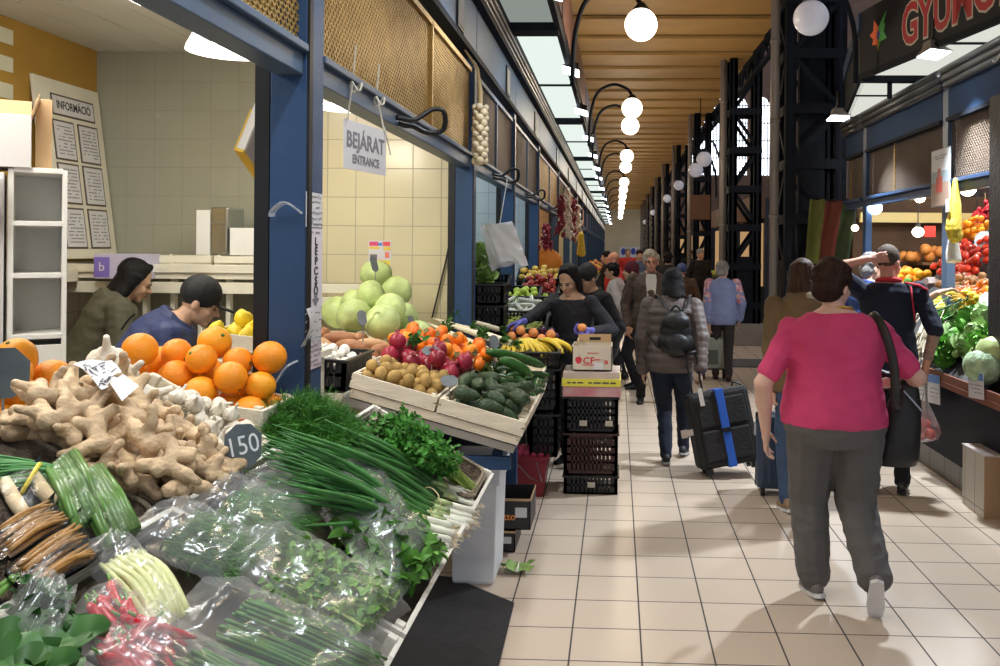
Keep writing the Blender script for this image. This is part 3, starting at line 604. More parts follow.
# people further along the aisle
def simple(label, px_, Y, face, H, topm, botm, hair, hm, skin=SKIN, w=1.05, lean=.03, head=(0, 0), arms=None, vox=.011, grp=None, collar=.08, fc=True, z0=.82, t=.022, sl=1.92):
    f = Fig(label, X_(px_, Y), Y, face, H, w, .02, lean, skin, vox, head=head, arms=arms); f.group = grp
    f.body()
    if fc: f.face(hm)
    f.hair(hair, hm); f.top('jacket', topm, z0, t, sl, .018, collar); f.trousers(botm, .013, 1.); f.shoes(BLKPL); return f
DK = cloth('black cloth', (.014, .013, .016), .85); DKT = cloth('dark trousers', (.015, .015, .02), .9); CAPM = mat('black cap', (.012, .012, .013), .7, 0, .2, 20)
simple('man in black jacket and dark cap bent behind the vendor', 600, 7.6, 128, 1.55, DK, DKT, 'cap', CAPM, SKINA, 1.1, .2, (0, 18), vox=.008)
om = simple('older man with glasses and brown jacket walking towards the camera', 651, 9.6, 180, 1.66, cloth('brown jacket', (.085, .058, .045), .7, .15, .4, 12), cloth('dark trousers', (1, 1, 1)), 'short', HBLOND, SKINR, 1.12, .02, vox=.008)
s = MB()
for sg in (-1, 1): s.tube([om.Hd(sg * .032 + .024 * math.cos(t), .098, -.002 + .017 * math.sin(t)) for t in [2 * PI * i / 14 for i in range(15)]], .0025, 5); s.tube([om.Hd(sg * .056, .097, 0), om.Hd(sg * .08, .0, .005)], .002, 4)
s.tube([om.Hd(-.008, .1, 0), om.Hd(.008, .1, 0)], .0025, 4); s.v = [tuple(om.M @ V(p)) for p in s.v]; s.build('glasses', BLACKM, om.root)
s = MB(); s.rings([[om.W((x * w, y_, z)) for x, y_ in ((-1, .157), (1, .157), (1, .05), (-1, .05))] for z, w in ((.95, .03), (1.2, .045), (1.38, .06), (1.44, .05))]); s.build('shirt_front', mat('pale shirt', (.62, .60, .58), .8), om.root)
simple('woman in dark wine headscarf and black coat at the left stalls', 635, 10.6, 95, 1.52, DK, DKT, 'scarf', mat('wine scarf', (.09, .012, .025), .8, 0, .2, 10), SKINA, 1.1, .05, z0=.6)
simple('person with black hair in white shirt leaning to the left stall', 621, 11.4, 80, 1.5, cloth('white shirt cloth', (.68, .62, .60), .8), DKT, 'short', HBLACK, SKINA, 1.05, .18)
simple('bald man in bright red shirt at the left stalls', 616, 13.0, 100, 1.62, cloth('red shirt cloth', (.62, .045, .04), .8), DKT, 'crop', mat('ruddy scalp', (.52, .25, .16), .6), SKINR, 1.12, .05)
simple('person in brown coat with blue cap further down the aisle', 683, 13.4, 10, 1.45, cloth('brown coat cloth', (.11, .055, .028), .8), DKT, 'cap', mat('blue cap', (.07, .11, .25), .8), SKIN, 1.1, .1)
simple('dark haired man with white bag far down the aisle, beyond the older man', 668, 15.5, 0, 1.62, DK, DKT, 'short', HBLACK, SKIN, 1.1)
simple('dark clothed man inside the third stall, before the orange bag', 549, 11.7, -50, 1.66, DK, DKT, 'short', HBROWN, SKIN, 1.0)
for k, (px_, Y, fa, tm) in enumerate(((608, 17, 90, DK), (640, 19, 180, cloth('blue grey cloth', (.1, .14, .22), .8)), (700, 20, 200, DK), (653, 23, 0, cloth('brown jacket', (1, 1, 1))), (690, 25, 180, DK), (628, 24, 180, cloth('red shirt cloth', (1, 1, 1))), (672, 30, 180, DK))):
    simple('small shopper far down the aisle', px_, Y, fa, 1.62 + .03 * (k % 3), tm, DKT, 'short', [HBLACK, HBROWN, HGREY][k % 3], SKIN, vox=.016, grp='far shoppers', fc=False)
bl = simple('grey haired man in blue shirt behind the navy polo man, reaching to the produce', 866, 7.3, -65, 1.66, cloth('blue shirt cloth', (.03, .07, .25), .8), DKT, 'short', HGREY, SKIN, 1.0, .08, (-10, 5), arms={'R': dict(world=at(938, 293, Y=6.75), pole=(.5, .2, .8), wfwd=(.9, .05, .25), wpalm=(0, -.3, -1), curl=.6)}, vox=.0075, sl=.9)
# the two vendors inside the near left stall
ol = Fig('black haired person in olive hooded jacket seen from behind in the stall', X_(84, 5.0), 5.0, -55, 1.64, 1.12, .02, .42, SKINA, .008, head=(0, 26), arms={'R': dict(wrist=(.22, .40, .95)), 'L': dict(wrist=(-.22, .40, .95))}); ol.body(); ol.face(HBLACK); ol.hair('bob', HBLACK); ol.top('olive_jacket', cloth('olive cloth', (.105, .10, .065), .8, .15, .5, 10), .80, .04, 1.9, .03, .09, hood=True); ol.trousers(DKT, .013, 1.); ol.shoes(BLKPL)
cp_ = Fig('man in navy jacket and black cap bent over in the stall', X_(122, 4.25), 4.25, -66, 1.62, 1.25, .02, .60, SKINA, .007, head=(0, 24), arms={'R': dict(wrist=(.20, .50, .98)), 'L': dict(wrist=(-.20, .45, .98))}); cp_.body(); cp_.face(HBLACK); cp_.hair('crop', mat('grey black hair', (.03, .03, .032), .6)); cp_.hair('cap', CAPM, 'cap'); cp_.top('navy_jacket', cloth('navy shell', (.030, .042, .115), .6, .15, .5, 9), .80, .045, 1.9, .034, .095); cp_.trousers(DKT, .013, 1.); cp_.shoes(BLKPL)
s = MB(); s.tube(catmull([cp_.W((.04, -.20, 1.36)), cp_.W((.0, -.21, 1.32)), cp_.W((-.05, -.21, 1.25))], 4), .005, 5); s.build('toggle_cord', BLACKM, cp_.root)
# ---------------------------------------------------------------- the hall: floor, ceiling, walls
FLOORM = tile_mat('beige floor tile', (.57, .46, .36), (.05, .045, .04), .298, .31, -.182, 3.578, 'XY', .0075, .30, .035)
CREAMT = tile_mat('cream wall tile', (.66, .59, .38), (.40, .36, .26), .2, .2, -.02, .02, 'XZ', .006, .22, .04)
GREYT = tile_mat('grey cream wall tile', (.34, .34, .265), (.26, .255, .2), .2, .2, -.05, .02, 'XZ', .005, .22, .04)
BLUET = tile_mat('pale blue wall tile', (.50, .57, .60), (.32, .36, .38), .2, .2, -.03, .0, 'XZ', .006, .22, .04)
ORT = tile_mat('peach wall tile', (.66, .42, .24), (.4, .26, .16), .2, .2, -.03, .0, 'XZ', .006, .25, .04)
CREAMY = tile_mat('cream side wall tile', (.56, .53, .44), (.38, .35, .28), .2, .2, .05, .02, 'YZ', .006, .25, .04)
OCHRE = mat('ochre wall paint', (.40, .23, .038), .7, 0, .12, 3)
CEILM = mat('tan ceiling boards', (.55, .32, .095), .6, 0, .10, 2)
WHITEC = mat('white ceiling plank', (.60, .59, .54), .5, 0, .05, 2)
STEPT = tile_mat('grey step tile', (.36, .33, .29), (.16, .15, .13), .3, .3, .05, .0, 'XZ', .008, .5, .06)
XP = -.97                                                    # plane of the left stall fronts
m = MB(); m.bb((-6, -1.5, -.12), (16, 78, 0)); struct(m.build('floor', FLOORM))
# aisle ceiling of wide boards over dark joists
m = MB()
for k in range(-2, 64):
    y = .85 + k * 1.195
    m.box((-1.1, y + .60, 5.07), (6.8, 1.125, .05), Matrix.Rotation(rad(2.2), 3, 'X'))
o = struct(m.build('ceiling', CEILM))
m = MB()
for k in range(-2, 64): m.bb((-4.5, .81 + k * 1.195, 5.08), (2.33, .90 + k * 1.195, 5.3))
m.bb((-4.5, -1.8, 5.25), (2.4, 76, 5.31)); struct(m.build('ceiling_joist', IRON))
m = MB(); m.bb((2.34, -1.8, 4.72), (2.42, 76, 4.78)); m.bb((2.34, -1.8, 5.02), (2.46, 76, 5.10))
for k in range(-2, 98):
    y = k * .78; m.bar((2.38, y, 4.75), (2.38, y + .39, 5.05), .04, .03); m.bar((2.38, y + .39, 5.05), (2.38, y + .78, 4.75), .04, .03)
struct(m.build('trim_1', IRON))
m = MB(); m.bb((-6, 76, 0), (3.2, 76.3, 5.4)); struct(m.build('wall_end', mat('cream end wall', (.62, .55, .38), .7, 0, .08, 1)))
T = thing('wall_emblem', 'small white sign with blue marks on the far end wall', 'sign', (1.0, 75.9, 1.0)); m = MB(); m.bb((.2, 75.9, .9), (2.1, 75.96, 1.8)); m.build('board', mat('white far sign', (.7, .72, .8), .6), T); m = MB(frame_from((1.15, 75.89, 1.35), (1, 0, 0), (0, 0, 1))); [m.ell((u, v, 0), (.2, .3, .01)) for u, v in ((-.6, .05), (-.2, -.08), (.25, .08), (.65, -.05))]; m.build('blue_marks', mat('blue far print', (.06, .10, .45), .6), T, True)
# hall beyond: high gable wall with lit arched windows, side wall
m = MB(); m.bb((3.2, 76, 0), (30, 76.3, 24)); m.bb((-6, 76, 5.4), (3.2, 76.3, 24)); struct(m.build('wall_gable', mat('dim brick', (.16, .09, .06), .8, 0, .2, 2)))
m = MB(); m.bb((16, -2, 0), (16.3, 76, 9)); struct(m.build('wall_side', mat('dim brick', (.16, .09, .06))))
DAYW = emis('daylit window glass', (.80, .88, 1), 3.2)
wn = 0
for cx, z0, w, h in ((7.0, 8.0, 1.3, 6), (8.7, 8.0, 1.3, 6), (10.4, 8.0, 1.3, 6), (12.2, 8.0, 1.5, 6), (14.0, 8.0, 1.3, 6), (19, 8, 1.5, 6)):
    wn += 1; m = MB(); pl = [(-w / 2, 0), (w / 2, 0)] + [(w / 2 * math.cos(a), h + w / 2 * math.sin(a)) for a in [PI * j / 10 for j in range(11)]]
    F = frame_from((cx, 75.98, z0), (1, 0, 0), (0, 0, 1)); m.prism(pl, F, .04); g = struct(m.build(f'window_{wn}', DAYW))
    q = MB()
    for i in range(-2, 3): q.bb((cx + i * w / 5 - .04, 75.86, z0), (cx + i * w / 5 + .04, 75.93, z0 + h + w * .4))
    for j in range(5): q.bb((cx - w / 2, 75.86, z0 + j * h / 4 - .04), (cx + w / 2, 75.93, z0 + j * h / 4 + .04))
    q.build('window_frame', IRON, g)

# ---------------------------------------------------------------- left stall room
YB = 6.06
XL, ZC = at(97, 51, Y=YB).x, at(97, 51, Y=YB).z
m = MB(); m.bb((XL - .10, -.5, 0), (XL, YB + .1, ZC)); wl = struct(m.build('wall_left', OCHRE))
m = MB(); m.bb((XL, -.5, .0), (XL + .015, YB, 1.56)); struct(m.build('trim_2', CREAMY))
m = MB(); m.bb((XL, YB, 0), (-2.15, YB + .12, ZC)); struct(m.build('wall_back', GREYT))
m = MB(); m.bb((-2.15, YB, 0), (XP - .13, YB + .12, ZC)); struct(m.build('wall_back', CREAMT))
m = MB()
for i in range(8): m.bb((XL + i * .285, -.5, ZC), (XL + i * .285 + .268, YB + .1, ZC + .03))
struct(m.build('ceiling_stall', WHITEC))
m = MB(); m.bb((-3.6, -.5, 3.12), (XP - .13, 70, 3.16)); struct(m.build('roof_stall', BLACKM))
m = MB(); q = at(158, 0, z=ZC - .02); m.bb((q.x - .13, 1.4, ZC - .035), (q.x + .13, q.y + .06, ZC - .003)); l = m.build('strip_light', emis('strip light tube', (1, .97, .9), 6)); tag(l, 'white fluorescent strip light on the white plank ceiling', 'light')

# posts, rails, mesh panels, fascias of the left row; one stall front after another
PY = [-.3, 2.71, 5.86, 8.2, 10.8, 14.5]
while PY[-1] < 66: PY.append(PY[-1] + 3.4)
BACK = [mat('ochre backing board', (.27, .15, .035), .8, 0, .3, 6), mat('ochre backing board', (1, 1, 1)), mat('rust backing board', (.26, .10, .045), .8, 0, .3, 6), mat('grey backing board', (.24, .27, .26), .8, 0, .2, 6), mat('orange backing board', (.50, .17, .05), .8, 0, .2, 6)]
WIRE = mat('gold wire mesh', (.46, .30, .10), .4, .5, .2, 10); WIRED = mat('dull wire mesh', (.17, .125, .09), .6, .2)
def wire_panel(y0, y1, x, z0, z1, st, wr, name, wm, parent):
    m = MB(); h = z1 - z0; L = y1 - y0
    n = int((L + h) / st)
    for i in range(n + 1):
        a = y0 + i * st - h
        for dr in (1, -1):
            p, q = (a, z0), (a + h, z1)
            if dr < 0: p, q = (a, z1), (a + h, z0)
            t0 = max(0, (y0 - p[0]) / h); t1 = min(1, (y1 - p[0]) / h)
            if t1 - t0 < .02: continue
            e = lambda t: (x, p[0] + (q[0] - p[0]) * t, p[1] + (q[1] - p[1]) * t)
            m.bar(e(t0), e(t1), wr, wr * .6, (1, 0, 0))
    return m.build(name, wm, parent)
def hook(parent, y, z=2.24, x=XP):
    m = MB(); pts = [(x - .01, y - .10, z + .01), (x + .06, y - .05, z + .005), (x + .13, y - .0, z + .06), (x + .18, y + .02, z + .05), (x + .17, y + .05, z - .025), (x + .10, y + .03, z - .04), (x + .05, y - .02, z - .02), (x + .02, y - .05, z - .02), (x - .01, y - .06, z - .01)]
    m.tube(catmull(pts, 4), .012, 6); m.build('hook', BLACKM, parent, True)
FL = ['beside the shelf unit and the information board', 'with gold mesh above the hanging entrance sign', 'with rust mesh beside the hanging garlic string', 'with grey mesh beside the white carrier bags', 'with orange mesh above the red garlands']
ZR, ZM, ZF = 2.262, 2.88, 3.35
for i in range(len(PY) - 1):
    y0, y1 = PY[i], PY[i + 1]
    lb = 'blue steel stall front ' + FL[i] if i < 5 else 'blue steel stall front far down the aisle, number %d of its row' % (i + 1)
    if i >= 5: lb = 'dark blue stall front far down the left row of the aisle'
    T = thing('stall_facade', lb, 'stall front', (XP, y1, 0), 0, 'far stall fronts of the left row' if i >= 5 else None)
    m = MB(); m.bb((XP - .117, y1, 0), (XP, y1 + .155, ZM + .06)); m.bb((XP - .125, y1 + .02, 0), (XP - .117, y1 + .13, ZM)); p = m.build('post', BLUE, T, bevel=.004)
    if i < 5: m = MB(); m.bb((XP - .165, y1 + .0, 0), (XP - .119, y1 + .05, ZM)); m.bb((XP + .0, y1 + .0, 0), (XP + .008, y1 + .03, ZM)); m.build('door_track', BLACKM, T)
    m = MB(); m.bb((XP - .10, y0 + .155, ZR - .05), (XP - .012, y1, ZR + .02)); m.bb((XP - .03, y0 + .155, ZR + .02), (XP + .006, y1, ZR + .045)); m.build('header_rail', BLUEG if i < 4 else BLUE, T, bevel=.004)
    bm_ = BACK[min(i, 4)]
    m = MB(); m.bb((XP - .12, y0 + .155, ZR + .045), (XP - .10, y1, ZM)); m.build('backing', bm_, T)
    if i < 6:
        w = wire_panel(y0 + .16, y1, XP - .03, ZR + .045, ZM, .034 if i < 3 else .05, .0065, 'wire_mesh', WIRE if i in (0, 1, 4) else WIRED, T)
        m = MB(); ym = (y0 + .16 + y1) / 2 + (.25 if i == 1 else 0); m.bb((XP - .035, ym - .012, ZR + .045), (XP - .01, ym + .012, ZM))
        m.bb((XP - .035, y0 + .155, ZM - .03), (XP - .01, y1, ZM)); m.build('mesh_frame', BLUEG if i not in (1,) else WIRE, T)
    m = MB(); m.bb((XP - .12, y0 + .155, ZM + .06), (XP + .02, y1 + .155, ZM + .10)); m.bb((XP - .02, y0 + .155, ZF - .03), (XP + .05, y1 + .155, ZF + .02)); m.build('track', IRON, T)
    m = MB(); m.bb((XP - .08, y0 + .165, ZM + .10), (XP - .005, y1 + .145, ZF - .03)); f = m.build('fascia_panel', mat('blue fascia', (.06, .13, .26), .45, 0, .1, 2, spec=.25), T, bevel=.004)
    m = MB(); m.bb((XP - .004, y1 - .62, ZM + .13), (XP + .006, y1 - .40, ZF - .09)); q = m.build('notice_frame', BLACKM, f); m = MB(); m.bb((XP + .004, y1 - .60, ZM + .15), (XP + .009, y1 - .42, ZF - .11)); m.build('notice', mat('faded notice', (.45, .45, .45), .7), q)
    m = MB(); m.bb((XP - .02, y0 + .155, ZF + .02), (XP + .05, y1 + .155, ZF + .08))
    for q in range(3): m.tube([(XP + .045 + .012 * q, y0 + .16, ZF + .02 + .04 * q), (XP + .045 + .012 * q, y1 + .15, ZF + .02 + .04 * q)], .018, 8)
    m.build('awning_roll', mat('awning housing', (.10, .10, .105), .4, .4), T)
    if 0 < i < 5: hook(T, (2.9, 3.95, 6.95, 9.5, 12.6, 16)[i])
# canopies of the left row
CX0, CX1, CZ = XP + .05, -.50, 3.53
ys = 2.0 - 5.3; n = 0
CL = ['dim glass canopy nearest along the left row', 'glowing pale green glass canopy with a spotlight at each end', 'second glowing glass canopy along the left row', 'third glowing glass canopy along the left row']
while ys < 62:
    y0, y1 = ys, ys + 5.3; dim = n <= 1
    T = thing('stall_canopy', (['dim glass canopy with faintly glowing panels, above the camera', 'dim reddish glass canopy before the first glowing one'] + CL[1:])[n] if n < 5 else 'lit glass canopy far down the left row of stalls', 'canopy', (CX1, y0, CZ), 0, 'far canopies of the left row' if n >= 5 else None)
    for a, b in ((y0 + .1, (y0 + y1) / 2 - .02), ((y0 + y1) / 2 + .02, y1 - .1)):
        m = MB(); m.bb((CX0 + .02, a, CZ), (CX1 - .02, b, CZ + .02)); m.build('glass_panel', PANELD if dim else PANEL, T)
    m = MB(); m.bb((CX0 - .02, y0, CZ - .05), (CX0 + .025, y1, CZ + .05)); m.bb((CX1 - .025, y0, CZ - .05), (CX1 + .02, y1, CZ + .05))
    for y in (y0 + .05, y1 - .05): m.bb((CX0 - .05, y - .05, CZ - .07), (CX1, y + .05, CZ + .06))
    m.bb((CX0, (y0 + y1) / 2 - .015, CZ - .02), (CX1, (y0 + y1) / 2 + .015, CZ + .03)); m.build('frame', IRON, T)
    m = MB(); m.bb((CX0, y0 + .02, CZ + .05), (CX1, y1 - .02, CZ + .52)); b = m.build('sign_box', mat('sign box dark', (.06, .05, .05), .5), T)
    m = MB(); m.bb((CX1, y0 + .06, CZ + .06), (CX1 + .03, y1 - .06, CZ + .55)); m.build('sign_face', (mat('red brown sign face', (.20, .10, .085), .4, 0, .25, 3) if n < 3 else mat('blue sign face', (.10, .13, .22), .4, 0, .2, 3)), b)
    if n >= 1:
        for y in (y0 + 1.4, y0 + 4.0) if n < 5 else (y0 + 2.6,):
            c = V((CX1 + .03, y, CZ - .10)); F = Matrix.Rotation(rad(-20), 3, 'X') @ Matrix.Rotation(rad(18), 3, 'Y')
            S = thing('floodlight', 'white floodlight under the sign of the left row, lamp %d from the camera' % n if 0 else 'black floodlight hanging under the signs of the left row', 'lamp', tuple(c), 0, 'floodlights under the left signs')
            m = MB(); m.rings([[c + F @ V((sx * a, sy * b_, z)) for sx, sy in ((-1, -1), (1, -1), (1, 1), (-1, 1))] for a, b_, z in ((.05, .035, .09), (.06, .045, .05), (.09, .07, 0))]); m.build('housing', BLACKM, S)
            m = MB(); m.box(c + F @ V((0, 0, -.006)), (.17, .13, .01), F); m.build('glass', FLOOD if n < 5 else COLDBULB, S)
            m = MB(); m.tube([c + V((0, 0, .08)), c + V((-.01, 0, .16)), c + V((-.02, 0, .25))], .012, 6); m.build('bracket', BLACKM, S, True)
    ys += 5.3; n += 1
# cross walls between the stalls of the left row
for k, (y, mt) in enumerate(((8.36, BLUET), (10.96, BLUET), (14.66, ORT), (18.1, CREAMT), (21.5, BLUET), (24.9, CREAMT))):
    m = MB(); m.bb((-3.5, y, 0), (XP - .12, y + .1, 3.05)); struct(m.build('wall_stall', mt))
m = MB(); m.bb((-3.6, YB + .12, 0), (-3.5, 60, 3.05)); struct(m.build('wall_far_left', ORT if 0 else mat('dim cream', (.45, .4, .3), .7)))

# globe lamps on curved arms
def globe(x, y, z, ax, lit, label, group=None, dz=.22, r=.148):
    T = thing('globe_lamp', label, 'lamp', (ax, y, z), 0, group)
    m = MB(); m.ell((x, y, z), r, None, 24, 16); m.build('globe', GLOBEM if lit else GLOBEU, T, True)
    s = 1 if x > ax else -1
    m = MB(); m.lathe([(.03, .20), (.045, .18), (.075, .145), (.07, .135)], 14, (x, y, z)); m.build('collar', BLACKM, T, True)
    m = MB(); m.tube(catmull([(ax, y, z - .55), (ax + s * .02, y, z - .1), (ax + s * .12, y, z + dz), (ax + s * abs(x - ax) * .55, y, z + dz + .12), (x - s * .08, y, z + dz + .06), (x, y, z + .18)], 6), .022, 8); m.build('arm', IRON, T, True)
GZ = 3.71
for i, (y, lab) in enumerate(((8.0, 'lit white globe lamp nearest on the left row, largest of the lit globes'), (12.75, 'upper of the second pair of lit globe lamps down the aisle'), (14.6, 'lower of the second pair of lit globe lamps down the aisle'), (19.4, 'upper of the third pair of lit globe lamps down the aisle'), (22.0, 'lower of the third pair of lit globe lamps down the aisle'))):
    globe(.2, y, GZ, -.42, True, lab)
for y in (27, 30.5, 34.5, 39, 44, 50, 57): globe(.2, y, GZ, -.42, True, 'small lit globe lamp far down the aisle', 'far lit globe lamps')
for x, y, z, lab in ((1.62, 7.5, 3.64, 'unlit opal globe lamp in front of the nearest iron column'), (1.66, 17.0, 3.41, 'upper unlit globe of the pair before the second column'), (1.58, 17.9, 3.28, 'lower unlit globe of the pair before the second column')):
    globe(x, y, z, 2.0, False, lab)
for x, y, z in ((1.8, 26.0, 3.55), (1.8, 32, 3.5), (1.8, 44.5, 3.5), (1.8, 57, 3.4)): globe(x, y, z, 2.1, False, 'small unlit globe lamp far down the right columns', 'far unlit globe lamps')

# iron lattice columns with drain pipes
def column(x, y, w, lab, group=None, hgt=6.5):
    T = thing('iron_column', lab, 'column', (x + w / 2, y + w / 2, 0), 0, group)
    m = MB(); m.bb((x - .05, y - .05, 0), (x + w + .05, y + w + .05, .38)); m.build('plinth', mat('grey stone plinth', (.30, .28, .25), .7, 0, .15, 4), T, bevel=.01)
    m = MB(); g = .13
    for a, b in ((x, y), (x + w - g, y), (x, y + w - g), (x + w - g, y + w - g)):
        m.bb((a, b, .38), (a + g, b + .035, hgt)); m.bb((a, b, .38), (a + .035, b + g, hgt)); m.bb((a + g - .05, b + .0, .38), (a + g, b + .05, hgt))
    for i in range(int((hgt - .6) / .68)):
        z = .7 + i * .68
        m.bb((x - .004, y - .004, z - .06), (x + w + .004, y + .03, z + .06)); m.bb((x + .0, y, z - .06), (x + .03, y + w, z + .06)); m.bb((x, y + w - .03, z - .06), (x + w, y + w, z + .06)); m.bb((x + w - .03, y, z - .06), (x + w, y + w, z + .06))
        s = 1 if i % 2 else -1; c = x + w / 2; e = (w / 2 - .05) * s
        m.bar((c - e, y + .02, z), (c + e, y + .02, z + .68), .06, .02, (0, 1, 0)); m.bar((x + .02, y + w / 2 - e, z), (x + .02, y + w / 2 + e, z + .68), .06, .02, (1, 0, 0)); m.bar((c - e, y + w - .02, z), (c + e, y + w - .02, z + .68), .06, .02, (0, 1, 0))
    if hgt > 6.6: m.bb((x + w * .28, y + w * .3, .38), (x + w * .72, y + w * .45, hgt))
    m.bb((x + .02, y + .02, .38), (x + w - .02, y + w - .02, 1.55)); m.build('lattice', IRON, T)
    m = MB()
    for zz in [.5 + .13 * i for i in range(34)]:
        for xx in (x + .03, x + w - .03): m.ell((xx, y - .004, zz), .011, None, 6, 4)
    m.build('rivet_trim', IRON, T)
    m = MB(); px_, py_ = x - .09, y + .25; m.tube([(px_, py_, 0), (px_, py_, .9)], .07, 12); m.tube([(px_, py_, .9), (px_, py_, hgt)], .058, 12)
    for z in (.9, 2.1, 3.3, 4.3): m.tube([(px_, py_, z - .02), (px_, py_, z + .02)], .068, 12)
    m.build('drain_pipe', mat('grey pipe', (.34, .31, .29), .5, .2, .1, 4), T, True)
column(2.06, 10.9, .74, 'dark riveted iron lattice column nearest, with the green banner on it', None, 6.8)
column(1.96, 15.5, .56, 'second dark iron lattice column, standing on a grey plinth with lights behind', None, 5.05)
for k in range(8): column(1.9, 21.9 + 6.5 * k, .42, 'dark iron lattice column far down the right side of the aisle', 'far iron columns', 5.05)
# low step and dim kiosk between the first two columns
m = MB(); m.bb((2.62, 15.2, 0), (6, 15.6, .16)); m.bb((2.62, 15.6, 0), (6, 16.0, .32)); struct(m.build('trim_3', STEPT))
m = MB(); m.bb((.95, 12.6, .002), (4.5, 13.5, .012)); k = m.build('floor_mat', mat('grey floor mat', (.10, .10, .10), .9, 0, .2, 20, .3, 80)); tag(k, 'grey doormat strip laid across the aisle before the iron columns', 'mat')
# ---------------------------------------------------------------- produce shapes (built once at the origin, then copied)
ORANGE = mat('orange peel', (.90, .33, .012), .38, 0, .08, 6, .25, 220, rnd=.06, hue=.012)
MAND = mat('persimmon skin', (.88, .22, .012), .35, 0, .12, 6, .1, 60, rnd=.08, hue=.012)
LEMON = mat('lemon peel', (.88, .66, .03), .38, 0, .06, 8, .25, 200, rnd=.05)
GINGERM = mat('ginger skin', (.58, .41, .24), .6, 0, .40, 16, .5, 60, rnd=.08)
GARLICM = mat('garlic skin', (.74, .67, .55), .5, 0, .12, 10, .3, 60, rnd=.06)
APPLER = mat('crimson skin', (.33, .02, .045), .3, 0, .4, 7, rnd=.15)
KIWI = mat('kiwi skin', (.45, .28, .085), .7, 0, .25, 20, .3, 160, rnd=.12)
AVO = mat('avocado skin', (.030, .060, .022), .33, 0, .3, 30, .5, 120, rnd=.15)
ZUCC = mat('courgette skin', (.03, .085, .02), .25, 0, .4, 30, .1, 60, rnd=.25)
CABB = mat('cabbage leaf', (.56, .68, .27), .45, 0, .28, 9, .5, 9, rnd=.06)
RADW = mat('white root', (.82, .73, .52), .45, 0, .1, 12, .15, 60, rnd=.04)
SWEET = mat('sweet potato skin', (.52, .24, .12), .6, 0, .3, 12, .4, 40, rnd=.22)
MUSH = mat('white mushroom cap', (.86, .82, .74), .5, 0, .06, 12, rnd=.05)
BANA = mat('banana peel', (.82, .60, .06), .4, 0, .12, 12, rnd=.06)
TOMA = mat('tomato skin', (.72, .05, .02), .2, 0, .15, 6, rnd=.12)
GAPPLE = mat('green apple skin', (.45, .60, .08), .3, 0, .2, 6, rnd=.1)
POTA = mat('potato skin', (.50, .33, .16), .7, 0, .25, 20, .3, 60, rnd=.12)
APRI = mat('apricot skin', (.85, .32, .10), .5, 0, .2, 8, rnd=.1)
PEPR = mat('pepper red', (.62, .03, .015), .22, 0, .1, 6, rnd=.1)
BRST = mat('dry stalk', (.25, .18, .08), .8)
def fruit(name, r, m, stem=BRST, sq=1., dip=.0, n=18):
    b = MB(); pr = []
    for i in range(13):
        a = -PI / 2 + PI * i / 12; z = math.sin(a) * sq; x = math.cos(a)
        if dip: z *= 1 - dip * (1 - x) * (1 if z > 0 else .5)
        pr.append((max(.02 * r, r * x), r * z))
    b.lathe(pr, n); o = b.build(name, m, None, True, local=True)
    if stem: s = MB(); top = r * sq * (1 - dip); s.lathe([(.11 * r, top - .02 * r), (.12 * r, top + .015 * r), (.05 * r, top + .04 * r)], 6); s.build('stalk_end', stem, o, True, local=True)
    return o
def sp(r): return [(0, 0, 0, r)]
def knob(name, m, seed, L=.13, n=5, vox=.0045, r0=.019):
    R = random.Random(seed); b = MB(); S = []; p = V((-L / 2, 0, 0)); d = V((1, R.uniform(-.3, .3), 0))
    for i in range(3):
        q = p + d.normalized() * L / 3; ra, rb = r0 * R.uniform(.85, 1.2), r0 * R.uniform(.85, 1.2); b.cap(p, ra, q, rb, 10); S += [(*p.lerp(q, .5), (ra + rb) / 2)]
        for k in range(2 if i != 1 else 1):
            a = R.uniform(0, 2 * PI); e = V((R.uniform(-.5, .5), math.cos(a), math.sin(a) * .35)).normalized() * R.uniform(.028, .058); t = R.uniform(.2, .9)
            c = p.lerp(q, t); rc = r0 * R.uniform(.6, .95); b.cap(c, rc, c + e, rc * R.uniform(.75, 1.05), 10); S.append((*(c + e * .8), rc))
            if R.random() < .55: e2 = (e + V((R.uniform(-.04, .04), R.uniform(-.03, .03), 0))).normalized() * .03; b.cap(c + e, rc * .75, c + e + e2, rc * .65, 8)
        p = q; d = V((1, R.uniform(-.7, .7), R.uniform(-.2, .2)))
    return remesh(b, name, m, vox, None, 3, local=True), S
def garlic(seed, r=.027, name='garlic_bulb'):
    R = random.Random(seed); b = MB(); k = 9 + seed % 3
    b.lathe([(.12 * r, -.72 * r), (.6 * r, -.7 * r), (.98 * r, -.25 * r), (1.0 * r, .1 * r), (.78 * r, .5 * r), (.42 * r, .78 * r), (.2 * r, 1.05 * r), (.15 * r, 1.5 * r), (.13 * r, 1.75 * r)], 36, lob=(k, .14))
    o = b.build(name, GARLICM, None, True, local=True)
    s = MB()
    for j in range(10): a = 2 * PI * j / 10; s.tube([(.1 * r * math.cos(a), .1 * r * math.sin(a), -.7 * r), (.25 * r * math.cos(a), .25 * r * math.sin(a), -.85 * r)], .03 * r, 4)
    s.build('root_tuft', BRST, o, local=True)
    return o, [(0, 0, 0, .92 * r), (0, 0, .9 * r, .3 * r)]
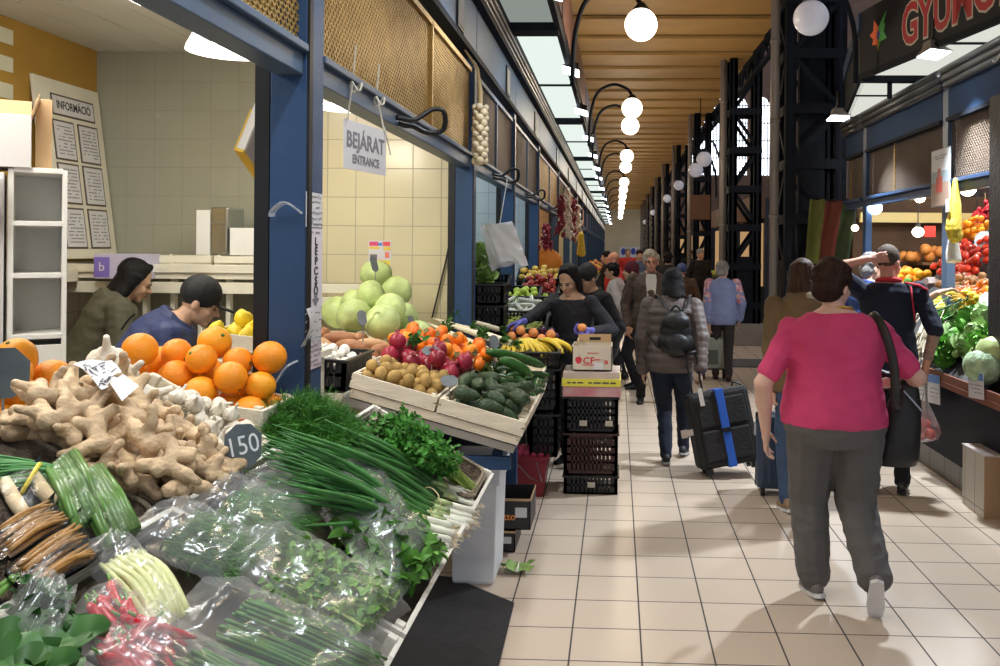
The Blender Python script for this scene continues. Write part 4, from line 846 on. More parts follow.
def pear(name, L, r, m, bend=0., stem=BRST, fat=.62, n=14):
    b = MB(); pts = []; rr = []
    for i in range(13):
        t = i / 12; x = (t - .5) * L
        pts.append((x, 0, bend * (1 - (2 * t - 1) ** 2))); e = math.sqrt(max(0, 1 - (2 * t - 1) ** 2)); rr.append(max(.002, r * e ** .8 * (fat + (1 - fat) * (1 - t) * 1.3 if fat < 1 else 1)))
    b.tube(pts, rr, n); o = b.build(name, m, None, True, local=True)
    if stem: s = MB(); s.tube([(L * .49, 0, 0), (L * .54, 0, .003)], [.12 * r, .1 * r], 6); s.build('stalk_end', stem, o, True, local=True)
    return o, [((t - .5) * L, 0, bend * (1 - (2 * t - 1) ** 2), rr[int(t * 12)] * .97) for t in (.18, .4, .62, .84)]
def leafq(b, p, d, n, L, W, fold=.25):
    p, d, n = V(p), V(d).normalized(), V(n); x = d.cross(n)
    if x.length < 1e-5: x = d.cross(V((.3, .5, .8)))
    x.normalize(); n = x.cross(d)
    A = [p, p + d * L * .35 + x * W * .5 + n * fold * W, p + d * L * .75 + x * W * .36 + n * fold * W * .6, p + d * L - n * .1 * L, p + d * L * .75 - x * W * .36 + n * fold * W * .6, p + d * L * .35 - x * W * .5 + n * fold * W, p + d * L * .45]
    b.add(A, [(0, 1, 6), (1, 2, 6), (2, 3, 6), (3, 4, 6), (4, 5, 6), (5, 0, 6)])
def rv(R, s=1.): return V((R.gauss(0, s), R.gauss(0, s), R.gauss(0, s)))
def cabbage(seed, r=.115):
    R = random.Random(seed); b = MB(); b.ell((0, 0, 0), (r * .97, r * .97, r * .88), None, 24, 16)
    for k in range(7):
        c = R.uniform(0, 2 * PI); q = R.uniform(.1, .5)
        def fn(u, v, c=c, q=q, k=k):
            a = c + (u - .5) * 2.3 * (.6 + .4 * math.sin(PI * v)); e = -1.35 + v * (1.9 + q); rr = r * (1.012 + .011 * k + .03 * max(0, v - .75) + .02 * math.sin(a * 9 + k) * v * v)
            return (rr * math.cos(e) * math.cos(a), rr * math.cos(e) * math.sin(a), rr * .9 * math.sin(e))
        b.grid(fn, 10, 10)
    return b.build('cabbage', CABB, None, True, local=True, fix=False), sp(r)
def banana_hand(seed, n=5):
    R = random.Random(seed); root = None
    b = MB(); b.ell((0, 0, .0), (.022, .016, .014)); root = b.build('banana_bunch', mat('banana stalk', (.35, .30, .08), .6), None, True, local=True)
    for i in range(n):
        a = (i - (n - 1) / 2) * .20; m = MB(); c = V((math.sin(a), math.cos(a), 0))
        pts = [c * .0 + V((0, 0, 0)), c * .03 + V((a * .02, 0, .012)), c * .07 + V((a * .04, 0, .02)), c * .12 + V((a * .06, 0, .012)), c * .165 + V((a * .07, 0, -.012)), c * .19 + V((a * .07, 0, -.034))]
        m.tube(catmull(pts, 3), [.007, .008, .010, .013, .0155, .017, .0175, .0175, .017, .0165, .0155, .014, .012, .009, .007, .005], 8); m.build('banana', BANA, root, True, local=True)
    return root

# ---------------------------------------------------------------- containers
def crate(F, u0, u1, v0, v1, h, label, group=None, name='wooden_crate', mt=None, gap=True, bm=None):
    mt = mt or CRATEW; B = lambda lo, hi: (lo, hi)
    T = thing(name, label, 'crate', tuple(F @ V(((u0 + u1) / 2, (v0 + v1) / 2, 0))), 0, group); t = .012
    def pc(nm, lo, hi): m = MB(F); m.bb(lo, hi); return m.build(nm, bm if bm and nm == 'base_board' else mt, T, bevel=.0015)
    pc('base_board', (u0, v0, -.004), (u1, v1, .004))
    hs = ((.004, h * .46), (h * .56, h)) if gap else ((.004, h),)
    for a, b in hs:
        pc('side_slat', (u0, v0, a), (u1, v0 + t, b)); pc('side_slat', (u0, v1 - t, a), (u1, v1, b))
    pc('end_board', (u0, v0 + t, .004), (u0 + t, v1 - t, h)); pc('end_board', (u1 - t, v0 + t, .004), (u1, v1 - t, h))
    for a in (u0 + t, u1 - t - .022):
        for b in (v0 + t, v1 - t - .022): pc('corner_post', (a, b, .004), (a + .022, b + .022, h + .006))
    return T
def plastic_crate(F, u0, u1, v0, v1, h, label, group=None, mt=None, rows=3):
    mt = mt or BLKPL; T = thing('plastic_crate', label, 'crate', tuple(F @ V(((u0 + u1) / 2, (v0 + v1) / 2, 0))), 0, group); t = .012
    m = MB(F); m.bb((u0, v0, 0), (u1, v1, .012)); m.build('base', mt, T)
    for k, (a, b, fx) in enumerate(((u0, u1, ('v', v0)), (u0, u1, ('v', v1 - t)), (v0, v1, ('u', u0)), (v0, v1, ('u', u1 - t)))):
        m = MB(F)
        def bx(p, q, z0, z1, tt=t):
            if fx[0] == 'v': m.bb((p, fx[1], z0), (q, fx[1] + tt, z1))
            else: m.bb((fx[1], p, z0), (fx[1] + tt, q, z1))
        bx(a, b, 0, h * .12); bx(a, b, h * .88, h); bx(a, a + .035, 0, h); bx(b - .035, b, 0, h)
        for j in range(1, rows): bx(a, b, h * (.12 + .76 * j / rows) - .008, h * (.12 + .76 * j / rows) + .008)
        n = int((b - a) / .028)
        for j in range(n): c = a + (j + .5) * (b - a) / n; bx(c - .0085, c + .0085, h * .1, h * .9, t * .6)
        m.build('side_lattice', mt, T)
    m = MB(F)
    e = .01; m.bb((u0 - e, v0 - e, h - .014), (u1 + e, v0 + .006, h)); m.bb((u0 - e, v1 - .006, h - .014), (u1 + e, v1 + e, h)); m.bb((u0 - e, v0, h - .014), (u0 + .006, v1, h)); m.bb((u1 - .006, v0, h - .014), (u1 + e, v1, h)); m.build('rim', mt, T, bevel=.003)
    return T
def basket(F, u0, u1, v0, v1, h, label, mt=None, group=None):
    mt = mt or WICKER; T = thing('wicker_basket', label, 'basket', tuple(F @ V(((u0 + u1) / 2, (v0 + v1) / 2, 0))), 0, group)
    def loop(e, z, wob=0.):
        r = .05; c = []
        for cx, cy, a0 in ((u1 - r, v1 - r, 0), (u0 + r, v1 - r, 90), (u0 + r, v0 + r, 180), (u1 - r, v0 + r, 270)):
            for a in range(0, 91, 22): c.append(F @ V((cx + (r + e) * math.cos(rad(a0 + a)), cy + (r + e) * math.sin(rad(a0 + a)), z + wob * math.sin(len(c) * 2.1))))
        return c + [c[0], c[1]]
    m = MB()
    for i in range(5): m.tube(loop(-.02 + .02 * i / 4, .006 + (h - .015) * i / 4, .002), .006, 5)
    m.bb  # woven side strands
    lo, hi = loop(-.022, .0), loop(.0, h)
    for a, b in list(zip(lo, hi))[:-2:1]: m.bar(a, b, .01, .004, (0, 1, 0))
    m.build('woven_side', mt, T)
    m = MB(); m.tube(loop(.004, h, .0015), .0075, 6); m.tube(loop(-.004, h + .007, -.0015), .006, 6); m.build('rim', mat('pale wicker', (.30, .24, .17), .7, 0, .3, 60, .6, 90), T)
    m = MB(F); m.bb((u0 + .02, v0 + .02, 0), (u1 - .02, v1 - .02, .006)); m.build('base', mt, T); return T

def slate_tag(p, size, label, txt=None, yaw=0., stake=.10, shape='oct', m=None, pitch=-8, group=None):
    """small plaque on a wire stake; p = centre of the plaque"""
    p = V(p); R = Matrix.Rotation(rad(yaw), 4, 'Z') @ Matrix.Rotation(rad(pitch), 4, 'X'); x, y = R @ V((1, 0, 0)), R @ V((0, 0, 1)); w, h = size
    T = thing('price_tag', label, 'price tag', tuple(p - V((0, 0, stake))), 0, group)
    F = frame_from(p, x, y); c = .3 * min(w, h); pl = [(-w / 2 + c, -h / 2), (w / 2 - c, -h / 2), (w / 2, -h / 2 + c), (w / 2, h / 2 - c), (w / 2 - c, h / 2), (-w / 2 + c, h / 2), (-w / 2, h / 2 - c), (-w / 2, -h / 2 + c)]
    b = MB(); b.prism(pl, F, .003); pq = b.build('plaque', m or SLATE, T)
    b = MB(); b.tube([p - y * h * .4, p - y * (h * .5) + V((0, 0, -stake))], .003, 6); b.build('stake', STEEL, T)
    if txt:
        M4 = F @ Matrix.Translation((0, 0, .0034)) @ Matrix.Rotation(rad(12), 4, 'Z'); text(txt, h * .62, CHALK, M4, pq, 'handwriting', sx=.8)
    return T
def scribble(F, w, h, rows, seed, m, parent, z=.0012, thick=.0022, curl=False):
    R = random.Random(seed); b = MB()
    for r in range(rows):
        y = h / 2 - (r + .7) * h / (rows + .4); x = -w / 2 * .85
        while x < w * .40:
            l = R.uniform(.04, .13) * w; e = R.uniform(-.3, .3) * h / rows if curl else 0
            if R.random() < .8: b.bar(F @ V((x, y, z)), F @ V((x + l, y + e, z)), thick, .0006, F.to_3x3() @ V((0, 0, 1)))
            x += l + w * .025
    return b.build('writing', m, parent)
# ---------------------------------------------------------------- front stall: sloped counter of crates
SL = .55; O1 = V((-.47, 0, .80)); N1 = V((SL, 0, 1)).normalized()
F1 = frame_from(O1, (0, 1, 0), (-1, 0, SL))                  # u = world Y, v = up the slope
def P1(px, py, h=0.): return onplane(px, py, O1 + N1 * h, N1)
def uv1(px, py, h=0.): q = F1.inverted() @ P1(px, py, h); return q.x, q.y
T = thing('display_counter', 'sloped counter under the crates of ginger, onions and bagged herbs', 'counter', (-1.05, 2.1, 0))
m = MB(F1); m.bb((.85, .0, -.045), (3.22, .52, -.008)); m.bb((.85, .56, -.045), (2.425, .985, -.008)); m.build('sloped_top', mat('worn grey board', (.30, .28, .25), .8, 0, .2, 4), T)
for x, y, zt in ((-.90, 3.1, .96), (-.90, 1.0, .96), (-1.28, 2.38, 1.2), (-1.28, 1.0, 1.2), (-.90, 2.1, .96)):
    m = MB(); m.bb((x - .02, y - .02, 0), (x + .02, y + .02, zt)); m.build('leg', IRON, T)
m = MB(); m.bb((-.915, 1.02, .24), (-.885, 3.08, .28)); m.bb((-.915, 1.02, .88), (-.885, 3.08, .92)); m.build('rail', IRON, T)
m = MB(); m.bb((-1.3, 1.02, .0), (-1.26, 2.36, .9)); m.build('back_panel', DGREY, T)
# front row of crates along the lower edge
LW = .57
for a, b, lb in ((2.44, 3.22, 'white wooden crate holding the spring onions and parsley'), (1.87, 2.42, 'white wooden crate under the bags of mint and coriander'), (1.30, 1.85, 'white wooden crate under the bags of chives and chillies'), (.86, 1.28, 'white wooden crate at the near end of the counter')):
    crate(F1, a, b, .0, LW if b < 3 else .515, .055, lb, None, 'wooden_crate', mat('whitewashed wood', (.74, .70, .62), .7, 0, .14, 5, .2, 30), bm=mat('dark brown board', (.11, .09, .065), .8, 0, .3, 8))  # base boards are a darker brown than the sides
basket(F1, 1.87, 2.20, LW + .02, .975, .03, 'dark wicker tray heaped with ginger roots')
crate(F1, 2.225, 2.42, LW + .02, .975, .06, 'pale wooden crate of garlic bulbs between ginger and oranges', gap=False)
basket(F1, 1.38, 1.85, LW + .02, .975, .022, 'dark wicker tray of wrapped asparagus and roots')

# ginger
gk = [knob('ginger_root', GINGERM, s, L=.105 + .012 * (s % 3), r0=.0185 + .002 * (s % 2)) for s in range(7)]
u0, v0 = 1.92, LW + .04
pl = heap(44, [g[1] for g in gk], (1.79, 2.215, LW - .03, 1.02), 60, 3, .02, lambda x, y: .008, .12, .66)
scatter([g[0] for g in gk], [(i, F1 @ M4) for i, M4 in pl], 'knobbly beige ginger root in the big heap on the wicker tray', 'ginger', 'ginger roots on the wicker tray')
# garlic
gl = [garlic(s, .021 + .002 * s) for s in range(3)]
pl = heap(34, [g[1] for g in gl], (2.235, 2.41, LW + .03, .88), 30, 5, .06, lambda x, y: .01)
scatter([g[0] for g in gl], [(i, F1 @ M4) for i, M4 in pl], 'white garlic bulb in the pale wooden crate beside the ginger', 'garlic', 'garlic bulbs in the crate')
gb = [garlic(4, .052)]
pts = [at(107, 364, Y=2.22), at(121, 381, Y=2.24), at(136, 399, Y=2.26)]
scatter([gb[0][0]], [(0, Matrix.Translation(p) @ Euler((.5 + .4 * i, .3, i)).to_matrix().to_4x4()) for i, p in enumerate(pts)], '', 'garlic', 'large garlic bulbs', lambda k, M4: ['extra large white garlic bulb on top behind the scribbled note', 'large white garlic bulb beside the scribbled note, middle of three', 'large white garlic bulb lowest beside the crate corner'][k])
# oranges in their crate (level, behind the garlic)
OZ = 1.115; FO = frame_from((-1.0, 2.44, OZ), (0, 1, 0), (-1, 0, .12))
crate(FO, -.005, .25, .0, .50, .10, 'white wooden crate heaped with large oranges beside the blue post', gap=False)
s = MB(); c = FO @ V((-.0062, .05, .05)); s.ell(c, (.026, .0015, .022), None, 14, 8); o = s.build('crate_sticker', mat('orange sticker', (.55, .17, .05), .6), None, True); tag(o, 'round orange sticker on the orange crate by the post', 'sticker')
ofr = [fruit('orange', r, ORANGE, GREEN1) for r in (.047, .05, .044)]
pl = heap(21, [sp(.047), sp(.05), sp(.044)], (.004, .24, .01, .49), 60, 11, .06, lambda x, y: .02)
scatter(ofr, [(i, FO @ M4) for i, M4 in pl], 'large orange in the white crate heaped beside the blue post', 'orange', 'oranges in the crate by the post')
# second orange crate at the left edge
q = P1(30, 400, 0); FO2 = frame_from((-1.40, 1.95, 1.175), (0, 1, 0), (-1, 0, .1))
crate(FO2, .0, .42, .0, .5, .08, 'white wooden crate of oranges behind the ginger, at the picture edge', gap=False)
ofr = [fruit('orange', r, ORANGE, GREEN1) for r in (.05, .047)]
pl = heap(26, [sp(.05), sp(.047)], (.02, .41, .02, .49), 50, 12, .05, lambda x, y: .02)
scatter(ofr, [(i, FO2 @ M4) for i, M4 in pl], 'large orange in the crate behind the ginger, by the grey plaque', 'orange', 'oranges in the crate behind the ginger')

# dill, parsley
def dill(c, rx, ry, h, label):
    R = random.Random(4); b = MB(); st = MB()
    for k in range(420):
        a = R.uniform(0, 2 * PI); q = math.sqrt(R.random()); base = V((c[0] + rx * .35 * q * math.cos(a), c[1] + ry * .35 * q * math.sin(a), c[2]))
        tip = V((c[0] + rx * q * math.cos(a), c[1] + ry * q * math.sin(a), c[2] + h * (1 - .6 * q * q) * R.uniform(.75, 1.05)))
        mid = base.lerp(tip, .5) + V((0, 0, .04)); cv = catmull([base, mid, tip], 4)
        st.tube(cv, .0011, 3, False)
        for j in range(3, 9):
            p = cv[min(j, 8)]; d0 = (cv[min(j, 8)] - cv[min(j, 8) - 1]).normalized()
            for _ in range(5):
                d = (d0 * .7 + rv(R, .55)).normalized(); L = R.uniform(.015, .034); s = d.cross(rv(R)).normalized() * .0009; e = p + d * L; w = e + (d + rv(R, .5)).normalized() * L * .6
                b.add([p - s, p + s, e + s, e - s, w], [(0, 1, 2, 3), (3, 2, 4)])
    o = b.build('dill_bunch', GREEN3, None, fix=False); tag(o, label, 'dill'); st.build('stalk', STEMG, o, True); return o
c = P1(308, 440, .03); dill((c.x, c.y - .06, c.z - .05), .19, .20, .19, 'big feathery bunch of fresh dill against the blue post')
def herb(c, ax, R, nst, L, spread, leafn, leafL, gm, label, name, sm=STEMG, bare=.45):
    """bunch of stalks from c along ax, leafy beyond 'bare'"""
    ax = V(ax); b = MB(); s = MB(); xs = ax.cross(V((0, 0, 1))).normalized(); ys = xs.cross(ax)
    for k in range(nst):
        o1 = xs * R.gauss(0, .022) + ys * abs(R.gauss(0, .014)); e = ax * L * R.uniform(.8, 1.05) + xs * R.gauss(0, spread) + ys * abs(R.gauss(0, spread * .6))
        cv = catmull([c + o1, c + o1 * 1.2 + e * .5 + ys * .01, c + o1 + e], 5); s.tube(cv, .0019, 4, False)
        for j in range(leafn):
            t = R.uniform(bare, 1.); i = min(len(cv) - 2, int(t * (len(cv) - 1))); p = cv[i].lerp(cv[i + 1], R.random()) + rv(R, .012)
            leafq(b, p, ax * .4 + rv(R, .7) + V((0, 0, .3)), V((.3, -.4, 1)) + rv(R, .5), leafL * R.uniform(.6, 1.15), leafL * R.uniform(.5, .9))
    o = b.build(name, gm, None, fix=False); tag(o, label, 'herbs'); s.build('stalks' if 0 else 'stalk', sm, o, True); return o
R = random.Random(21)
ba, bb_ = uv1(470, 487), uv1(385, 455)
basket(F1, 2.86, 3.20, .03, .46, .05, 'small wicker basket holding the parsley at the far counter end')
c = P1(466, 492, .03); t = P1(392, 452, .09); herb(c, (t - c).normalized(), R, 90, (t - c).length * 1.05, .075, 70, .023, mat('parsley green', (.065, .25, .03), .45, 0, .3, 14), 'bunch of curly parsley with pale stalks in the small basket', 'parsley_bunch', mat('parsley stalk', (.36, .50, .12), .5), .55)

# spring onions: five tied bunches
def onion_bunch(rp, lp, seed, label, n=11, h=.02):
    R = random.Random(seed); a = P1(*rp, h); b_ = P1(*lp, h + .05); d = (b_ - a); L = d.length; d.normalize(); x = d.cross(N1).normalized()
    T = thing('spring_onion_bunch', label, 'spring onions', tuple(a)); lf = MB(); bu = MB(); ro = MB(); pg = MB()
    for k in range(n):
        s = x * R.uniform(-.045, .045) + N1 * R.uniform(0, .035); p = a + s + d * R.uniform(-.02, .02)
        bu.tube([p, p + d * .006, p + d * .02, p + d * .045, p + d * .10], [.003, .0095, .0115, .0085, .0072], 8); pg.tube([p + d * .098, p + d * .13, p + d * .17], [.0074, .0075, .0078], 8)
        q = p + d * .16
        for j in range(3):
            e = a + d * L * R.uniform(.78, 1.06) + s * R.uniform(1.2, 2.6) + x * R.gauss(0, .03) + N1 * R.uniform(-.02, .05)
            lf.tube(catmull([q, q.lerp(e, .45) + N1 * R.uniform(.0, .03), e], 5), [.0075, .0078, .0075, .0075, .0072, .0068, .0062, .0055, .0045, .003, .001][:11], 6)
        for j in range(9): ro.tube([p, p - d * R.uniform(.012, .03) + x * R.gauss(0, .008) + N1 * R.gauss(0, .006)], .0007, 3, False)
    pg.build('pale_stem', mat('pale stem green', (.50, .62, .28), .4, 0, .2, 20), T, True); lf.build('green_leaf_mass', SCALL, T, True); bu.build('white_bulb', ROOTW, T, True); ro.build('root_tuft', mat('dry roots', (.62, .52, .32), .8), T)
    m = MB(); c = a + d * L * .2 + N1 * .018; m.tube([c + x * (.052 * math.cos(t)) + N1 * (.027 * math.sin(t)) for t in [2 * PI * i / 18 for i in range(19)]], .0018, 5); m.build('rubber_band', mat('tan rubber band', (.55, .45, .25), .6), T)
for k, (rp, lp, h) in enumerate((((468, 503), (300, 448), .02), ((463, 515), (262, 455), .05), ((455, 528), (256, 470), .02), ((447, 541), (270, 487), .05), ((432, 550), (300, 500), .015))):
    onion_bunch(rp, lp, 30 + k, ['tied spring onion bunch nearest the parsley basket', 'second spring onion bunch from the parsley, lying on top with longest leaves', 'middle one of the five tied spring onion bunches', 'fourth spring onion bunch from the parsley', 'lowest spring onion bunch, partly under the mint bag'][k], 11, h)

# ---- bags of herbs: clear film over contents
def quad(cs, h): 
    A = [P1(px, py, h) for px, py in cs]
    return lambda s, t: (A[0] * (1 - s) + A[3] * s) * (1 - t) + (A[1] * (1 - s) + A[2] * s) * t
def film(T, Q, hb, seed, s0=0., s1=1., base=.004, open_end=False, nu=26, nv=16, wr=.012):
    b = MB(); R = random.Random(seed); off = V((seed * 3.7, seed * 1.3, 0))
    def bul(s, t):
        k = max(0., math.sin(PI * min(1, max(0, t)))) ** .55; e = min(1, (s) / .16) if s < .16 else min(1, (1 - s) / .12); e = max(0, e)
        return k * (.22 + .78 * e)
    def top(u, v):
        p = Q(u, v); g = noise.noise(V((u * 5, v * 4, 0)) + off) + .6 * noise.noise(V((u * 11 + v * 7, v * 9, 3)) + off)
        rdg = abs(noise.noise(V((u * 7 + v * 4, v * 8 - u * 3, 7)) + off))
        return p + N1 * (base + hb * bul(u, v) + wr * (g + 1.4 * (0.3 - rdg)) * (.35 + bul(u, v)))
    b.grid(top, nu, nv)
    return b.build('film', FILM, T, True, fix=False)
def leaves(T, Q, hb, n, L, gm, seed, name='leaves', s0=.15, s1=.95, stalks=30, sm=STEMG):
    R = random.Random(seed); b = MB(); st = MB(); d = (Q(1, .5) - Q(0, .5)).normalized()
    for k in range(n):
        s, t = R.uniform(s0, s1), min(.93, max(.07, R.gauss(.5, .22))); h = hb * math.sin(PI * t) ** .6 * R.uniform(.1, .92)
        leafq(b, Q(s, t) + N1 * h, rv(R, .7) + d * .3, N1 + rv(R, .5), L * R.uniform(.6, 1.2), L * R.uniform(.5, .85))
    b.build(name, gm, T, fix=False)
    if stalks:
        for k in range(stalks):
            t = R.uniform(.2, .8); h = hb * R.uniform(.1, .6); st.tube([Q(s1 + .02, t) + N1 * h, Q(.5 * (s0 + s1), t + R.uniform(-.1, .1)) + N1 * h, Q(s0 + .1, t + R.uniform(-.2, .2)) + N1 * h], .0022, 4, False)
        st.build('stalk', sm, T, True)
def stalks(T, Q, hb, n, r, m, seed, name='stalk', s0=.1, s1=.95, tp=.6, jit=.05):
    R = random.Random(seed); b = MB()
    for k in range(n):
        t = .12 + .76 * (k % 10 + R.random() * .6) / 10; h = r + hb * math.sin(PI * t) * R.uniform(.0, .8); e = t + R.uniform(-jit, jit)
        cv = catmull([Q(s0 + R.uniform(0, .08), t) + N1 * h, Q((s0 + s1) / 2, (t + e) / 2 + R.uniform(-.02, .02)) + N1 * (h + .004), Q(s1 - R.uniform(0, .08), e) + N1 * h], 4)
        b.tube(cv, [r * (1 - (1 - tp) * i / 8) for i in range(9)], 7)
    return b.build(name, m, T, True)
def feather(T, Q, hb, n, m, seed, s0=.1, s1=.95, name='feathery_leaves'):
    R = random.Random(seed); b = MB()
    for k in range(n):
        s, t = R.uniform(s0, s1), R.uniform(.08, .92); p = Q(s, t) + N1 * (hb * math.sin(PI * t) ** .6 * R.uniform(.05, .9)); d = (Q(1, t) - Q(0, t)).normalized() + rv(R, .35); d.normalize(); L = R.uniform(.02, .045); x = d.cross(N1 + rv(R, .4)).normalized() * .0011
        b.add([p - x, p + x, p + d * L], [(0, 1, 2)])
    b.build(name, m, T, fix=False)
def bagthing(name, label, cs, cat='bag of herbs'):
    c = P1(sum(p[0] for p in cs) / 4, sum(p[1] for p in cs) / 4, .0); return thing(name, label, cat, tuple(c)), quad(cs, .052)
MINT = mat('mint leaf', (.09, .25, .03), .5, 0, .35, 20); CORI = mat('coriander leaf', (.17, .36, .05), .5, 0, .3, 20); CHIV = mat('chive green', (.06, .19, .025), .5, 0, .4, 12); SPIN = mat('spinach leaf', (.05, .16, .03), .45, 0, .4, 12)
cs = [(298, 487), (352, 452), (436, 560), (392, 612)]; T, Q = bagthing('herb_bag', 'clear bag of mint leaves lying across the spring onion roots', cs); leaves(T, Q, .075, 900, .048, MINT, 1, 'mint_leaves', .25, .97); film(T, Q, .085, 1)
cs = [(208, 572), (262, 520), (412, 612), (352, 660)]; T, Q = bagthing('herb_bag', 'clear bag of coriander with white stalk ends, beside the mint', cs); leaves(T, Q, .06, 1500, .028, CORI, 2, 'coriander_leaves', .3, .9, 60, mat('pale coriander stalk', (.45, .55, .16), .5)); film(T, Q, .07, 2)
cs = [(150, 640), (205, 578), (392, 660), (345, 720)]; T, Q = bagthing('herb_bag', 'clear bag of long dark chives below the coriander bag', cs); stalks(T, Q, .045, 90, .0035, CHIV, 3, 'chives', .22, .99, .7, .06); film(T, Q, .06, 3)
cs = [(60, 668), (130, 608), (330, 720), (250, 790)]; T, Q = bagthing('herb_bag', 'clear bag of green stalks at the bottom of the picture', cs); stalks(T, Q, .045, 70, .004, CHIV, 13, 'chives', .35, .99, .7, .06); film(T, Q, .06, 13)
cs = [(118, 540), (165, 500), (268, 548), (222, 592)]; T, Q = bagthing('herb_bag', 'clear bag of dark dill behind the lemongrass', cs); feather(T, Q, .05, 2600, CHIV, 4, .3, .98); stalks(T, Q, .03, 40, .0022, CHIV, 41, 's', .4, .98).name = 'dill_stalk'; film(T, Q, .055, 4)
cs = [(178, 512), (218, 478), (318, 520), (268, 566)]; T, Q = bagthing('herb_bag', 'clear bag of dill below the garlic crate, uppermost of the two dill bags', cs); feather(T, Q, .05, 2600, GREEN3, 5, .25, .98); stalks(T, Q, .03, 30, .0022, CHIV, 51, 's', .4, .98).name = 'dill_stalk'; film(T, Q, .06, 5)
cs = [(218, 496), (262, 466), (330, 492), (292, 528)]; T, Q = bagthing('herb_bag', 'clear bag of pale herb stalks against the spring onion leaves', cs); feather(T, Q, .04, 1100, GREEN3, 6, .3, .98); stalks(T, Q, .03, 20, .003, STEMG, 61, 's', .3, .98).name = 'herb_stalk'; film(T, Q, .05, 6)
LEMG = mat('lemongrass stalk', (.66, .68, .34), .45, 0, .25, 10)
cs = [(68, 552), (122, 532), (190, 622), (148, 652)]; T, Q = bagthing('lemongrass_bag', 'clear bag of pale yellow lemongrass stalks', cs, 'bag of lemongrass')
R = random.Random(9)
for k in range(13):
    t = .12 + .76 * k / 12; m = MB(); m.tube(catmull([Q(.24 + R.uniform(0, .06), t) + N1 * .02, Q(.6, t + R.uniform(-.03, .03)) + N1 * (.03 + .012 * (k % 2)), Q(.97, t + R.uniform(-.05, .05)) + N1 * .02], 4), [.004, .005, .0055, .006, .007, .008, .0085, .0085, .007], 8); m.build('lemongrass_stalk', LEMG, T, True)
film(T, Q, .04, 7)
CHIL = mat('red chilli', (.58, .015, .03), .22, 0, .2, 10)
cs = [(48, 640), (92, 588), (182, 640), (138, 706)]; T, Q = bagthing('chilli_bag', 'clear bag of shiny red chillies at the bottom', cs, 'bag of chillies')
for k in range(46):
    s, t = R.uniform(.22, .92), R.uniform(.12, .88); p = Q(s, t) + N1 * (.05 * math.sin(PI * t) * R.uniform(.15, .9) + .008); d = (rv(R, .5) + (Q(1, t) - Q(0, t)).normalized() * 1.2 - (Q(s, 1) - Q(s, 0)).normalized() * .3); d = (d - N1 * d.dot(N1) * .8).normalized(); x = d.cross(N1)
    m = MB(); m.tube(catmull([p - d * .032, p - d * .01 + x * .003, p + d * .015 + x * .002, p + d * .038 - x * .004], 3), [.004, .0075, .008, .008, .0078, .0075, .007, .006, .004, .0015], 8); ch = m.build('chilli', CHIL, T, True)
    m = MB(); m.tube([p - d * .03, p - d * .048 + N1 * .004], [.0035, .002], 5); m.build('stalk', STEMG, ch, True)
film(T, Q, .06, 8)
cs = [(-12, 640), (22, 578), (68, 610), (40, 690)]; T, Q = bagthing('herb_bag', 'clear bag of small dark herb leaves at the near picture edge', cs); leaves(T, Q, .06, 300, .028, GREEN2, 10, 'herb_leaves', .15, .95, 0); film(T, Q, .07, 9)
# loose spinach leaves
R = random.Random(17)
for k in range(13):
    p = P1(R.uniform(-8, 58), R.uniform(632, 672), .06 + .006 * k); b = MB(); a = R.uniform(-.6, 1.2); d = V((math.cos(a), math.sin(a), .2)); L = R.uniform(.09, .13); x = d.cross(N1).normalized()
    b.grid(lambda u, v: p + d * (L * (v - .4)) + x * ((u - .5) * L * .75 * math.sin(PI * min(.98, .08 + v * .92)) ** .7) + N1 * (.02 * abs(u - .5) * 2 + .008 * math.sin(v * 9 + k) - .03 * v * v), 6, 8)
    o = b.build('spinach_leaf', SPIN, None, True, fix=False); tag(o, 'loose dark green spinach leaf at the near end of the counter', 'leaf', 'loose spinach leaves')
    m = MB(); m.tube([p - d * L * .4, p - d * L * .85 - N1 * .01], .003, 5); m.build('stalk', STEMG, o, True)
# wrapped green stalk packs, root trays
ASP = mat('green stalk', (.095, .21, .04), .3, 0, .3, 14)
for cs, lb, sd in (([(34, 482), (72, 458), (104, 520), (66, 550)], 'shrink wrapped pack of thick green stalks beside the ginger, rear one', 1), ([(60, 492), (98, 472), (140, 540), (98, 566)], 'shrink wrapped pack of thick green stalks beside the ginger, front one', 2)):
    T, Q = bagthing('stalk_pack', lb, cs, 'pack of stalks'); R = random.Random(sd)
    for k in range(17):
        t = .1 + .8 * (k % 9) / 8 + R.uniform(-.02, .02); h = .012 + .016 * (k // 9) + R.uniform(0, .008); m = MB(); m.tube([Q(.05, t) + N1 * h, Q(.5, t + R.uniform(-.02, .02)) + N1 * (h + .006), Q(.96, t) + N1 * h], [.0068, .0075, .0062], 8); m.build('green_stalk', ASP, T, True)
    b = MB(); b.grid(lambda s, t: Q(s, t) + N1 * (.004 + .045 * math.sin(PI * t) ** .5 * min(1, s / .06 + .25) * min(1, (1 - s) / .06 + .25) + .002 * noise.noise(V((s * 22, t * 14, sd)))), 20, 14); b.build('film', SHRINK, T, True, fix=False)
TRAYB = mat('black foam tray', (.012, .012, .014), .3)
RTB = mat('brown root', (.33, .16, .035), .45, 0, .3, 18, .3, 50)
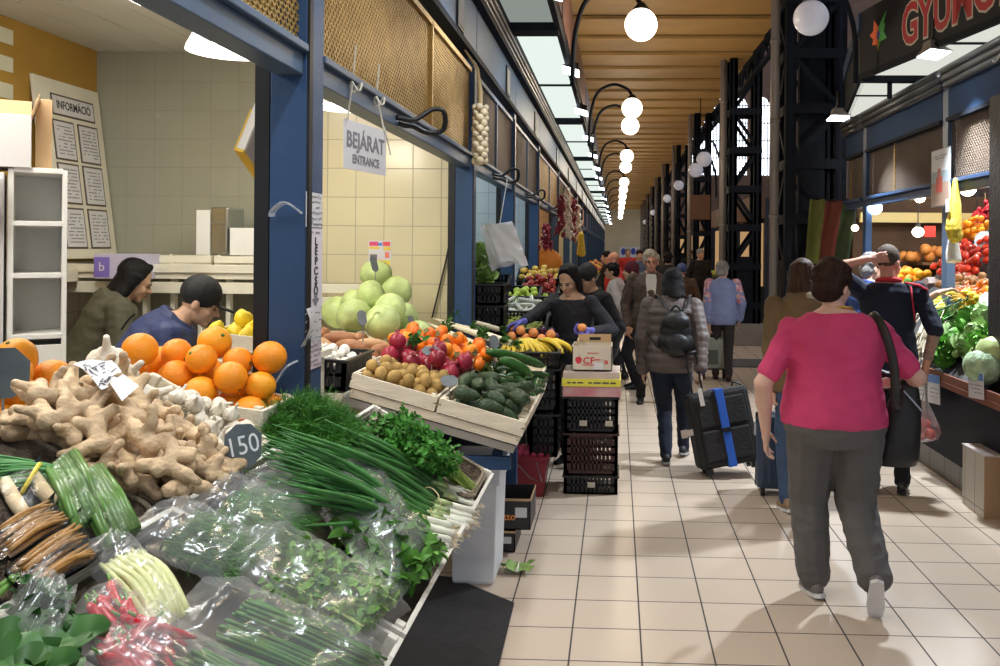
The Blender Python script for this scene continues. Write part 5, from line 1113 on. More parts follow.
for cs, lb, sd, n, kind in (([(-22, 548), (44, 512), (64, 535), (-6, 580)], 'black wrapped tray of thin brown roots, rear one', 3, 30, 'r'), ([(-6, 585), (70, 528), (92, 572), (20, 612)], 'black wrapped tray of thin brown roots, front one', 4, 38, 'r'), ([(-14, 492), (30, 474), (58, 512), (10, 535)], 'black wrapped tray of pale galangal roots', 5, 4, 'g')):
    T, Q = bagthing('root_tray', lb, cs, 'tray of roots'); R = random.Random(sd)
    b = MB(); b.grid(lambda s, t: Q(s, t) + N1 * (.006 + .02 * (abs(2 * s - 1) ** 6 + abs(2 * t - 1) ** 6)), 14, 12); b.grid(lambda s, t: Q(s, t) + N1 * (.002 + .02 * (abs(2 * s - 1) ** 6 + abs(2 * t - 1) ** 6)), 14, 12); b.build('tray', TRAYB, T, True, fix=False)
    for k in range(n):
        if kind == 'r':
            s = .1 + .8 * R.random(); h = .012 + .026 * R.random(); m = MB(); m.tube(catmull([Q(min(.94, s + R.uniform(-.08, .08)), .1) + N1 * h, Q(s, .5) + N1 * (h + .008), Q(min(.94, max(.06, s + R.uniform(-.15, .15))), .92) + N1 * h], 4), [.002, .0032, .0042, .005, .0052, .005, .0042, .0034, .002], 7); m.build('brown_root', RTB, T, True)
        else:
            t = .2 + .6 * (k % 2); s = .25 + .4 * (k // 2); m = MB(); m.cap(Q(s - .1, t) + N1 * .02, .015, Q(s + .2, t) + N1 * .022, .013); m.build('galangal_root', mat('galangal', (.72, .55, .32), .5, 0, .2, 14), T, True)
    b = MB(); b.grid(lambda s, t: Q(s, t) + N1 * (.03 + .022 * math.sin(PI * t) * math.sin(PI * s) + .002 * noise.noise(V((s * 20, t * 13, sd)))), 16, 12); b.build('film', SHRINK, T, True, fix=False)
# bundle of thin green stalks with a yellow tie at the left edge
T = thing('chive_bundle', 'bundle of thin garlic chives tied with a yellow band', 'bundle of chives', tuple(P1(15, 480, 0))); Q = quad([(-30, 455), (-12, 500), (58, 488), (48, 470)], .06); stalks(T, lambda s, t: Q(1 - s, t), .03, 60, .0032, mat('garlic chive', (.10, .30, .09), .5, 0, .3, 12), 71, 's', .0, 1.1, .6, .1).name = 'chive_leaves'
m = MB(); c, d = P1(30, 480, .075), V(); x = (P1(38, 470, 0) - P1(24, 492, 0)).normalized(); m.tube([c + x * (.05 * math.cos(t)) + N1 * (.026 * math.sin(t)) for t in [2 * PI * i / 16 for i in range(17)]], .004, 5); m.build('yellow_band', mat('yellow tie', (.75, .60, .05), .5), T)
for k, (a, b_) in enumerate((((-5, 598), (24, 570)), ((-5, 590), (14, 576)))):
    m = MB(); m.tube([P1(*a, .06), P1(*b_, .075)], .005, 6); o = m.build('loose_leaf', STEMG, None, True); tag(o, ['loose green stem over the crate at the picture edge', 'shorter loose green stem behind the other one'][k], 'stem')
# price tags and notes
p = P1(243, 446, .13); slate_tag(p, (.085, .105), 'grey slate price tag reading 150 stuck beside the garlic', '150', 18, .10)
p = P1(13, 372, .12) ; p = at(4, 373, Y=1.98); slate_tag(p, (.105, .115), 'grey plaque on a metal stake at the left edge over the oranges', None, 20, .16)
T = thing('price_note', 'crumpled paper price note scribbled in black ink over the ginger', 'note', tuple(at(100, 385, Y=2.1)))
b = MB(); b.grid(lambda u, v: (at(73, 364, Y=1.98).lerp(at(113, 358, Y=2.06), u)).lerp(at(102, 388, Y=1.92).lerp(at(123, 380, Y=2.00), u), v) + N1 * (.006 * math.sin(u * 5 + v * 4)), 6, 6); b.build('sheet', PAPER, T, True, fix=False)
b = MB(); b.grid(lambda u, v: (at(110, 383, Y=1.91).lerp(at(123, 374, Y=1.98), u)).lerp(at(122, 401, Y=1.86).lerp(at(139, 386, Y=1.94), u), v), 4, 4); b.build('lower_sheet', PAPER, T, True, fix=False)
R = random.Random(5); b = MB()
for k in range(26):
    u, v = R.uniform(.1, .8), R.uniform(.12, .85); u2, v2 = u + R.uniform(-.25, .25), v + R.uniform(-.1, .15)
    f = lambda u, v: (at(73, 364, Y=1.98).lerp(at(113, 358, Y=2.06), u)).lerp(at(102, 388, Y=1.92).lerp(at(123, 380, Y=2.00), u), v) + N1 * (.006 * math.sin(u * 5 + v * 4)) + V((.0, -.004, .002))
    b.bar(f(u, v), f(min(.95, max(.05, u2)), min(.95, v2)), .0025, .0008)
b.build('handwriting', INK, T)
m = MB(); m.tube([at(108, 380, Y=2.13), at(112, 420, Y=2.06)], .004, 6); m.build('stake', BLKPL, T)
# ---------------------------------------------------------------- inside the near left stall
def boxT(name, lo, hi, m, parent=None, bevel=.002): b = MB(); b.bb(lo, hi); return b.build(name, m, parent, bevel=bevel)
# white shelf unit
ps = at(8, 168, Y=3.75); FH = Matrix(((.83, -.558, 0, ps.x), (.558, .83, 0, ps.y), (0, 0, 1, 0), (0, 0, 0, 1))); zt = ps.z; SW = (at(62, 168, Y=3.95) - ps).length * .98
def boxF(name, lo, hi, m, parent, F=None, bevel=.002): b = MB(F or FH); b.bb(lo, hi); return b.build(name, m, parent, bevel=bevel)
T = thing('shelf_unit', 'white open shelf unit with three cubbies under the carton', 'shelf', (ps.x + .1, ps.y + .2, 0))
boxF('side_panel', (0, 0, 0), (.022, .34, zt), WHITEP, T); boxF('side_panel', (SW - .02, 0, 0), (SW, .34, zt), WHITEP, T); boxF('back_panel', (.02, .32, 0), (SW - .02, .34, zt), WHITEP, T)
for py_, nm in ((168, 'top_board'), (221, 'shelf_board'), (273, 'shelf_board'), (334, 'shelf_board')):
    z = at(30, py_, Y=3.82).z; boxF(nm, (.02, -.003, z - .022), (SW - .018, .32, z), WHITEP, T)
boxF('plinth_board', (.02, .0, .0), (SW - .02, .02, at(30, 345, Y=3.82).z), WHITEP, T)
T = thing('tall_unit', 'white panelled tall unit at the picture edge beside the shelf', 'cabinet', (ps.x - .2, ps.y, 0)); boxF('body', (-.55, -.03, 0), (-.012, .4, at(0, 172, Y=3.7).z), mat('off white laminate', (.60, .58, .57), .5), T); z = at(3, 190, Y=3.7).z; m = MB(FH @ Matrix.Translation((-.07, -.06, z - .12))); m.lathe([(.05, 0), (.055, .02), (.055, .16), (.05, .18)], 20); m.build('roll', mat('grey roll', (.55, .54, .56), .6), T, True)
WC = mat('white cardboard', (.62, .60, .58), .7); BC = mat('brown cardboard', (.50, .33, .18), .8); zk = at(20, 116, Y=3.8).z
T = thing('carton', 'white cardboard carton with open flap on top of the shelf unit', 'box', (ps.x, ps.y + .2, zt)); boxF('body', (-.35, -.02, zt + .004), (.085, .26, zk), WC, T); F = FH @ frame_from((.085, -.02, zk), (0, 1, 0), (.32, 0, 1)); boxF('flap', (0, 0, -.003), (.28, .10, .003), BC, T, F); F = FH @ frame_from((-.35, .26, zk), (1, 0, 0), (0, .1, 1)); boxF('flap', (0, 0, -.003), (.435, .10, .003), BC, T, F)
T = thing('carton', 'brown cardboard carton with green print behind the white carton', 'box', (ps.x + .13, ps.y + .25, zt)); boxF('body', (.10, .12, zt + .004), (.165, .32, zt + .33), BC, T); boxF('print', (.165, .16, zt + .1), (.166, .26, zt + .2), mat('green print', (.05, .35, .12), .6), T)
for i, (py) in enumerate((35, 63, 90)):
    c = at(3, py, X=XL); b = MB(); b.bb((XL, c.y - .22, c.z - .045), (XL + .006, c.y + .08, c.z + .045)); o = b.build('wall_label', mat('pale card', (.62, .60, .45), .7)); tag(o, ['uppermost pale card fixed on the ochre wall', 'middle pale card fixed on the ochre wall', 'lowest pale card on the ochre wall by the carton'][i], 'card')
# information board leaning on the ochre wall
A, B_ = at(32, 73, X=XL + .02), at(98, 93, X=XL + .02); D = V((XL + .17, A.y, at(108, 258, X=XL + .17).z))
yv = (A - D); F = frame_from(D, V((0, 1, 0)), yv); wv, hv = (B_ - A).length, yv.length
T = thing('information_board', 'white board with seven framed notices leaning on the ochre wall', 'notice board', tuple(D)); m = MB(F); m.bb((0, 0, -.02), (wv, hv, 0)); m.build('board', CREAM, T, bevel=.003)
def notice(u0, u1, v0, v1, rows, sd, ttl=None):
    m = MB(F); m.bb((u0 * wv, v0 * hv, 0), (u1 * wv, v1 * hv, .004)); f = m.build('notice_frame', mat('brown frame', (.10, .08, .06), .6), T)
    m = MB(F); m.bb((u0 * wv + .012, v0 * hv + .012, .003), (u1 * wv - .012, v1 * hv - .012, .006)); s = m.build('notice', mat('notice paper', (.72, .70, .70), .7), f)
    Fc = F @ Matrix.Translation(((u0 + u1) / 2 * wv, (v0 + v1) / 2 * hv, .0068))
    if ttl: text(ttl, (v1 - v0) * hv * .55, INK, Fc, f, bold=.0012, sx=.78)
    else: scribble(Fc, (u1 - u0) * wv * .8, (v1 - v0) * hv * .8, rows, sd, GREYINK, f, .0004, .008)
notice(.22, .88, .80, .92, 0, 0, 'INFORMÁCIÓ')
for i, (v0, v1) in enumerate(((.55, .775), (.305, .535), (.055, .285))): notice(.20, .52, v0, v1, 9, i); notice(.58, .90, v0, v1, 9, 10 + i)
# long wall shelf of white crates, steel container, small boxes
zs = at(160, 262, Y=5.7).z
T = thing('back_table', 'white slatted table along the tiled back wall', 'table', (-2.9, 5.8, 0)); boxT('top', (XL + .02, 5.45, zs - .10), (-2.10, 6.05, zs - .06), CREAM, T)
for k in range(7): boxT('leg', (-3.2 + .18 * k, 5.5, 0), (-3.17 + .18 * k, 5.54, zs - .1), CREAM, T)
boxT('front_slat', (XL + .02, 5.43, zs - .19), (-2.10, 5.45, zs - .12), CREAM, T); boxT('front_slat', (XL + .02, 5.43, zs - .06), (-2.10, 5.45, zs - .01), CREAM, T)
for k, (a, b) in enumerate(((-3.05, -2.58), (-2.56, -2.12))): crate(frame_from((a, 5.5, zs - .055), (1, 0, 0), (0, 1, 0)), 0, b - a, 0, .4, .10, ['white wooden crate under the steel container on the back table', 'white wooden crate beside the blue post on the back table'][k], None, 'wooden_crate', CREAM)
p0, p1 = at(196, 250, Y=5.6), at(228, 250, Y=5.6); zb = zs + .05; T = thing('steel_container', 'shiny steel container with glass side on the back table', 'container', (p1.x, 5.7, zb)); z1 = at(212, 207, Y=5.6).z
boxT('side_panel', (p0.x, 5.6, zb), (p0.x + .09, 5.9, z1 - .02), WHITEP, T); boxT('body', (p0.x + .095, 5.6, zb), (p1.x, 5.85, z1), mat('bright steel', (.42, .45, .42), .22, .9), T, .01); boxT('handle', (p1.x - .012, 5.585, zb + .03), (p1.x, 5.6, z1 - .01), ALU, T); boxT('seam', (p0.x + .1, 5.595, zb + .2), (p1.x, 5.6, zb + .207), STEEL, T)
p0, p1 = at(231, 250, Y=5.6), at(256, 250, Y=5.6); T = thing('paper_box', 'small white box next to the steel container', 'box', (p1.x, 5.7, zb)); boxT('body', (p0.x, 5.58, zb), (p1.x, 5.8, at(240, 228, Y=5.6).z), WHITEP, T)
p0, p1 = at(93, 268, Y=5.35), at(112, 268, Y=5.35); z1 = at(100, 257, Y=5.35).z; T = thing('glove_box', 'small white and violet carton under the information board', 'box', (p1.x, 5.4, zs - .1)); boxT('body', (p0.x, 5.36, zs - .10), (p1.x + .22, 5.52, z1 + .02), mat('lilac card', (.55, .52, .68), .6), T); boxT('violet_end', (p0.x + .0, 5.357, zs - .09), (p0.x + .10, 5.36, z1), mat('violet print', (.22, .16, .55), .6), T); text('b', .08, PAPER, frame_from((p0.x + .05, 5.356, (zs - .09 + z1) / 2), (1, 0, 0), (0, 0, 1)), T)

T = thing('wall_shelf', 'dark wooden shelf on the side wall below the notices', 'shelf', (-3.4, 5.2, 1.5)); boxT('board', (XL + .02, 4.2, zs - .16), (XL + .27, 5.42, zs - .12), mat('dark wood', (.10, .06, .03), .6), T); boxT('board_edge', (XL + .25, 4.2, zs - .12), (XL + .28, 5.42, zs - .04), CREAM, T)
# lemon crate
p = at(240, 353, Y=3.55); FL_ = frame_from((p.x + .19, 3.5, p.z - .0), (0, 1, 0), (-1, 0, .1)); crate(FL_, 0, .4, 0, .34, .06, 'pale crate of yellow lemons beside the man in the cap', gap=False)
b = MB(); b.lathe([(.004, -.043), (.012, -.038), (.026, -.024), (.033, -.004), (.033, .006), (.026, .024), (.012, .036), (.007, .044)], 16); lm = b.build('lemon', LEMON, None, True, local=True); s = MB(); s.lathe([(.004, -.046), (.004, -.042)], 6); s.build('stalk_end', BRST, lm, local=True)
pl = heap(20, [[(0, 0, 0, .034), (0, 0, .02, .024), (0, 0, -.02, .024)]], (.01, .39, .01, .33), 40, 8, .06, lambda x, y: .02)
scatter([lm], [(0, FL_ @ M4) for i, M4 in pl], 'yellow lemon heaped in the crate beside the capped man', 'lemon', 'lemons in the crate')
T = thing('trestle', 'white slatted trestle under the lemon crate', 'trestle', (p.x, 3.7, 0)); boxT('top', (p.x - .16, 3.46, p.z - .05), (p.x + .25, 3.96, p.z - .022), CREAM, T)
for a in (-.12, .2):
    for b_ in (3.5, 3.9): boxT('leg', (p.x + a - .02, b_, 0), (p.x + a + .02, b_ + .04, p.z - .05), CREAM, T)
# pale support under the level orange crates
T = thing('trestle', 'white trestle behind the counter carrying the orange crates', 'trestle', (-1.4, 2.5, 0)); boxT('top', (-1.53, 2.432, 1.08), (-.99, 2.70, 1.102), CREAM, T)
for a in (-1.5, -1.02):
    for b_ in (2.46, 2.67): boxT('leg', (a - .02, b_ - .02, 0), (a + .02, b_ + .02, 1.08), CREAM, T)
T = thing('trestle', 'white trestle behind the ginger carrying the left orange crate', 'trestle', (-1.6, 2.1, 0)); boxT('top', (-1.88, 1.9, 1.18), (-1.355, 2.38, 1.215), CREAM, T)
for a in (-1.85, -1.38):
    for b_ in (1.94, 2.34): boxT('leg', (a - .02, b_ - .02, 0), (a + .02, b_ + .02, 1.18), CREAM, T)
# dome lamps
def dome(c, r, label, on):
    T = thing('dome_lamp', label, 'lamp', tuple(c)); c = V(c)
    b = MB(); n = 28; prof = [(r, 0), (r * .98, r * .10), (r * .86, r * .34), (r * .6, r * .55), (r * .28, r * .66), (r * .16, r * .78), (r * .16, r * .98)]
    rs = [[c + V((q * math.cos(2 * PI * j / n), q * math.sin(2 * PI * j / n), z)) for j in range(n)] for q, z in prof]; b.rings(rs, False); b.build('shade', mat('white enamel shade', (.8, .8, .76), .35), T, True)
    b = MB(); b.ell(c + V((0, 0, r * .16)), (r * .80, r * .80, r * .14), None, 20, 8); b.build('bulb', emis('bright lamp globe', (1, .96, .84), 9), T, True)
    b = MB(); b.tube([c + V((0, 0, r * .95)), V((c.x, c.y, ZC))], .008, 6); b.build('cord', BLACKM, T, True)
dome(at(231, 52, Y=4.4), .215, 'white dome lamp over the two people in the stall', True)
dome(at(345, 108, Y=5.2), .185, 'white dome lamp behind the entrance sign', True)
# tilted box hanging behind the post (open menu holder) and red hanging thing
A = at(241, 118, Y=3.3); T = thing('hanging_ledger', 'white and yellow edged ledger hung open beside the blue post', 'ledger', tuple(at(252, 150, Y=3.3))); F = frame_from(at(240, 150, Y=3.25), (at(262, 182, Y=3.6) - at(240, 150, Y=3.25)), (at(257, 91, Y=3.25) - at(240, 150, Y=3.25))); hh = (at(257, 91, Y=3.25) - at(240, 150, Y=3.25)).length
m = MB(F); m.bb((0, 0, 0), (.30, hh, .02)); m.build('cover', mat('grey cover', (.40, .38, .40), .6), T); m = MB(F); m.bb((-.02, 0, -.008), (.0, hh, .022)); m.build('page_edge', WHITEP, T); m = MB(F); m.bb((-.021, -.008, -.014), (.0, hh * .7, -.008)); m.bb((-.02, -.012, -.014), (.3, 0, .02)); m.build('yellow_edge', mat('yellow edge', (.75, .5, .05), .6), T)

# ---------------------------------------------------------------- notes taped on the blue post
yp0, yp1, xp = 2.712, 2.862, XP + .0015
def post_note(py0, py1, w0, w1, label, m=PAPER, rows=0, seed=1, txt=None, yo=0., bend=0.):
    z1, z0 = at(310, py0, X=xp).z, at(310, py1, X=xp).z; F = frame_from((xp + yo, yp0 + w0, z0), (0, 1, 0), (0, 0, 1)); W_, H_ = w1 - w0, z1 - z0
    T = thing('post_note', label, 'note', (xp, yp0, z0)); b = MB(F); b.grid(lambda u, v: (u * W_, v * H_, .001 + bend * (1 - u) ** 2 * math.sin(v * 2.5)), 6, 4); b.build('sheet', m, T, True, fix=False)
    Fc = F @ Matrix.Translation((W_ / 2, H_ / 2, .0015 + bend * .3))
    if rows: scribble(Fc, W_, H_, rows, seed, GREYINK, T, .0008, .0035, True)
    return T, Fc, W_, H_
post_note(192, 227, -.012, .14, 'small handwritten note taped highest on the blue post', rows=6, seed=2)
T, Fc, W_, H_ = post_note(228, 308, .012, .145, 'tall note with letters one below another and a down arrow', mat('lilac paper', (.72, .66, .70), .7))
for k, ch in enumerate('LÉPCSŐ'): text(ch, .036, INK, Fc @ Matrix.Translation((.005, H_ * (.33 - .125 * k), .0006)), T, bold=.0008, sx=1.5)
b = MB(); b.prism([(-.02, .05), (.02, .05), (.02, .01), (.045, .01), (0, -.045), (-.045, .01), (-.02, .01)], Fc @ Matrix.Translation((.005, -H_ * .41, .0004)) @ Matrix.Diagonal((.75, .42, 1, 1)), .0006); b.build('arrow', GREYINK, T)
scribble(Fc @ Matrix.Translation((0, H_ * .45, 0)), W_, H_ * .07, 1, 4, GREYINK, T, .0008, .004)
post_note(307, 344, -.05, .14, 'curling white note under the tall arrow note', mat('grey white paper', (.66, .63, .63), .7), 4, 6, bend=.03)
post_note(343, 370, .0, .145, 'pinkish taped note lowest on the blue post', mat('pinkish paper', (.70, .58, .60), .5), 5, 8)
T = thing('tape_strip', 'shiny clear tape stuck across the blue post', 'tape', (XP - .06, 2.705, 1.9)); c = at(288, 207, Y=2.70); b = MB(); b.tube(catmull([c + V((.045, 0, -.02)), c + V((.0, -.02, .012)), c + V((-.045, -.005, -.012)), c + V((-.05, 0, -.03))], 5), .012, 8, True, .3); b.build('strip', TAPE, T, True)
T = thing('tape_strip', 'crumpled clear tape lower on the blue post', 'tape', (XP - .06, 2.705, 1.3)); c = at(285, 370, Y=2.70); b = MB(); b.tube(catmull([c + V((.04, 0, .03)), c + V((.01, -.012, .012)), c + V((-.015, -.008, -.02)), c + V((-.03, -.012, -.05))], 5), .012, 8, True, .3); b.build('strip', TAPE, T, True)
# entrance sign hung on strings
A, B_, D = at(344, 118, Y=3.16), at(386, 131, Y=3.52), at(344, 168, Y=3.16); F = frame_from(D, B_ - A, A - D); wv, hv = (B_ - A).length, (A - D).length
T = thing('hanging_sign', 'white entrance sign hung with string from the header rail', 'sign', tuple(D)); m = MB(F); m.bb((0, 0, -.004), (wv, hv, 0)); m.build('board', PAPER, T)
text('BEJÁRAT', hv * .45, GREYINK, F @ Matrix.Translation((wv * .5, hv * .60, .001)), T, bold=.0016, sx=1.05); text('ENTRANCE', hv * .25, GREYINK, F @ Matrix.Translation((wv * .5, hv * .22, .001)), T, bold=.001, sx=1.0)
for u in (.06, .94):
    p = F @ V((wv * u, hv * .97, .002)); q = V((XP, p.y, ZR + .03)); b = MB(); b.tube([p, q, q + V((.01, 0, .12))], .0035, 5); (u > .5 and b.tube([p + V((0, 0, .02)), p + V((.02, .03, -.09))], .003, 5)); b.build('string', mat('pale string', (.6, .58, .5), .8), T)
    b = MB(); b.tube([q + V((.012 + .02 * math.cos(t), .02 * math.sin(t), -.03 + .018 * math.sin(t * 2))) for t in [2 * PI * i / 12 for i in range(13)]], .004, 5); b.build('knot', mat('pale string', (1, 1, 1)), T)
# garlic string
c = at(480, 150, Y=5.6); T = thing('garlic_string', 'braided string of pale garlic bulbs hanging from the header rail', 'garlic string', (c.x, c.y, at(480, 162, Y=5.6).z)); R = random.Random(3); zt_, zb_ = at(480, 108, Y=5.6).z, at(480, 161, Y=5.6).z
gm = mat('garlic string skin', (.66, .56, .38), .6, 0, .2, 12); n = 0
for r in range(11):
    z = zt_ + (zb_ - zt_) * r / 10
    for k in range(4):
        a = 2 * PI * k / 4 + r * .8; b = MB(); rr = .027 * R.uniform(.85, 1.1); e = V((math.cos(a), math.sin(a), -.3)).normalized(); Rm = e.to_track_quat('-Z', 'Y').to_matrix(); b.lathe([(.1 * rr, -.8 * rr), (.8 * rr, -.55 * rr), (1. * rr, 0), (.6 * rr, .6 * rr), (.2 * rr, 1. * rr), (.1 * rr, 1.5 * rr)], 12, c * 0 + V((c.x + .034 * math.cos(a), c.y + .034 * math.sin(a), z)), Rm, (6, .1)); b.build('garlic_bulb', gm, T, True); n += 1
b = MB(); b.tube([(c.x, c.y, zb_), (c.x, c.y, zt_ + .1), (c.x - .02, c.y, zt_ + .25), (XP - .02, c.y, zt_ + .38)], [.014, .016, .01, .006], 7); b.build('braid', mat('dry braid', (.55, .42, .22), .8), T, True)

# ---------------------------------------------------------------- middle display between first and second post
O2 = V((-.41, 3.86, .85)); F2 = frame_from(O2, (0, 1, 0), (-1, 0, .27)); N2 = V((.27, 0, 1)).normalized()
def P2(px, py, h=0.): return onplane(px, py, O2 + N2 * h, N2)
T = thing('display_table', 'dark blue steel table under the avocado and kiwi crates', 'table', (-1.2, 4.8, 0)); m = MB(F2); m.bb((.02, .02, -.09), (1.78, .82, -.055)); m.build('top', mat('worn grey board', (1, 1, 1)), T)
for x, y in ((-.95, 4.0), (-.66, 5.5), (-1.13, 5.5)): boxT('leg', (x - .045, y - .03, 0), (x + .045, y + .03, .75 - (x + .41) * .27), BLUE, T)
boxT('rail', (-1.18, 3.93, .68), (-.47, 3.96, .74), BLUE, T); boxT('rail', (-.56, 3.98, .70), (-.51, 5.55, .75), BLUE, T); boxT('lower_panel', (-1.18, 5.40, .0), (-.70, 5.42, .69), IRON, T)
CH = .062
def C2(u0, u1, v0, v1, lb, **k): return crate(F2, u0, u1, v0, v1, CH, lb, **k)
C2(.0, .60, .0, .395, 'pale wooden crate of dark avocados at the aisle corner'); C2(.0, .60, .405, .80, 'pale wooden crate of brown kiwis beside the avocados')
C2(.62, 1.18, .0, .395, 'pale wooden crate of cucumbers behind the avocados', gap=False); C2(.62, 1.18, .405, .80, 'pale wooden crate of persimmons behind the pomegranates', gap=False); C2(1.20, 1.75, .05, .84, 'wide pale crate of long white radishes at the back', gap=False)
FK = F2 @ Matrix.Translation((0, 0, -.045))
crate(FK, .012, .59, .01, .79, .036, 'lower pale wooden crate under the kiwis and avocados')
FM = frame_from((-1.23, 4.02, 1.02), (0, 1, 0), (-1, 0, .05)); plastic_crate(FM, -.06, .36, .0, .46, .14, 'black plastic crate of white mushrooms beside the blue post', rows=2)
FS = frame_from((-1.24, 4.50, 1.02), (0, 1, 0), (-1, 0, .05)); crate(FS, .0, .62, .0, .5, .08, 'crate of brown sweet potatoes below the cabbages', gap=False)
R = random.Random(2)
a = [pear('avocado', .125, .036, AVO), pear('avocado', .115, .034, AVO)]
pl = heap(34, [x[1] for x in a], (.01, .59, .01, .385), 40, 31, .06, lambda x, y: .02, .35); scatter([x[0] for x in a], [(i, F2 @ M4) for i, M4 in pl], 'dark green avocado heaped in the crate at the aisle corner', 'avocado', 'avocados in the crate')
a = [fruit('kiwi_fruit', .028, KIWI, BRST, 1.18), fruit('kiwi_fruit', .030, KIWI, BRST, 1.1)]
pl = heap(48, [sp(.029), sp(.0305)], (.01, .42, .415, .79), 40, 32, .04, lambda x, y: .02); scatter(a, [(i, F2 @ M4) for i, M4 in pl], 'small brown fuzzy kiwi heaped in the crate beside the avocados', 'kiwi', 'kiwis in the crate')
def pom():
    b = MB(); b.lathe([(.005, -.044), (.026, -.036), (.043, -.006), (.044, .008), (.032, .034), (.012, .042), (.009, .046), (.013, .056)], 18); return b.build('pomegranate', APPLER, None, True, local=True)
a = [pom()]; s = MB(); s.lathe([(.006, .048), (.013, .056), (.015, .060), (.008, .056)], 8); s.build('crown_end', mat('dry crown', (.3, .05, .05), .6), a[0], True, local=True)
pl = heap(17, [sp(.045)], (.34, .68, .36, .80), 40, 33, .06, lambda x, y: .06); scatter(a, [(i, F2 @ M4) for i, M4 in pl], 'crimson pomegranate heaped between the kiwis and the persimmons', 'pomegranate', 'pomegranates')
a = [fruit('persimmon', .038, MAND, None, .86, .12), fruit('persimmon', .036, MAND, None, .9, .1)]
for o in a:
    s = MB()
    for k in range(4): leafq(s, (0, 0, .029), (math.cos(k * PI / 2), math.sin(k * PI / 2), .05), (0, 0, 1), .022, .02)
    s.build('leaf_cap', mat('dry calyx', (.22, .20, .08), .7), o, local=True)
pl = heap(52, [sp(.038), sp(.0365)], (.60, 1.2, .30, .86), 40, 34, .06, lambda x, y: .10); scatter(a, [(i, F2 @ M4) for i, M4 in pl], 'bright orange persimmon heaped behind the pomegranates', 'persimmon', 'persimmons')
a = [pear('courgette', .20, .021, ZUCC, .006, STEMG, 1.), pear('courgette', .17, .020, ZUCC, .004, STEMG, 1.)]
pl = heap(36, [x[1] for x in a], (.60, 1.18, -.01, .38), 40, 35, .06, lambda x, y: .05, .3); scatter([x[0] for x in a], [(i, F2 @ M4) for i, M4 in pl], 'small glossy dark green courgette in the crate behind the avocados', 'courgette', 'courgettes in the crate')
for k, (p, q) in enumerate((((487, 352), (543, 366)), ((500, 360), (530, 374)))):
    A, B_ = P2(*p, .20), P2(*q, .16); b = MB(); b.tube(catmull([A, A.lerp(B_, .3) + N2 * .01, A.lerp(B_, .7) + N2 * .01, B_], 4), [.012, .020, .024, .026, .027, .027, .027, .027, .026, .025, .024, .02, .012], 12); o = b.build('cucumber', mat('cucumber skin', (.035, .13, .02), .3, 0, .3, 30, .15, 60), None, True); tag(o, ['long dark cucumber lying on top of the courgettes', 'second long cucumber in front of the other cucumber'][k], 'cucumber'); m = MB(); m.cap(B_, .008, B_ + (B_ - A).normalized() * .02, .005); m.build('stalk_end', STEMG, o, True)
# long white radishes with leaf tops
for k, (p, q, r) in enumerate((((425, 322), (492, 352), .022), ((440, 330), (484, 358), .026), ((452, 322), (512, 344), .024), ((462, 318), (500, 330), .020), ((432, 318), (470, 330), .018), ((468, 338), (500, 362), .026), ((426, 334), (470, 356), .024), ((446, 345), (478, 366), .025), ((440, 322), (500, 341), .024))):
    A, B_ = P2(*p, .13), P2(*q, .12); b = MB(); b.tube(catmull([A, A.lerp(B_, .35), A.lerp(B_, .7), B_], 4), [r * s for s in (.10, .28, .42, .55, .66, .76, .85, .92, .97, 1, 1, .95, .6)], 12); o = b.build('white_radish', RADW, None, True); tag(o, 'long cream white radish with green leaf stubs in the back crate', 'radish', 'white radishes'); m = MB(); R = random.Random(k); d = (B_ - A).normalized()
    for j in range(16): leafq(m, B_ + rv(R, .006), d + rv(R, .5) + V((0, 0, .3)), N2 + rv(R, .4), R.uniform(.04, .09), R.uniform(.02, .035))
    m.build('leaf_top', GREEN1, o, fix=False)
for k, (px_, py) in enumerate(((452, 318), (410, 345), (440, 332), (478, 338))):
    c = P2(px_, py, .16); R = random.Random(k + 60); m = MB(); d = V((.6, .2, .5))
    for j in range(40): leafq(m, c + rv(R, .012) + d * .06 * R.random(), d + rv(R, .6), N2 + rv(R, .6), R.uniform(.03, .06), R.uniform(.015, .03))
    o = m.build('leafy_top', GREEN1, None, fix=False); tag(o, ['leafy green top uppermost at the back by the second post', 'leafy green tuft between cabbages and persimmons', 'leafy green tuft among the radish tips', 'leafy green tuft beside the courgettes'][k], 'leaf tuft')
a = [pear('sweet_potato', .19, .034, SWEET, .012, None, 1.), pear('sweet_potato', .15, .038, SWEET, .008, None, 1.), pear('sweet_potato', .22, .030, mat('pale sweet potato skin', (.62, .38, .2), .6, 0, .25, 12, .4, 40, rnd=.1), .014, None, 1.)]
pl = heap(22, [x[1] for x in a], (-.02, .6, .0, .49), 40, 36, .06, lambda x, y: .04, .3); scatter([x[0] for x in a], [(i, FS @ M4) for i, M4 in pl], 'brown sweet potato in the crate below the cabbages', 'sweet potato', 'sweet potatoes')
b = MB(); b.lathe([(.004, .026), (.016, .022), (.026, .006), (.027, -.004), (.020, -.012), (.010, -.014), (.010, -.030), (.004, -.032)], 14); mu = b.build('mushroom', MUSH, None, True, local=True)
pl = heap(56, [[(0, 0, .004, .026), (0, 0, -.018, .012)]], (-.04, .34, .02, .44), 40, 37, .04, lambda x, y: .08); scatter([mu], [(0, FM @ M4) for i, M4 in pl], 'plump white mushroom heaped in the black plastic crate', 'mushroom', 'mushrooms in the black crate')
ca = [cabbage(s, r)[0] for s, r in ((1, .098), (2, .092), (3, .10))]
cp = [((376, 274), 5.62), ((372, 296), 5.35), ((390, 310), 5.25), ((396, 292), 5.62), ((353, 304), 5.55), ((354, 316), 5.2), ((382, 322), 5.05), ((402, 318), 5.4), ((338, 312), 5.6), ((416, 336), 5.3)]
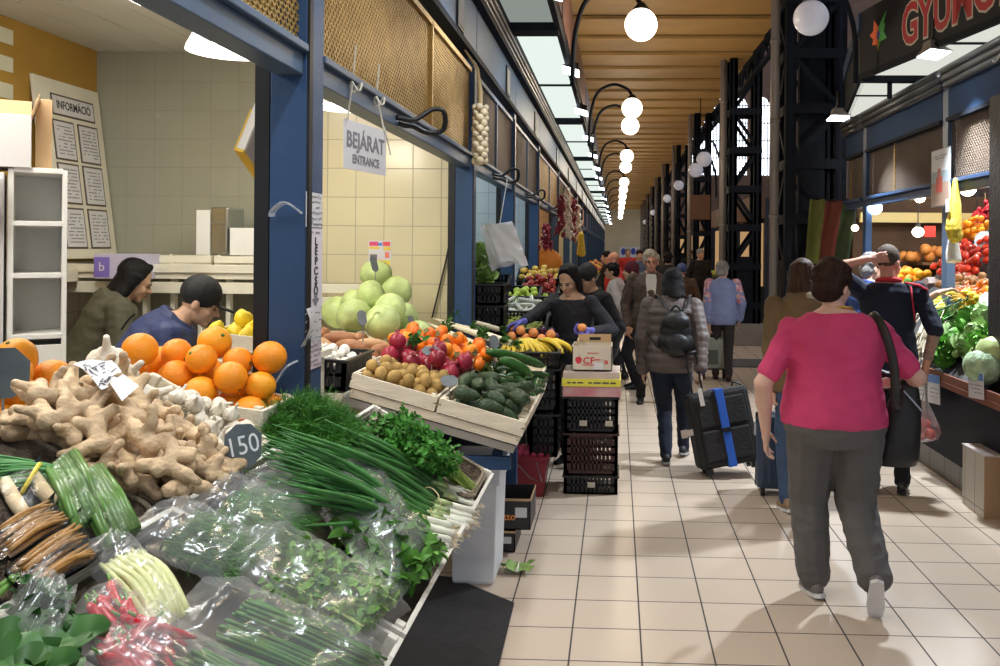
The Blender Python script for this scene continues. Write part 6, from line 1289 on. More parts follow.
pts = [(k % 3, Matrix.Translation(at(px_, py, Y=y)) @ Euler((k * .7, k * 1.1, k)).to_matrix().to_4x4()) for k, ((px_, py), y) in enumerate(cp)]
cl = ['pale green cabbage on top of the pyramid with the slate tag', 'pale green cabbage in the middle below the topmost one', 'cabbage at the pyramid front, right of the middle', 'cabbage behind, right side of the pyramid', 'cabbage behind at the pyramid side, half hidden', 'cabbage at the front of the pyramid above the sweet potatoes', 'cabbage low at the front beside the persimmons', 'lowest cabbage at the pyramid edge by the leafy tuft', 'pale cabbage low beside the white slats and blue post', 'half hidden pale cabbage beside the radishes']
scatter(ca, pts, '', 'cabbage', 'cabbages in the pyramid', lambda k, M4: cl[k])
T = thing('crate_stand', 'white slatted crate stack behind and under the cabbages', 'crate stand', (-1.6, 5.5, 0)); zc = 1.10
boxT('top', (-2.05, 5.2, zc - .04), (-1.23, 5.95, zc), CREAM, T)
for z in (1.18, 1.27, 1.36): boxT('back_slat', (-2.05, 5.90, z), (-1.62, 5.93, z + .06), CREAM, T)
for x in (-2.02, -1.3): boxT('leg', (x, 5.3, 0), (x + .05, 5.9, zc - .04), CREAM, T)
T = thing('side_table', 'white wooden table under the mushrooms and sweet potatoes', 'table', (-1.6, 4.6, 0)); boxT('top', (-1.76, 3.95, .975), (-1.225, 5.18, 1.01), CREAM, T)
for x in (-1.74, -1.28):
    for y in (4.0, 5.1): boxT('leg', (x, y, 0), (x + .05, y + .05, .975), CREAM, T)

# tags in the middle display
for k, (px_, py, Y, w, h, yw, lb) in enumerate(((374, 264, 5.35, .05, .10, 55, 'dark slate tag standing in front of the topmost cabbage'), (362, 318, 4.75, .05, .085, 40, 'dark slate tag in the sweet potatoes'), (412, 324, 4.95, .045, .10, 60, 'narrow slate tag between cabbages and persimmons'), (431, 351, 4.25, .085, .055, 25, 'slate tag lying over the pomegranates'), (380, 366, 4.0, .095, .045, 20, 'slate tag over the mushrooms and kiwi crate corner'), (449, 381, 4.0, .08, .06, 20, 'slate tag between kiwis and avocados'), (494, 342, 4.7, .05, .075, 35, 'slate tag above the courgettes'))):
    slate_tag(at(px_, py, Y=Y), (w, h), lb, None, yw, .10, pitch=-20 if w < h else -45, m=mat('grey slate tag', (.16, .18, .19), .6, 0, .2, 20))
# flyer on the cream wall
c = at(380, 255, Y=YB - .004); T = thing('wall_flyer', 'colourful flyer pinned on the cream tiles behind the cabbages', 'flyer', tuple(c)); F = frame_from(c, (1, 0, 0), (0, 0, 1)); s = MB(F); s.bb((-.08, -.10, -.003), (.08, .10, 0)); s.build('sheet', PAPER, T)
for k, (u, v, w, h, cc) in enumerate(((-.045, .078, .06, .03, (.75, .08, .2)), (.045, .078, .05, .03, (.8, .1, .1)), (0, .075, .03, .02, (.1, .25, .7)), (-.04, .05, .07, .015, (.85, .55, .05)), (.05, .045, .05, .025, (.85, .6, .1)), (.03, -.06, .09, .05, (.80, .65, .1)), (-.045, -.04, .05, .09, (.2, .18, .16)), (.05, .0, .03, .04, (.75, .2, .15)))):
    s = MB(F); s.bb((u - w / 2, v - h / 2, 0), (u + w / 2, v + h / 2, .0012)); s.build('print', mat('print %d' % k, cc, .6), T)
c = at(451, 170, Y=YB - .03); T = thing('hanging_chain', 'thin steel chain hanging on the cream wall beside the second post', 'chain', (c.x, c.y, 1.6)); b = MB()
for k in range(34): b.ell((c.x + .1, c.y, 2.3 - k * .032), (.008, .004, .018) if k % 2 else (.004, .008, .018), None, 8, 6)
b.build('link_mesh', STEEL, T, True)
T = thing('cable', 'thin cable running down the cream wall to the cabbages', 'cable', (c.x, c.y, 1.2)); b = MB(); b.tube(catmull([at(455, 205, Y=YB - .02), at(448, 250, Y=YB - .015), at(440, 285, Y=YB - .02), at(432, 318, Y=YB - .02)], 5), .006, 6); b.build('wire', BLACKM, T, True)
# ---------------------------------------------------------------- things along the left side of the aisle
# stack of black crates with the fruit carton
p0, p1 = at(562, 494, z=0), at(619, 495, z=0); ys = p0.y; FC = frame_from((p0.x, ys, 0), (1, 0, 0), (0, 1, 0)); W_ = p1.x - p0.x
z = 0.002; TOPS = []
for k, (h, m_, lb) in enumerate(((.125, BLKPL, 'black plastic crate at the bottom of the tall stack in the aisle'), (.285, BRNPL, 'brown plastic crate in the middle of the tall stack'), (.245, BLKPL, 'black plastic crate on top of the tall stack, under the fruit flats'))):
    plastic_crate(FC @ Matrix.Translation((0, 0, z)), 0.01, W_ - .01, 0, .32, h, lb, None, m_, 2 if h < .2 else 4)
    if k != 1:
        for u in ((.35, .8) if k == 2 else (.5,)):
            s = MB(FC); s.bb((W_ * u - .02, -.016, z + .05), (W_ * u + .03, -.006, z + .085)); o = s.build('paper_label', mat('old label', (.5, .46, .38), .8)); tag(o, ['torn label on the bottom crate of the stack', '', 'small torn label on the top crate of the stack' if u < .5 else 'square label on the top crate of the stack'][k], 'label')
    z += h + .004
zt = z
T = thing('fruit_flat', 'plastic wrapped flat fruit carton with yellow tape on the stack', 'box', (p0.x + W_ / 2, ys + .15, zt)); s = MB(FC); s.bb((-.0, -.02, zt), (W_ + .005, .33, zt + .082)); s.build('body', mat('pink white carton', (.62, .40, .38), .6, 0, 0, 6, col2=(.55, .1, .15)), T, bevel=.004)
zz = zt + .086; T2 = thing('fruit_flat', 'second flat fruit carton under the apple carton', 'box', (p0.x + W_ / 2, ys + .15, zz)); s = MB(FC); s.bb((0, -.015, zz), (W_, .33, zz + .082)); s.build('body', mat('tan pink carton', (.60, .48, .42), .6, 0, .2, 5), T2, bevel=.004)
s = MB(FC); s.bb((-.006, -.028, zz - .015), (W_ + .006, .335, zz + .035)); s.build('yellow_tape', mat('yellow tape', (.80, .72, .04), .4), T2); scribble(FC @ Matrix.Translation((W_ / 2, -.029, zz + .01)) @ Matrix.Rotation(PI / 2, 4, 'X'), W_, .03, 1, 3, INK, T2, .0008, .010)
s = MB(FC)
s.grid(lambda u, v: (-.012 + (W_ + .024) * u, -.032 - .006 * noise.noise(V((u * 9, v * 7, 2))), zt + .168 * v), 14, 8); s.grid(lambda u, v: (-.012 + (W_ + .024) * u, -.03 + .37 * v, zt + .174 + .006 * noise.noise(V((u * 9, v * 7, 5)))), 12, 10); s.build('plastic_wrap', SHRINK, T2, True, fix=False)
z3 = zt + .176; T = thing('apple_carton', 'white apple carton with red fruit logo on top of the aisle stack', 'box', (p0.x + W_ / 2, ys + .15, z3)); zc1 = at(590, 344, Y=ys).z; u0, u1, hh = .06, W_ - .055, zc1 - z3; hh = .165
s = MB(FC); s.bb((u0, .0, z3), (u1, .006, z3 + hh)); s.bb((u0, .3, z3), (u1, .306, z3 + hh)); s.bb((u0, .0, z3), (u0 + .006, .306, z3 + hh)); s.bb((u1 - .006, .0, z3), (u1, .306, z3 + hh)); s.bb((u0, 0, z3), (u1, .306, z3 + .006)); s.build('body', mat('white carton', (.62, .55, .44), .7, 0, .08, 6), T)
s = MB(FC); s.bb((u0 + .03, .295, z3 + hh), (u1 - .01, .303, z3 + hh + .055)); s.bb((u0 + .03, .29, z3 + hh), (u0 + .04, .1, z3 + hh + .03)); s.build('flap', BC, T)
red = mat('red print', (.62, .04, .06), .6); Fr = FC @ Matrix.Translation((0, -.0012, z3)) @ Matrix.Rotation(PI / 2, 4, 'X')
s = MB(); cx, cy = u0 + .045, hh * .42; s.prism([(cx + .022 * math.cos(t) * (1 + .12 * math.sin(3 * t)), cy + .024 * math.sin(t)) for t in [2 * PI * i / 20 for i in range(20)]], Fr, .0008); s.bar(Fr @ V((cx, cy + .02, .0004)), Fr @ V((cx + .01, cy + .04, .0004)), .006, .0008); s.build('apple_emblem', red, T)
text('CF', .062, red, Fr @ Matrix.Translation((u0 + .115, hh * .40, .0004)), T, bold=.001, sx=1.1); text('a', .05, red, Fr @ Matrix.Translation((u1 - .04, hh * .38, .0004)), T, bold=.001, sx=1.3)
s = MB(Fr); s.bb((u0 + .155, hh * .43, 0), (u0 + .195, hh * .47, .0008)); s.bb((u0 + .205, hh * .43, 0), (u1 - .065, hh * .47, .0008)); s.bb((u0 + .07, hh * .22, 0), (u0 + .155, hh * .25, .0008)); s.build('print_line', red, T)
s = MB(FC); s.bb((u0 + .11, .294, z3 + hh + .012), (u0 + .19, .2945, z3 + hh + .034)); s.build('hand_slot', BLACKM, T); scribble(Fr @ Matrix.Translation(((u0 + u1) / 2, hh * .72, 0)), .12, .02, 1, 2, red, T, .0008, .006)
s = MB(Fr); s.bb(((u0 + u1) / 2 + .01, hh * .05, 0), (u1 - .06, hh * .33, .0006)); s.build('pale_label', PAPER, T)
# banana and peach display by the vendor
yb = 5.95; p0, p1 = at(497, 352, Y=yb), at(559, 352, Y=yb); zb = p1.z
FB = frame_from((p0.x, yb, zb - .10), (1, 0, 0), (0, 1, .12)); W2 = p1.x - p0.x
plastic_crate(FB, 0, W2 * .5, 0, .4, .10, 'black crate of bananas nearest the second post', rows=2); plastic_crate(FB, W2 * .51, W2, 0, .4, .10, 'black crate of bananas nearest the vendor', rows=2)
for k in range(2): plastic_crate(frame_from((p0.x + W2 * .55 - .01 * k, yb + .03, zb - .11 - .30 - .31 * k), (1, 0, 0), (0, 1, 0)), 0, W2 * .45, 0, .36, .29, ['upper empty black crate under the bananas', 'lower empty black crate under the bananas'][k], rows=4)
T = thing('display_table', 'dark table behind the black bin carrying the banana crates', 'table', (p0.x + .2, yb + .2, 0)); boxT('top', (p0.x - .09, yb + .02, zb - .16), (p0.x + W2 * .5, yb + .42, zb - .12), DGREY, T); boxT('leg', (p0.x, yb + .1, 0), (p0.x + .05, yb + .15, zb - .16), IRON, T); boxT('leg', (p0.x - .08, yb + .3, 0), (p0.x - .03, yb + .35, zb - .16), IRON, T)
b0 = banana_hand(1)
pos = [(k, FB @ Matrix.Translation((.07 + .068 * k, .22 - .02 * (k % 2), .12 + .02 * (k % 2))) @ Euler((rad(-20), .2 * (k % 3 - 1), rad(200 + 25 * k))).to_matrix().to_4x4()) for k in range(5)]
scatter([b0], [(0, m) for k, m in pos], 'hand of yellow bananas lying in the black crates before the vendor', 'bananas', 'banana hands')
pe = [fruit('peach', .034, APRI)]; pl = heap(9, [sp(.035)], (.02, W2 - .02, .27, .37), 30, 41, .0, lambda x, y: .05); scatter(pe, [(i, FB @ M4) for i, M4 in pl], 'peach behind the bananas in front of the vendor', 'peach', 'peaches behind the bananas')
pm = [fruit('plum', .024, mat('plum skin', (.07, .02, .06), .35, 0, .2, 8, rnd=.2))]; pl = heap(14, [sp(.025)], (.03, W2 - .02, .33, .39), 30, 42, .0, lambda x, y: .07); scatter(pm, [(i, FB @ M4) for i, M4 in pl], 'dark plum in the row behind the peaches', 'plum', 'plums behind the peaches')
# black round bin, red basket, boxes, white bin, mat, leaf
c = at(543, 452, z=0); T = thing('waste_bin', 'black round waste bin beside the crate stack under the bananas', 'bin', (c.x, c.y + .15, 0)); s = MB(); n = 28; s.rings([[(c.x + r * math.cos(2 * PI * j / n), c.y + .17 + r * math.sin(2 * PI * j / n), z) for j in range(n)] for r, z in ((.13, 0), (.15, .01), (.175, .44), (.165, .44), (.14, .03))], True); s.build('body', BLKPL, T, True); s = MB(); s.tube([(c.x + .178 * math.cos(t), c.y + .17 + .178 * math.sin(t), .44) for t in [2 * PI * j / 24 for j in range(25)]], .010, 6); s.build('rim', BLKPL, T, True)
p0, p1 = at(501, 497, z=0), at(545, 499, z=0); T = thing('red_tub', 'dark red plastic tub of red cloth on the floor under the display', 'tub', ((p0.x + p1.x) / 2, p0.y + .15, 0)); RP = mat('red plastic', (.22, .018, .03), .35); a, b_ = p0.x, p1.x; y = p0.y; s = MB()
s.rings([[(a + .02 - e, y + .02 - e, z), (b_ - .02 + e, y + .02 - e, z), (b_ - .02 + e, y + .28 + e, z), (a + .02 - e, y + .28 + e, z)] for e, z in ((0, 0), (.035, .26), (.025, .26), (-.008, .02))]); s.build('body', RP, T); s = MB(); s.bb((a - .02, y - .02, .25), (b_ + .02, y, .275)); s.bb((a - .02, y + .3, .25), (b_ + .02, y + .32, .275)); s.bb((a - .02, y, .25), (a, y + .3, .275)); s.bb((b_, y, .25), (b_ + .02, y + .3, .275)); s.build('rim', RP, T, bevel=.004); s = MB(); s.tube([(b_ - .06, y - .01, .24), (b_ - .02, y - .06, .12), (b_ - .1, y - .035, .14), (b_ - .2, y - .02, .24)], .004, 5); s.build('handle', STEEL, T); s = MB()
for k in range(5): s.cap((a + .06 + .05 * k, y + .1, .26), .03, (a + .08 + .05 * k, y + .2, .285), .032, 8)
s.build('red_cloth', mat('red cloth', (.30, .03, .06), .9, 0, .2, 8), T, True)
# mop-like broom handle and two printed cartons
for k, (pa, pb, h0, lb) in enumerate((((494, 552), (516, 549), .115, 'black fruit carton at the bottom on the floor behind the white bin'), ((491, 536), (530, 534), .17, 'black fruit carton with orange script on top, behind the white bin'))):
    zz = 0.002 if k == 0 else .125; A = at(*pa, z=0) if k == 0 else at(491, 552, z=0); Bq = at(*pb, z=0) if k == 0 else at(531, 550, z=0)
    T = thing('fruit_carton', lb, 'box', ((A.x + Bq.x) / 2, A.y + .15, zz)); KB = mat('black print card', (.03, .028, .03), .5); y = A.y
    s = MB(); x0, x1 = A.x - .05, Bq.x; t = .006; s.bb((x0, y, zz), (x1, y + t, zz + h0)); s.bb((x0, y + .3, zz), (x1, y + .3 + t, zz + h0)); s.bb((x0, y, zz), (x0 + t, y + .3, zz + h0)); s.bb((x1 - t, y, zz), (x1, y + .3, zz + h0)); s.bb((x0, y, zz), (x1, y + .3, zz + t)); s.build('body', KB, T)
    s = MB(); s.bb((x0, y - .002, zz + h0 - .012), (x1, y + .004, zz + h0)); s.bb((x1 - .004, y, zz + h0 - .012), (x1 + .002, y + .3, zz + h0)); s.build('card_edge', BC, T)
    s = MB(); s.bb((x1 - .085, y - .0015, zz + h0 * .4), (x1 - .02, y, zz + h0 * .72)); s.build('label', PAPER, T)
    if k: text('il Cotto', .055, mat('orange print', (.8, .28, .06), .6), frame_from((x1 - .17, y - .001, zz + h0 * .40), (1, 0, .04), (0, 0, 1)), T, bold=.001)
# white bin
p0, p1 = at(451, 587, z=0), at(494, 586, z=0); ht = at(497, 463, Y=p1.y).z; T = thing('white_bin', 'tall white bin with open top at the end of the counter', 'bin', ((p0.x + p1.x) / 2, p0.y + .2, 0)); BW = mat('white plastic', (.66, .67, .69), .45, 0, .06, 4); a, b_, y = p0.x, p1.x, p1.y; s = MB()
s.rings([[(a - e, y - e, z), (b_ + e, y - e, z), (b_ + e, y + .34 + e, z), (a - e, y + .34 + e, z)] for e, z in ((-.01, 0), (.0, .02), (.012, ht - .1), (.0, ht - .1), (-.02, .04))]); s.build('body', BW, T, bevel=.006); s = MB(); s.rings([[(a - e, y - e, z), (b_ + e, y - e, z), (b_ + e, y + .34 + e, z), (a - e, y + .34 + e, z)] for e, z in ((.012, ht - .11), (.025, ht - .11), (.03, ht), (.008, ht), (.004, ht - .1))]); s.build('rim', BW, T, bevel=.004)
A, B_ = at(514, 603, z=.006), at(497, 668, z=.006); s = MB(); s.prism([(A.x - 1.0, A.y + .42), (A.x - .35, A.y + .30), (A.x + .0, A.y), (B_.x + .01, B_.y - .3), (A.x - 1.0, B_.y - .3)], Matrix.Translation((0, 0, .001)), .008); o = s.build('floor_mat', mat('black rubber mat', (.022, .02, .02), .8, 0, .3, 12, .3, 60)); tag(o, 'black rubber mat on the tiles below the counter edge', 'mat')
s = MB(); p = at(491, 590, z=.012); 
c = at(518, 569, z=.01); R = random.Random(8); s = MB(); s.grid(lambda u, v: c + V(((u - .5) * .15 + .02 * math.sin(v * 9), (v - .5) * .13, .008 + .03 * abs(math.sin(u * 7 + v * 5)) * abs(u - .5) * 2)), 10, 8); o = s.build('lettuce_leaf', GREENL, None, True, fix=False); tag(o, 'dropped pale green lettuce leaf on the floor tiles', 'leaf'); s = MB(); s.tube([c + V((0, -.07, .012)), c + V((0, .05, .02))], [.008, .003], 6); s.build('rib_stalk', ROOTW, o, True)
# white carrier bags hanging on the hook
A = at(500, 222, Y=6.75); T = thing('bag_bundle', 'white plastic carrier bags hung in a bundle on the hook', 'carrier bags', tuple(at(505, 272, Y=6.75)))
for k in range(5):
    cs = [(480 + k * 1.5, 227 - k), (512 + k * .5, 221 + k), (526 + k * .6, 258 + 2 * k), (492 + 2 * k, 272 - 3 * k)]; P = [at(*c, Y=6.82 - .035 * k) for c in cs]; s = MB()
    s.grid(lambda u, v: (P[0].lerp(P[1], u)).lerp(P[3].lerp(P[2], u), v) + V((.01 * noise.noise(V((u * 4, v * 4, k * 5))), .03 * noise.noise(V((u * 3, v * 5, k * 3))), .012 * math.sin(u * 9 + k) * v)), 12, 12); s.build('plastic_bag', BAGW if k % 2 else mat('bluish white plastic', (.86, .87, .93), .4), T, True, fix=False)
s = MB(); s.tube([A + V((0, -.02, -.02)), V((XP + .10, 6.88, 2.19)), V((XP + .10, 6.9, 2.22))], .004, 5); s.build('string', CHALK, T)

# ---------------------------------------------------------------- second and third stalls: sloped displays seen between the posts
def mound(px, py, Y, w, d, h, tm, sph, label, cat, grp, n, seed, slope=.35, mt=BLKPL, cl=None, tilt=.5):
    c = at(px, py, Y=Y); F = frame_from((c.x - w / 2, Y - d / 2, c.z - h), (1, 0, 0), (0, 1, slope))
    plastic_crate(F, 0, w, 0, d, .10, cl or 'black crate of ' + label, rows=2)
    pl = heap(n, sph, (.01, w - .01, .01, d - .01), 24, seed, .05, lambda x, y: .05, tilt); scatter(tm, [(i, F @ M4) for i, M4 in pl], label, cat, grp)
def lettuce(seed, r=.11, m=GREENL, name='lettuce'):
    R = random.Random(seed); s = MB()
    for k in range(46):
        a = R.uniform(0, 2 * PI); e = R.uniform(-.3, 1.4); d = V((math.cos(a) * math.cos(e), math.sin(a) * math.cos(e), math.sin(e))); x = d.cross(V((0, 0, 1)) + rv(R, .2)).normalized(); nn = x.cross(d); L = r * R.uniform(.8, 1.1)
        s.grid(lambda u, v: d * (L * (.15 + .85 * v)) + x * ((u - .5) * L * 1.0 * math.sin(.3 + 2.3 * v)) + nn * (L * (.25 * v * v + .09 * math.sin(u * 14 + k) * v)), 6, 4)
    o = s.build(name, m, None, True, local=True, fix=False); c = MB(); c.cap((0, 0, -.03), r * .25, (0, 0, .03), r * .2); c.build('heart_stalk', GREENL, o, True, local=True); return o
mound(487, 290, 7.0, .34, .45, .12, [lettuce(1)], [sp(.10)], 'pale green lettuce head in the second stall beside the post', 'lettuce', 'lettuces in the second stall', 3, 51)
for k in range(2): plastic_crate(frame_from((at(476, 322, Y=6.6).x, 6.5, at(476, 322, Y=6.6).z + .16 * (1 - k) - .02), (1, 0, 0), (0, 1, 0)), 0, .22, 0, .3, .15, ['upper black crate of the small stack behind the second post', 'lower black crate of the small stack behind the second post'][k], rows=2)
mound(510, 300, 8.0, .55, .4, .1, [fruit('green_apple', .034, GAPPLE, BRST, .9, .1)], [sp(.035)], 'pale yellow green apple in the second stall', 'apple', 'green apples in the second stall', 24, 52)
b = MB(); b.cap((-.09, 0, 0), .02, (.09, 0, 0), .017, 8); leek = b.build('wrapped_parsnip', mat('wrapped pale root', (.66, .68, .60), .3, 0, .1, 8), None, True, local=True); b = MB(); b.cap((.09, 0, 0), .012, (.14, 0, .01), .004, 6); b.build('leaf_end', STEMG, leek, True, local=True)
mound(518, 312, 7.4, .6, .4, .1, [leek], [[(-.07, 0, 0, .02), (0, 0, 0, .02), (.07, 0, 0, .02)]], 'pale wrapped root lying in the second stall crate', 'root', 'pale roots in the second stall', 22, 53, tilt=.2)
b = MB(); b.tube(catmull([(-.07, 0, 0), (-.02, .008, 0), (.03, .006, .002), (.075, -.008, 0)], 3), [.003, .006, .007, .0072, .0072, .007, .0065, .006, .005, .002], 7); bean = b.build('green_bean', mat('bean skin', (.42, .50, .10), .45, 0, .2, 8, rnd=.1), None, True, local=True)
mound(516, 326, 6.9, .5, .35, .1, [bean], [[(-.05, 0, 0, .007), (0, .006, 0, .007), (.05, 0, 0, .007)]], 'pale green bean in the second stall crate', 'bean', 'beans in the second stall', 60, 54, tilt=.2)
mound(541, 290, 9.6, .4, .5, .14, [fruit('red_apple', .038, mat('apple red', (.46, .06, .05), .25, 0, .5, 6, rnd=.2), BRST, .9, .12)], [sp(.039)], 'red apple in the third stall pile', 'apple', 'red apples in the third stall', 34, 55)
mound(548, 278, 10.4, .7, .4, .12, [fruit('yellow_apple', .038, mat('apple yellow', (.75, .50, .10), .25, 0, .3, 6, rnd=.15), BRST, .9, .12)], [sp(.039)], 'yellow apple in the third stall behind the red ones', 'apple', 'yellow apples in the third stall', 34, 56)
mound(538, 306, 8.8, .6, .4, .1, [fruit('green_apple', .034, GAPPLE, BRST, .9, .1)], [sp(.035)], 'green apple in the third stall before the red apples', 'apple', 'green apples in the third stall', 22, 57)
T = thing('display_table', 'long dark sloped table of the second and third stalls', 'table', (-1.2, 8.6, 0))
for y0, y1, z0 in ((6.45, 8.0, .85), (8.5, 10.7, .95)):
    s = MB(); s.bb((-2.2, y0, z0 - .05), (-.74, y1, z0)); s.build('top', DGREY, T); s = MB(); s.bb((-.80, y0, 0), (-.76, y1, z0 - .05)); s.build('front_panel', IRON, T)
# further stalls: low counters with heaps so the far row is not empty
far = [(TOMA, 'tomato', .05), (GAPPLE, 'apple', .05), (ORANGE, 'orange', .055), (APPLER, 'apple', .05), (LEMON, 'lemon', .05)]
for k in range(8):
    y = 12.2 + k * 2.6; s = MB(); s.bb((-.94, y, 0), (-.55, y + 2.3, .88)); T = s.build('stall_counter', IRON); tag(T, ['stall counter far down the left side, %s of eight' % w for w in ('first', 'second', 'third', 'fourth', 'fifth', 'sixth', 'seventh', 'last')][k], 'counter'); s = MB(); s.bb((-.95, y, .88), (-.5, y + 2.3, .90)); s.build('counter_top', BLKPL, T)
    for j in range(3):
        m_, nm, r = far[(k + j * 2) % 5]; F = frame_from((-1.5, y + .08 + .74 * j, .905), (1, 0, .0), (0, 1, .0)); F = frame_from((-.52, y + .08 + .74 * j, .905), (0, 1, 0), (-1, 0, .6)); f = fruit('far_' + nm, r, m_, None); pl = heap(22, [sp(r)], (.0, .66, .02, .46), 14, 60 + k * 3 + j, .02); scatter([f], [(0, F @ M4) for i, M4 in pl], nm + ' in a heap far down the left stalls', nm, 'far heaps of ' + nm)
# garlands of dried peppers and garlic hanging at the fourth stall
def garland(px, py0, py1, Y, m_, label, r=.02, n=26, w=.05):
    a, b_ = at(px, py0, Y=Y), at(px, py1, Y=Y); R = random.Random(int(px * 7)); s = MB()
    for i in range(n * 2):
        t = i / (n * 2); c = a.lerp(b_, t) + V((R.gauss(0, w * .5), R.gauss(0, w * .4), 0)); d = (V((R.gauss(0, .6), R.gauss(0, .6), -1))).normalized(); s.cap(c, r, c + d * r * 2.2, r * .35, 7)
    o = s.build('garland', m_, None, True); tag(o, label, 'garland'); s = MB(); s.tube([a + V((0, 0, .12)), b_], .004, 5); s.build('string', BRST, o)
DRP = mat('dried pepper', (.22, .012, .03), .35, 0, .3, 20); DRG = mat('strung garlic', (.72, .62, .50), .6, 0, .2, 20)
garland(546, 224, 248, 9.3, DRP, 'dark red pepper garland hanging inside the orange stall'); garland(561, 196, 235, 11.6, DRP, 'red pepper garland hanging outside, nearest of the cluster', .022); garland(568, 190, 238, 11.9, DRG, 'pale garlic garland in the middle of the cluster', .026); garland(573, 200, 240, 12.2, DRP, 'red pepper garland beside the pale one', .022); garland(578, 206, 242, 12.5, DRG, 'pale garlic garland at the far side of the cluster', .024); garland(564, 200, 226, 12.0, DRG, 'short pale garlic garland behind the cluster', .026)
s = MB(); c = at(581, 245, Y=12.4); 
for k in range(9): s.cap(c + V((0, 0, .14 - .02 * k)), .045, c + V((.03 * math.sin(k), 0, -.12)), .05 - .002 * k, 8)
o = remesh(s, 'yellow_net_bag', mat('yellow net', (.75, .50, .05), .6, 0, .25, 30), .012); tag(o, 'yellow net bag hanging beside the garlands', 'net bag')
s = MB(); c = at(547, 268, Y=11.5); s.ell(c + V((0, 0, .06)), (.2, .12, .2)); o = s.build('orange_bag', mat('orange plastic', (.80, .26, .03), .5), None, True); tag(o, 'bright orange bag hanging behind the man in the third stall', 'bag'); s = MB(); s.tube([c + V((0, 0, .25)), c + V((0, 0, .5))], .01, 5); s.build('handle', mat('orange plastic', (1, 1, 1)), o)
# ---------------------------------------------------------------- right stall
XR = 2.60
FLR = FLOORM
m = MB(); m.bb((2.75, 3.4, 0), (5.6, 10.2, .10)); struct(m.build('floor_stall', DGREY))
m = MB(); m.bb((2.43, 3.4, 0), (2.75, 10.2, .16)); struct(m.build('baseboard_right', tile_mat('dark kerb tile', (.16, .15, .145), (.06, .06, .06), .3, .3, 0, .0, 'YZ', .008, .4, .1)))
m = MB(); m.bb((5.5, 3.2, 0), (5.6, 10.3, 3.1)); struct(m.build('wall_right', mat('brown back wall', (.10, .055, .03), .8, 0, .3, 3)))
m = MB(); m.bb((XR + .1, 10.2, 0), (5.6, 10.3, 2.3)); struct(m.build('wall_right_far', mat('brown back wall', (1, 1, 1))))
m = MB(); m.bb((XR + .11, 3.2, 3.08), (5.6, 10.3, 3.12)); struct(m.build('roof_right', DGREY))
T = thing('plinth', 'tiled square stone plinth at the foot of the dark pillar', 'plinth', (2.5, 5.6, 0)); a, b_ = at(964, 504, z=0), at(983, 519, z=0)
xa, y0, y1 = (a.x + b_.x) / 2, b_.y, a.y + .02; zt = at(972, 449, Y=(y0 + y1) / 2).z
boxT('tiled_block', (xa, y0, 0), (xa + .55, y1, zt - .01), tile_mat('plinth tile', (.46, .43, .37), (.16, .14, .12), .16, .36, .0, .05, 'YZ', .006, .4, .06), T); boxT('front_face', (xa, y0 - .006, 0), (xa + .55, y0, zt - .01), mat('tan plinth', (.42, .27, .15), .6, 0, .1, 4), T); boxT('top_slab', (xa - .005, y0 - .01, zt - .01), (xa + .55, y1 + .005, zt), mat('plinth top', (.55, .48, .44), .5, 0, .2, 12), T)
T = thing('pillar', 'dark mottled iron pillar standing on the tiled plinth', 'pillar', (xa + .3, y0 + .15, zt)); px0 = at(988, 300, Y=y1 - .02).x
boxT('shaft', (px0, y0 + .06, zt), (px0 + .3, y1 - .02, 2.7), mat('mottled iron', (.022, .018, .018), .5, .2, .0, 9, .3, 40), T)
for k in range(9): z = .6 + .25 * k; s = MB(); s.ell((px0 + .04, y0 + .058, z), (.016, .006, .016), None, 8, 6); s.build('rivet', mat('worn rivet', (.25, .2, .16), .6), T, True)
# front of the stall: posts, rails, mesh
YR = [3.6, 5.35, 6.1, 8.1]
ZRR, ZMR = 2.21, 2.71
for i, (y0, y1, lb) in enumerate(((3.4, 7.04, 'blue steel front of the right stall with brown mesh, near the dark pillar'), (7.17, 9.32, 'blue steel front of the right stall between its two posts'), (9.45, 10.15, 'short end of the right stall front by the banner'))):
    T = thing('stall_facade', lb, 'stall front', (XR, y1, 0))
    if i < 2: s = MB(); s.bb((XR, y1, .1), (XR + .065, y1 + .12, 3.02)); s.build('post', BLUEG if i == 0 else BLUE, T, bevel=.004)
    s = MB(); s.bb((XR, y0, ZRR - .07), (XR + .07, y1, ZRR + .03)); s.bb((XR - .03, y0, ZRR + .0), (XR, y1, ZRR + .03)); s.build('header_rail', BLUE, T, bevel=.004)
    s = MB(); s.bb((XR, y0, ZMR), (XR + .1, y1, ZMR + .42)); s.build('fascia_panel', mat('matt blue', (.03, .066, .145), .65, 0, .1, 3, spec=.1), T, bevel=.004)
    s = MB(); s.bb((XR - .02, y0, ZMR - .01), (XR + .06, y1, ZMR + .02)); s.build('track', IRON, T)
    wire_panel(y0, y1, XR + .03, ZRR + .03, ZMR, .04, .006, 'wire_mesh', WIRED, T)
    s = MB(); s.bb((XR + .10, y0, ZRR + .03), (XR + .12, y1, ZMR)); s.build('backing', mat('brown backing', (.19, .12, .085), .8, 0, .25, 5), T)
    s = MB(); s.bb((XR + .02, (y0 + y1) / 2 + .2, ZRR), (XR + .035, (y0 + y1) / 2 + .22, ZMR)); s.build('mesh_frame', WIRE, T)
    s = MB()
    for q in range(3): s.tube([(XR - .02 - .012 * q, y0, ZMR + .28 + .055 * q), (XR - .02 - .012 * q, y1, ZMR + .28 + .055 * q)], .03, 8)
    s.build('awning_roll', mat('awning housing', (1, 1, 1)), T, True)
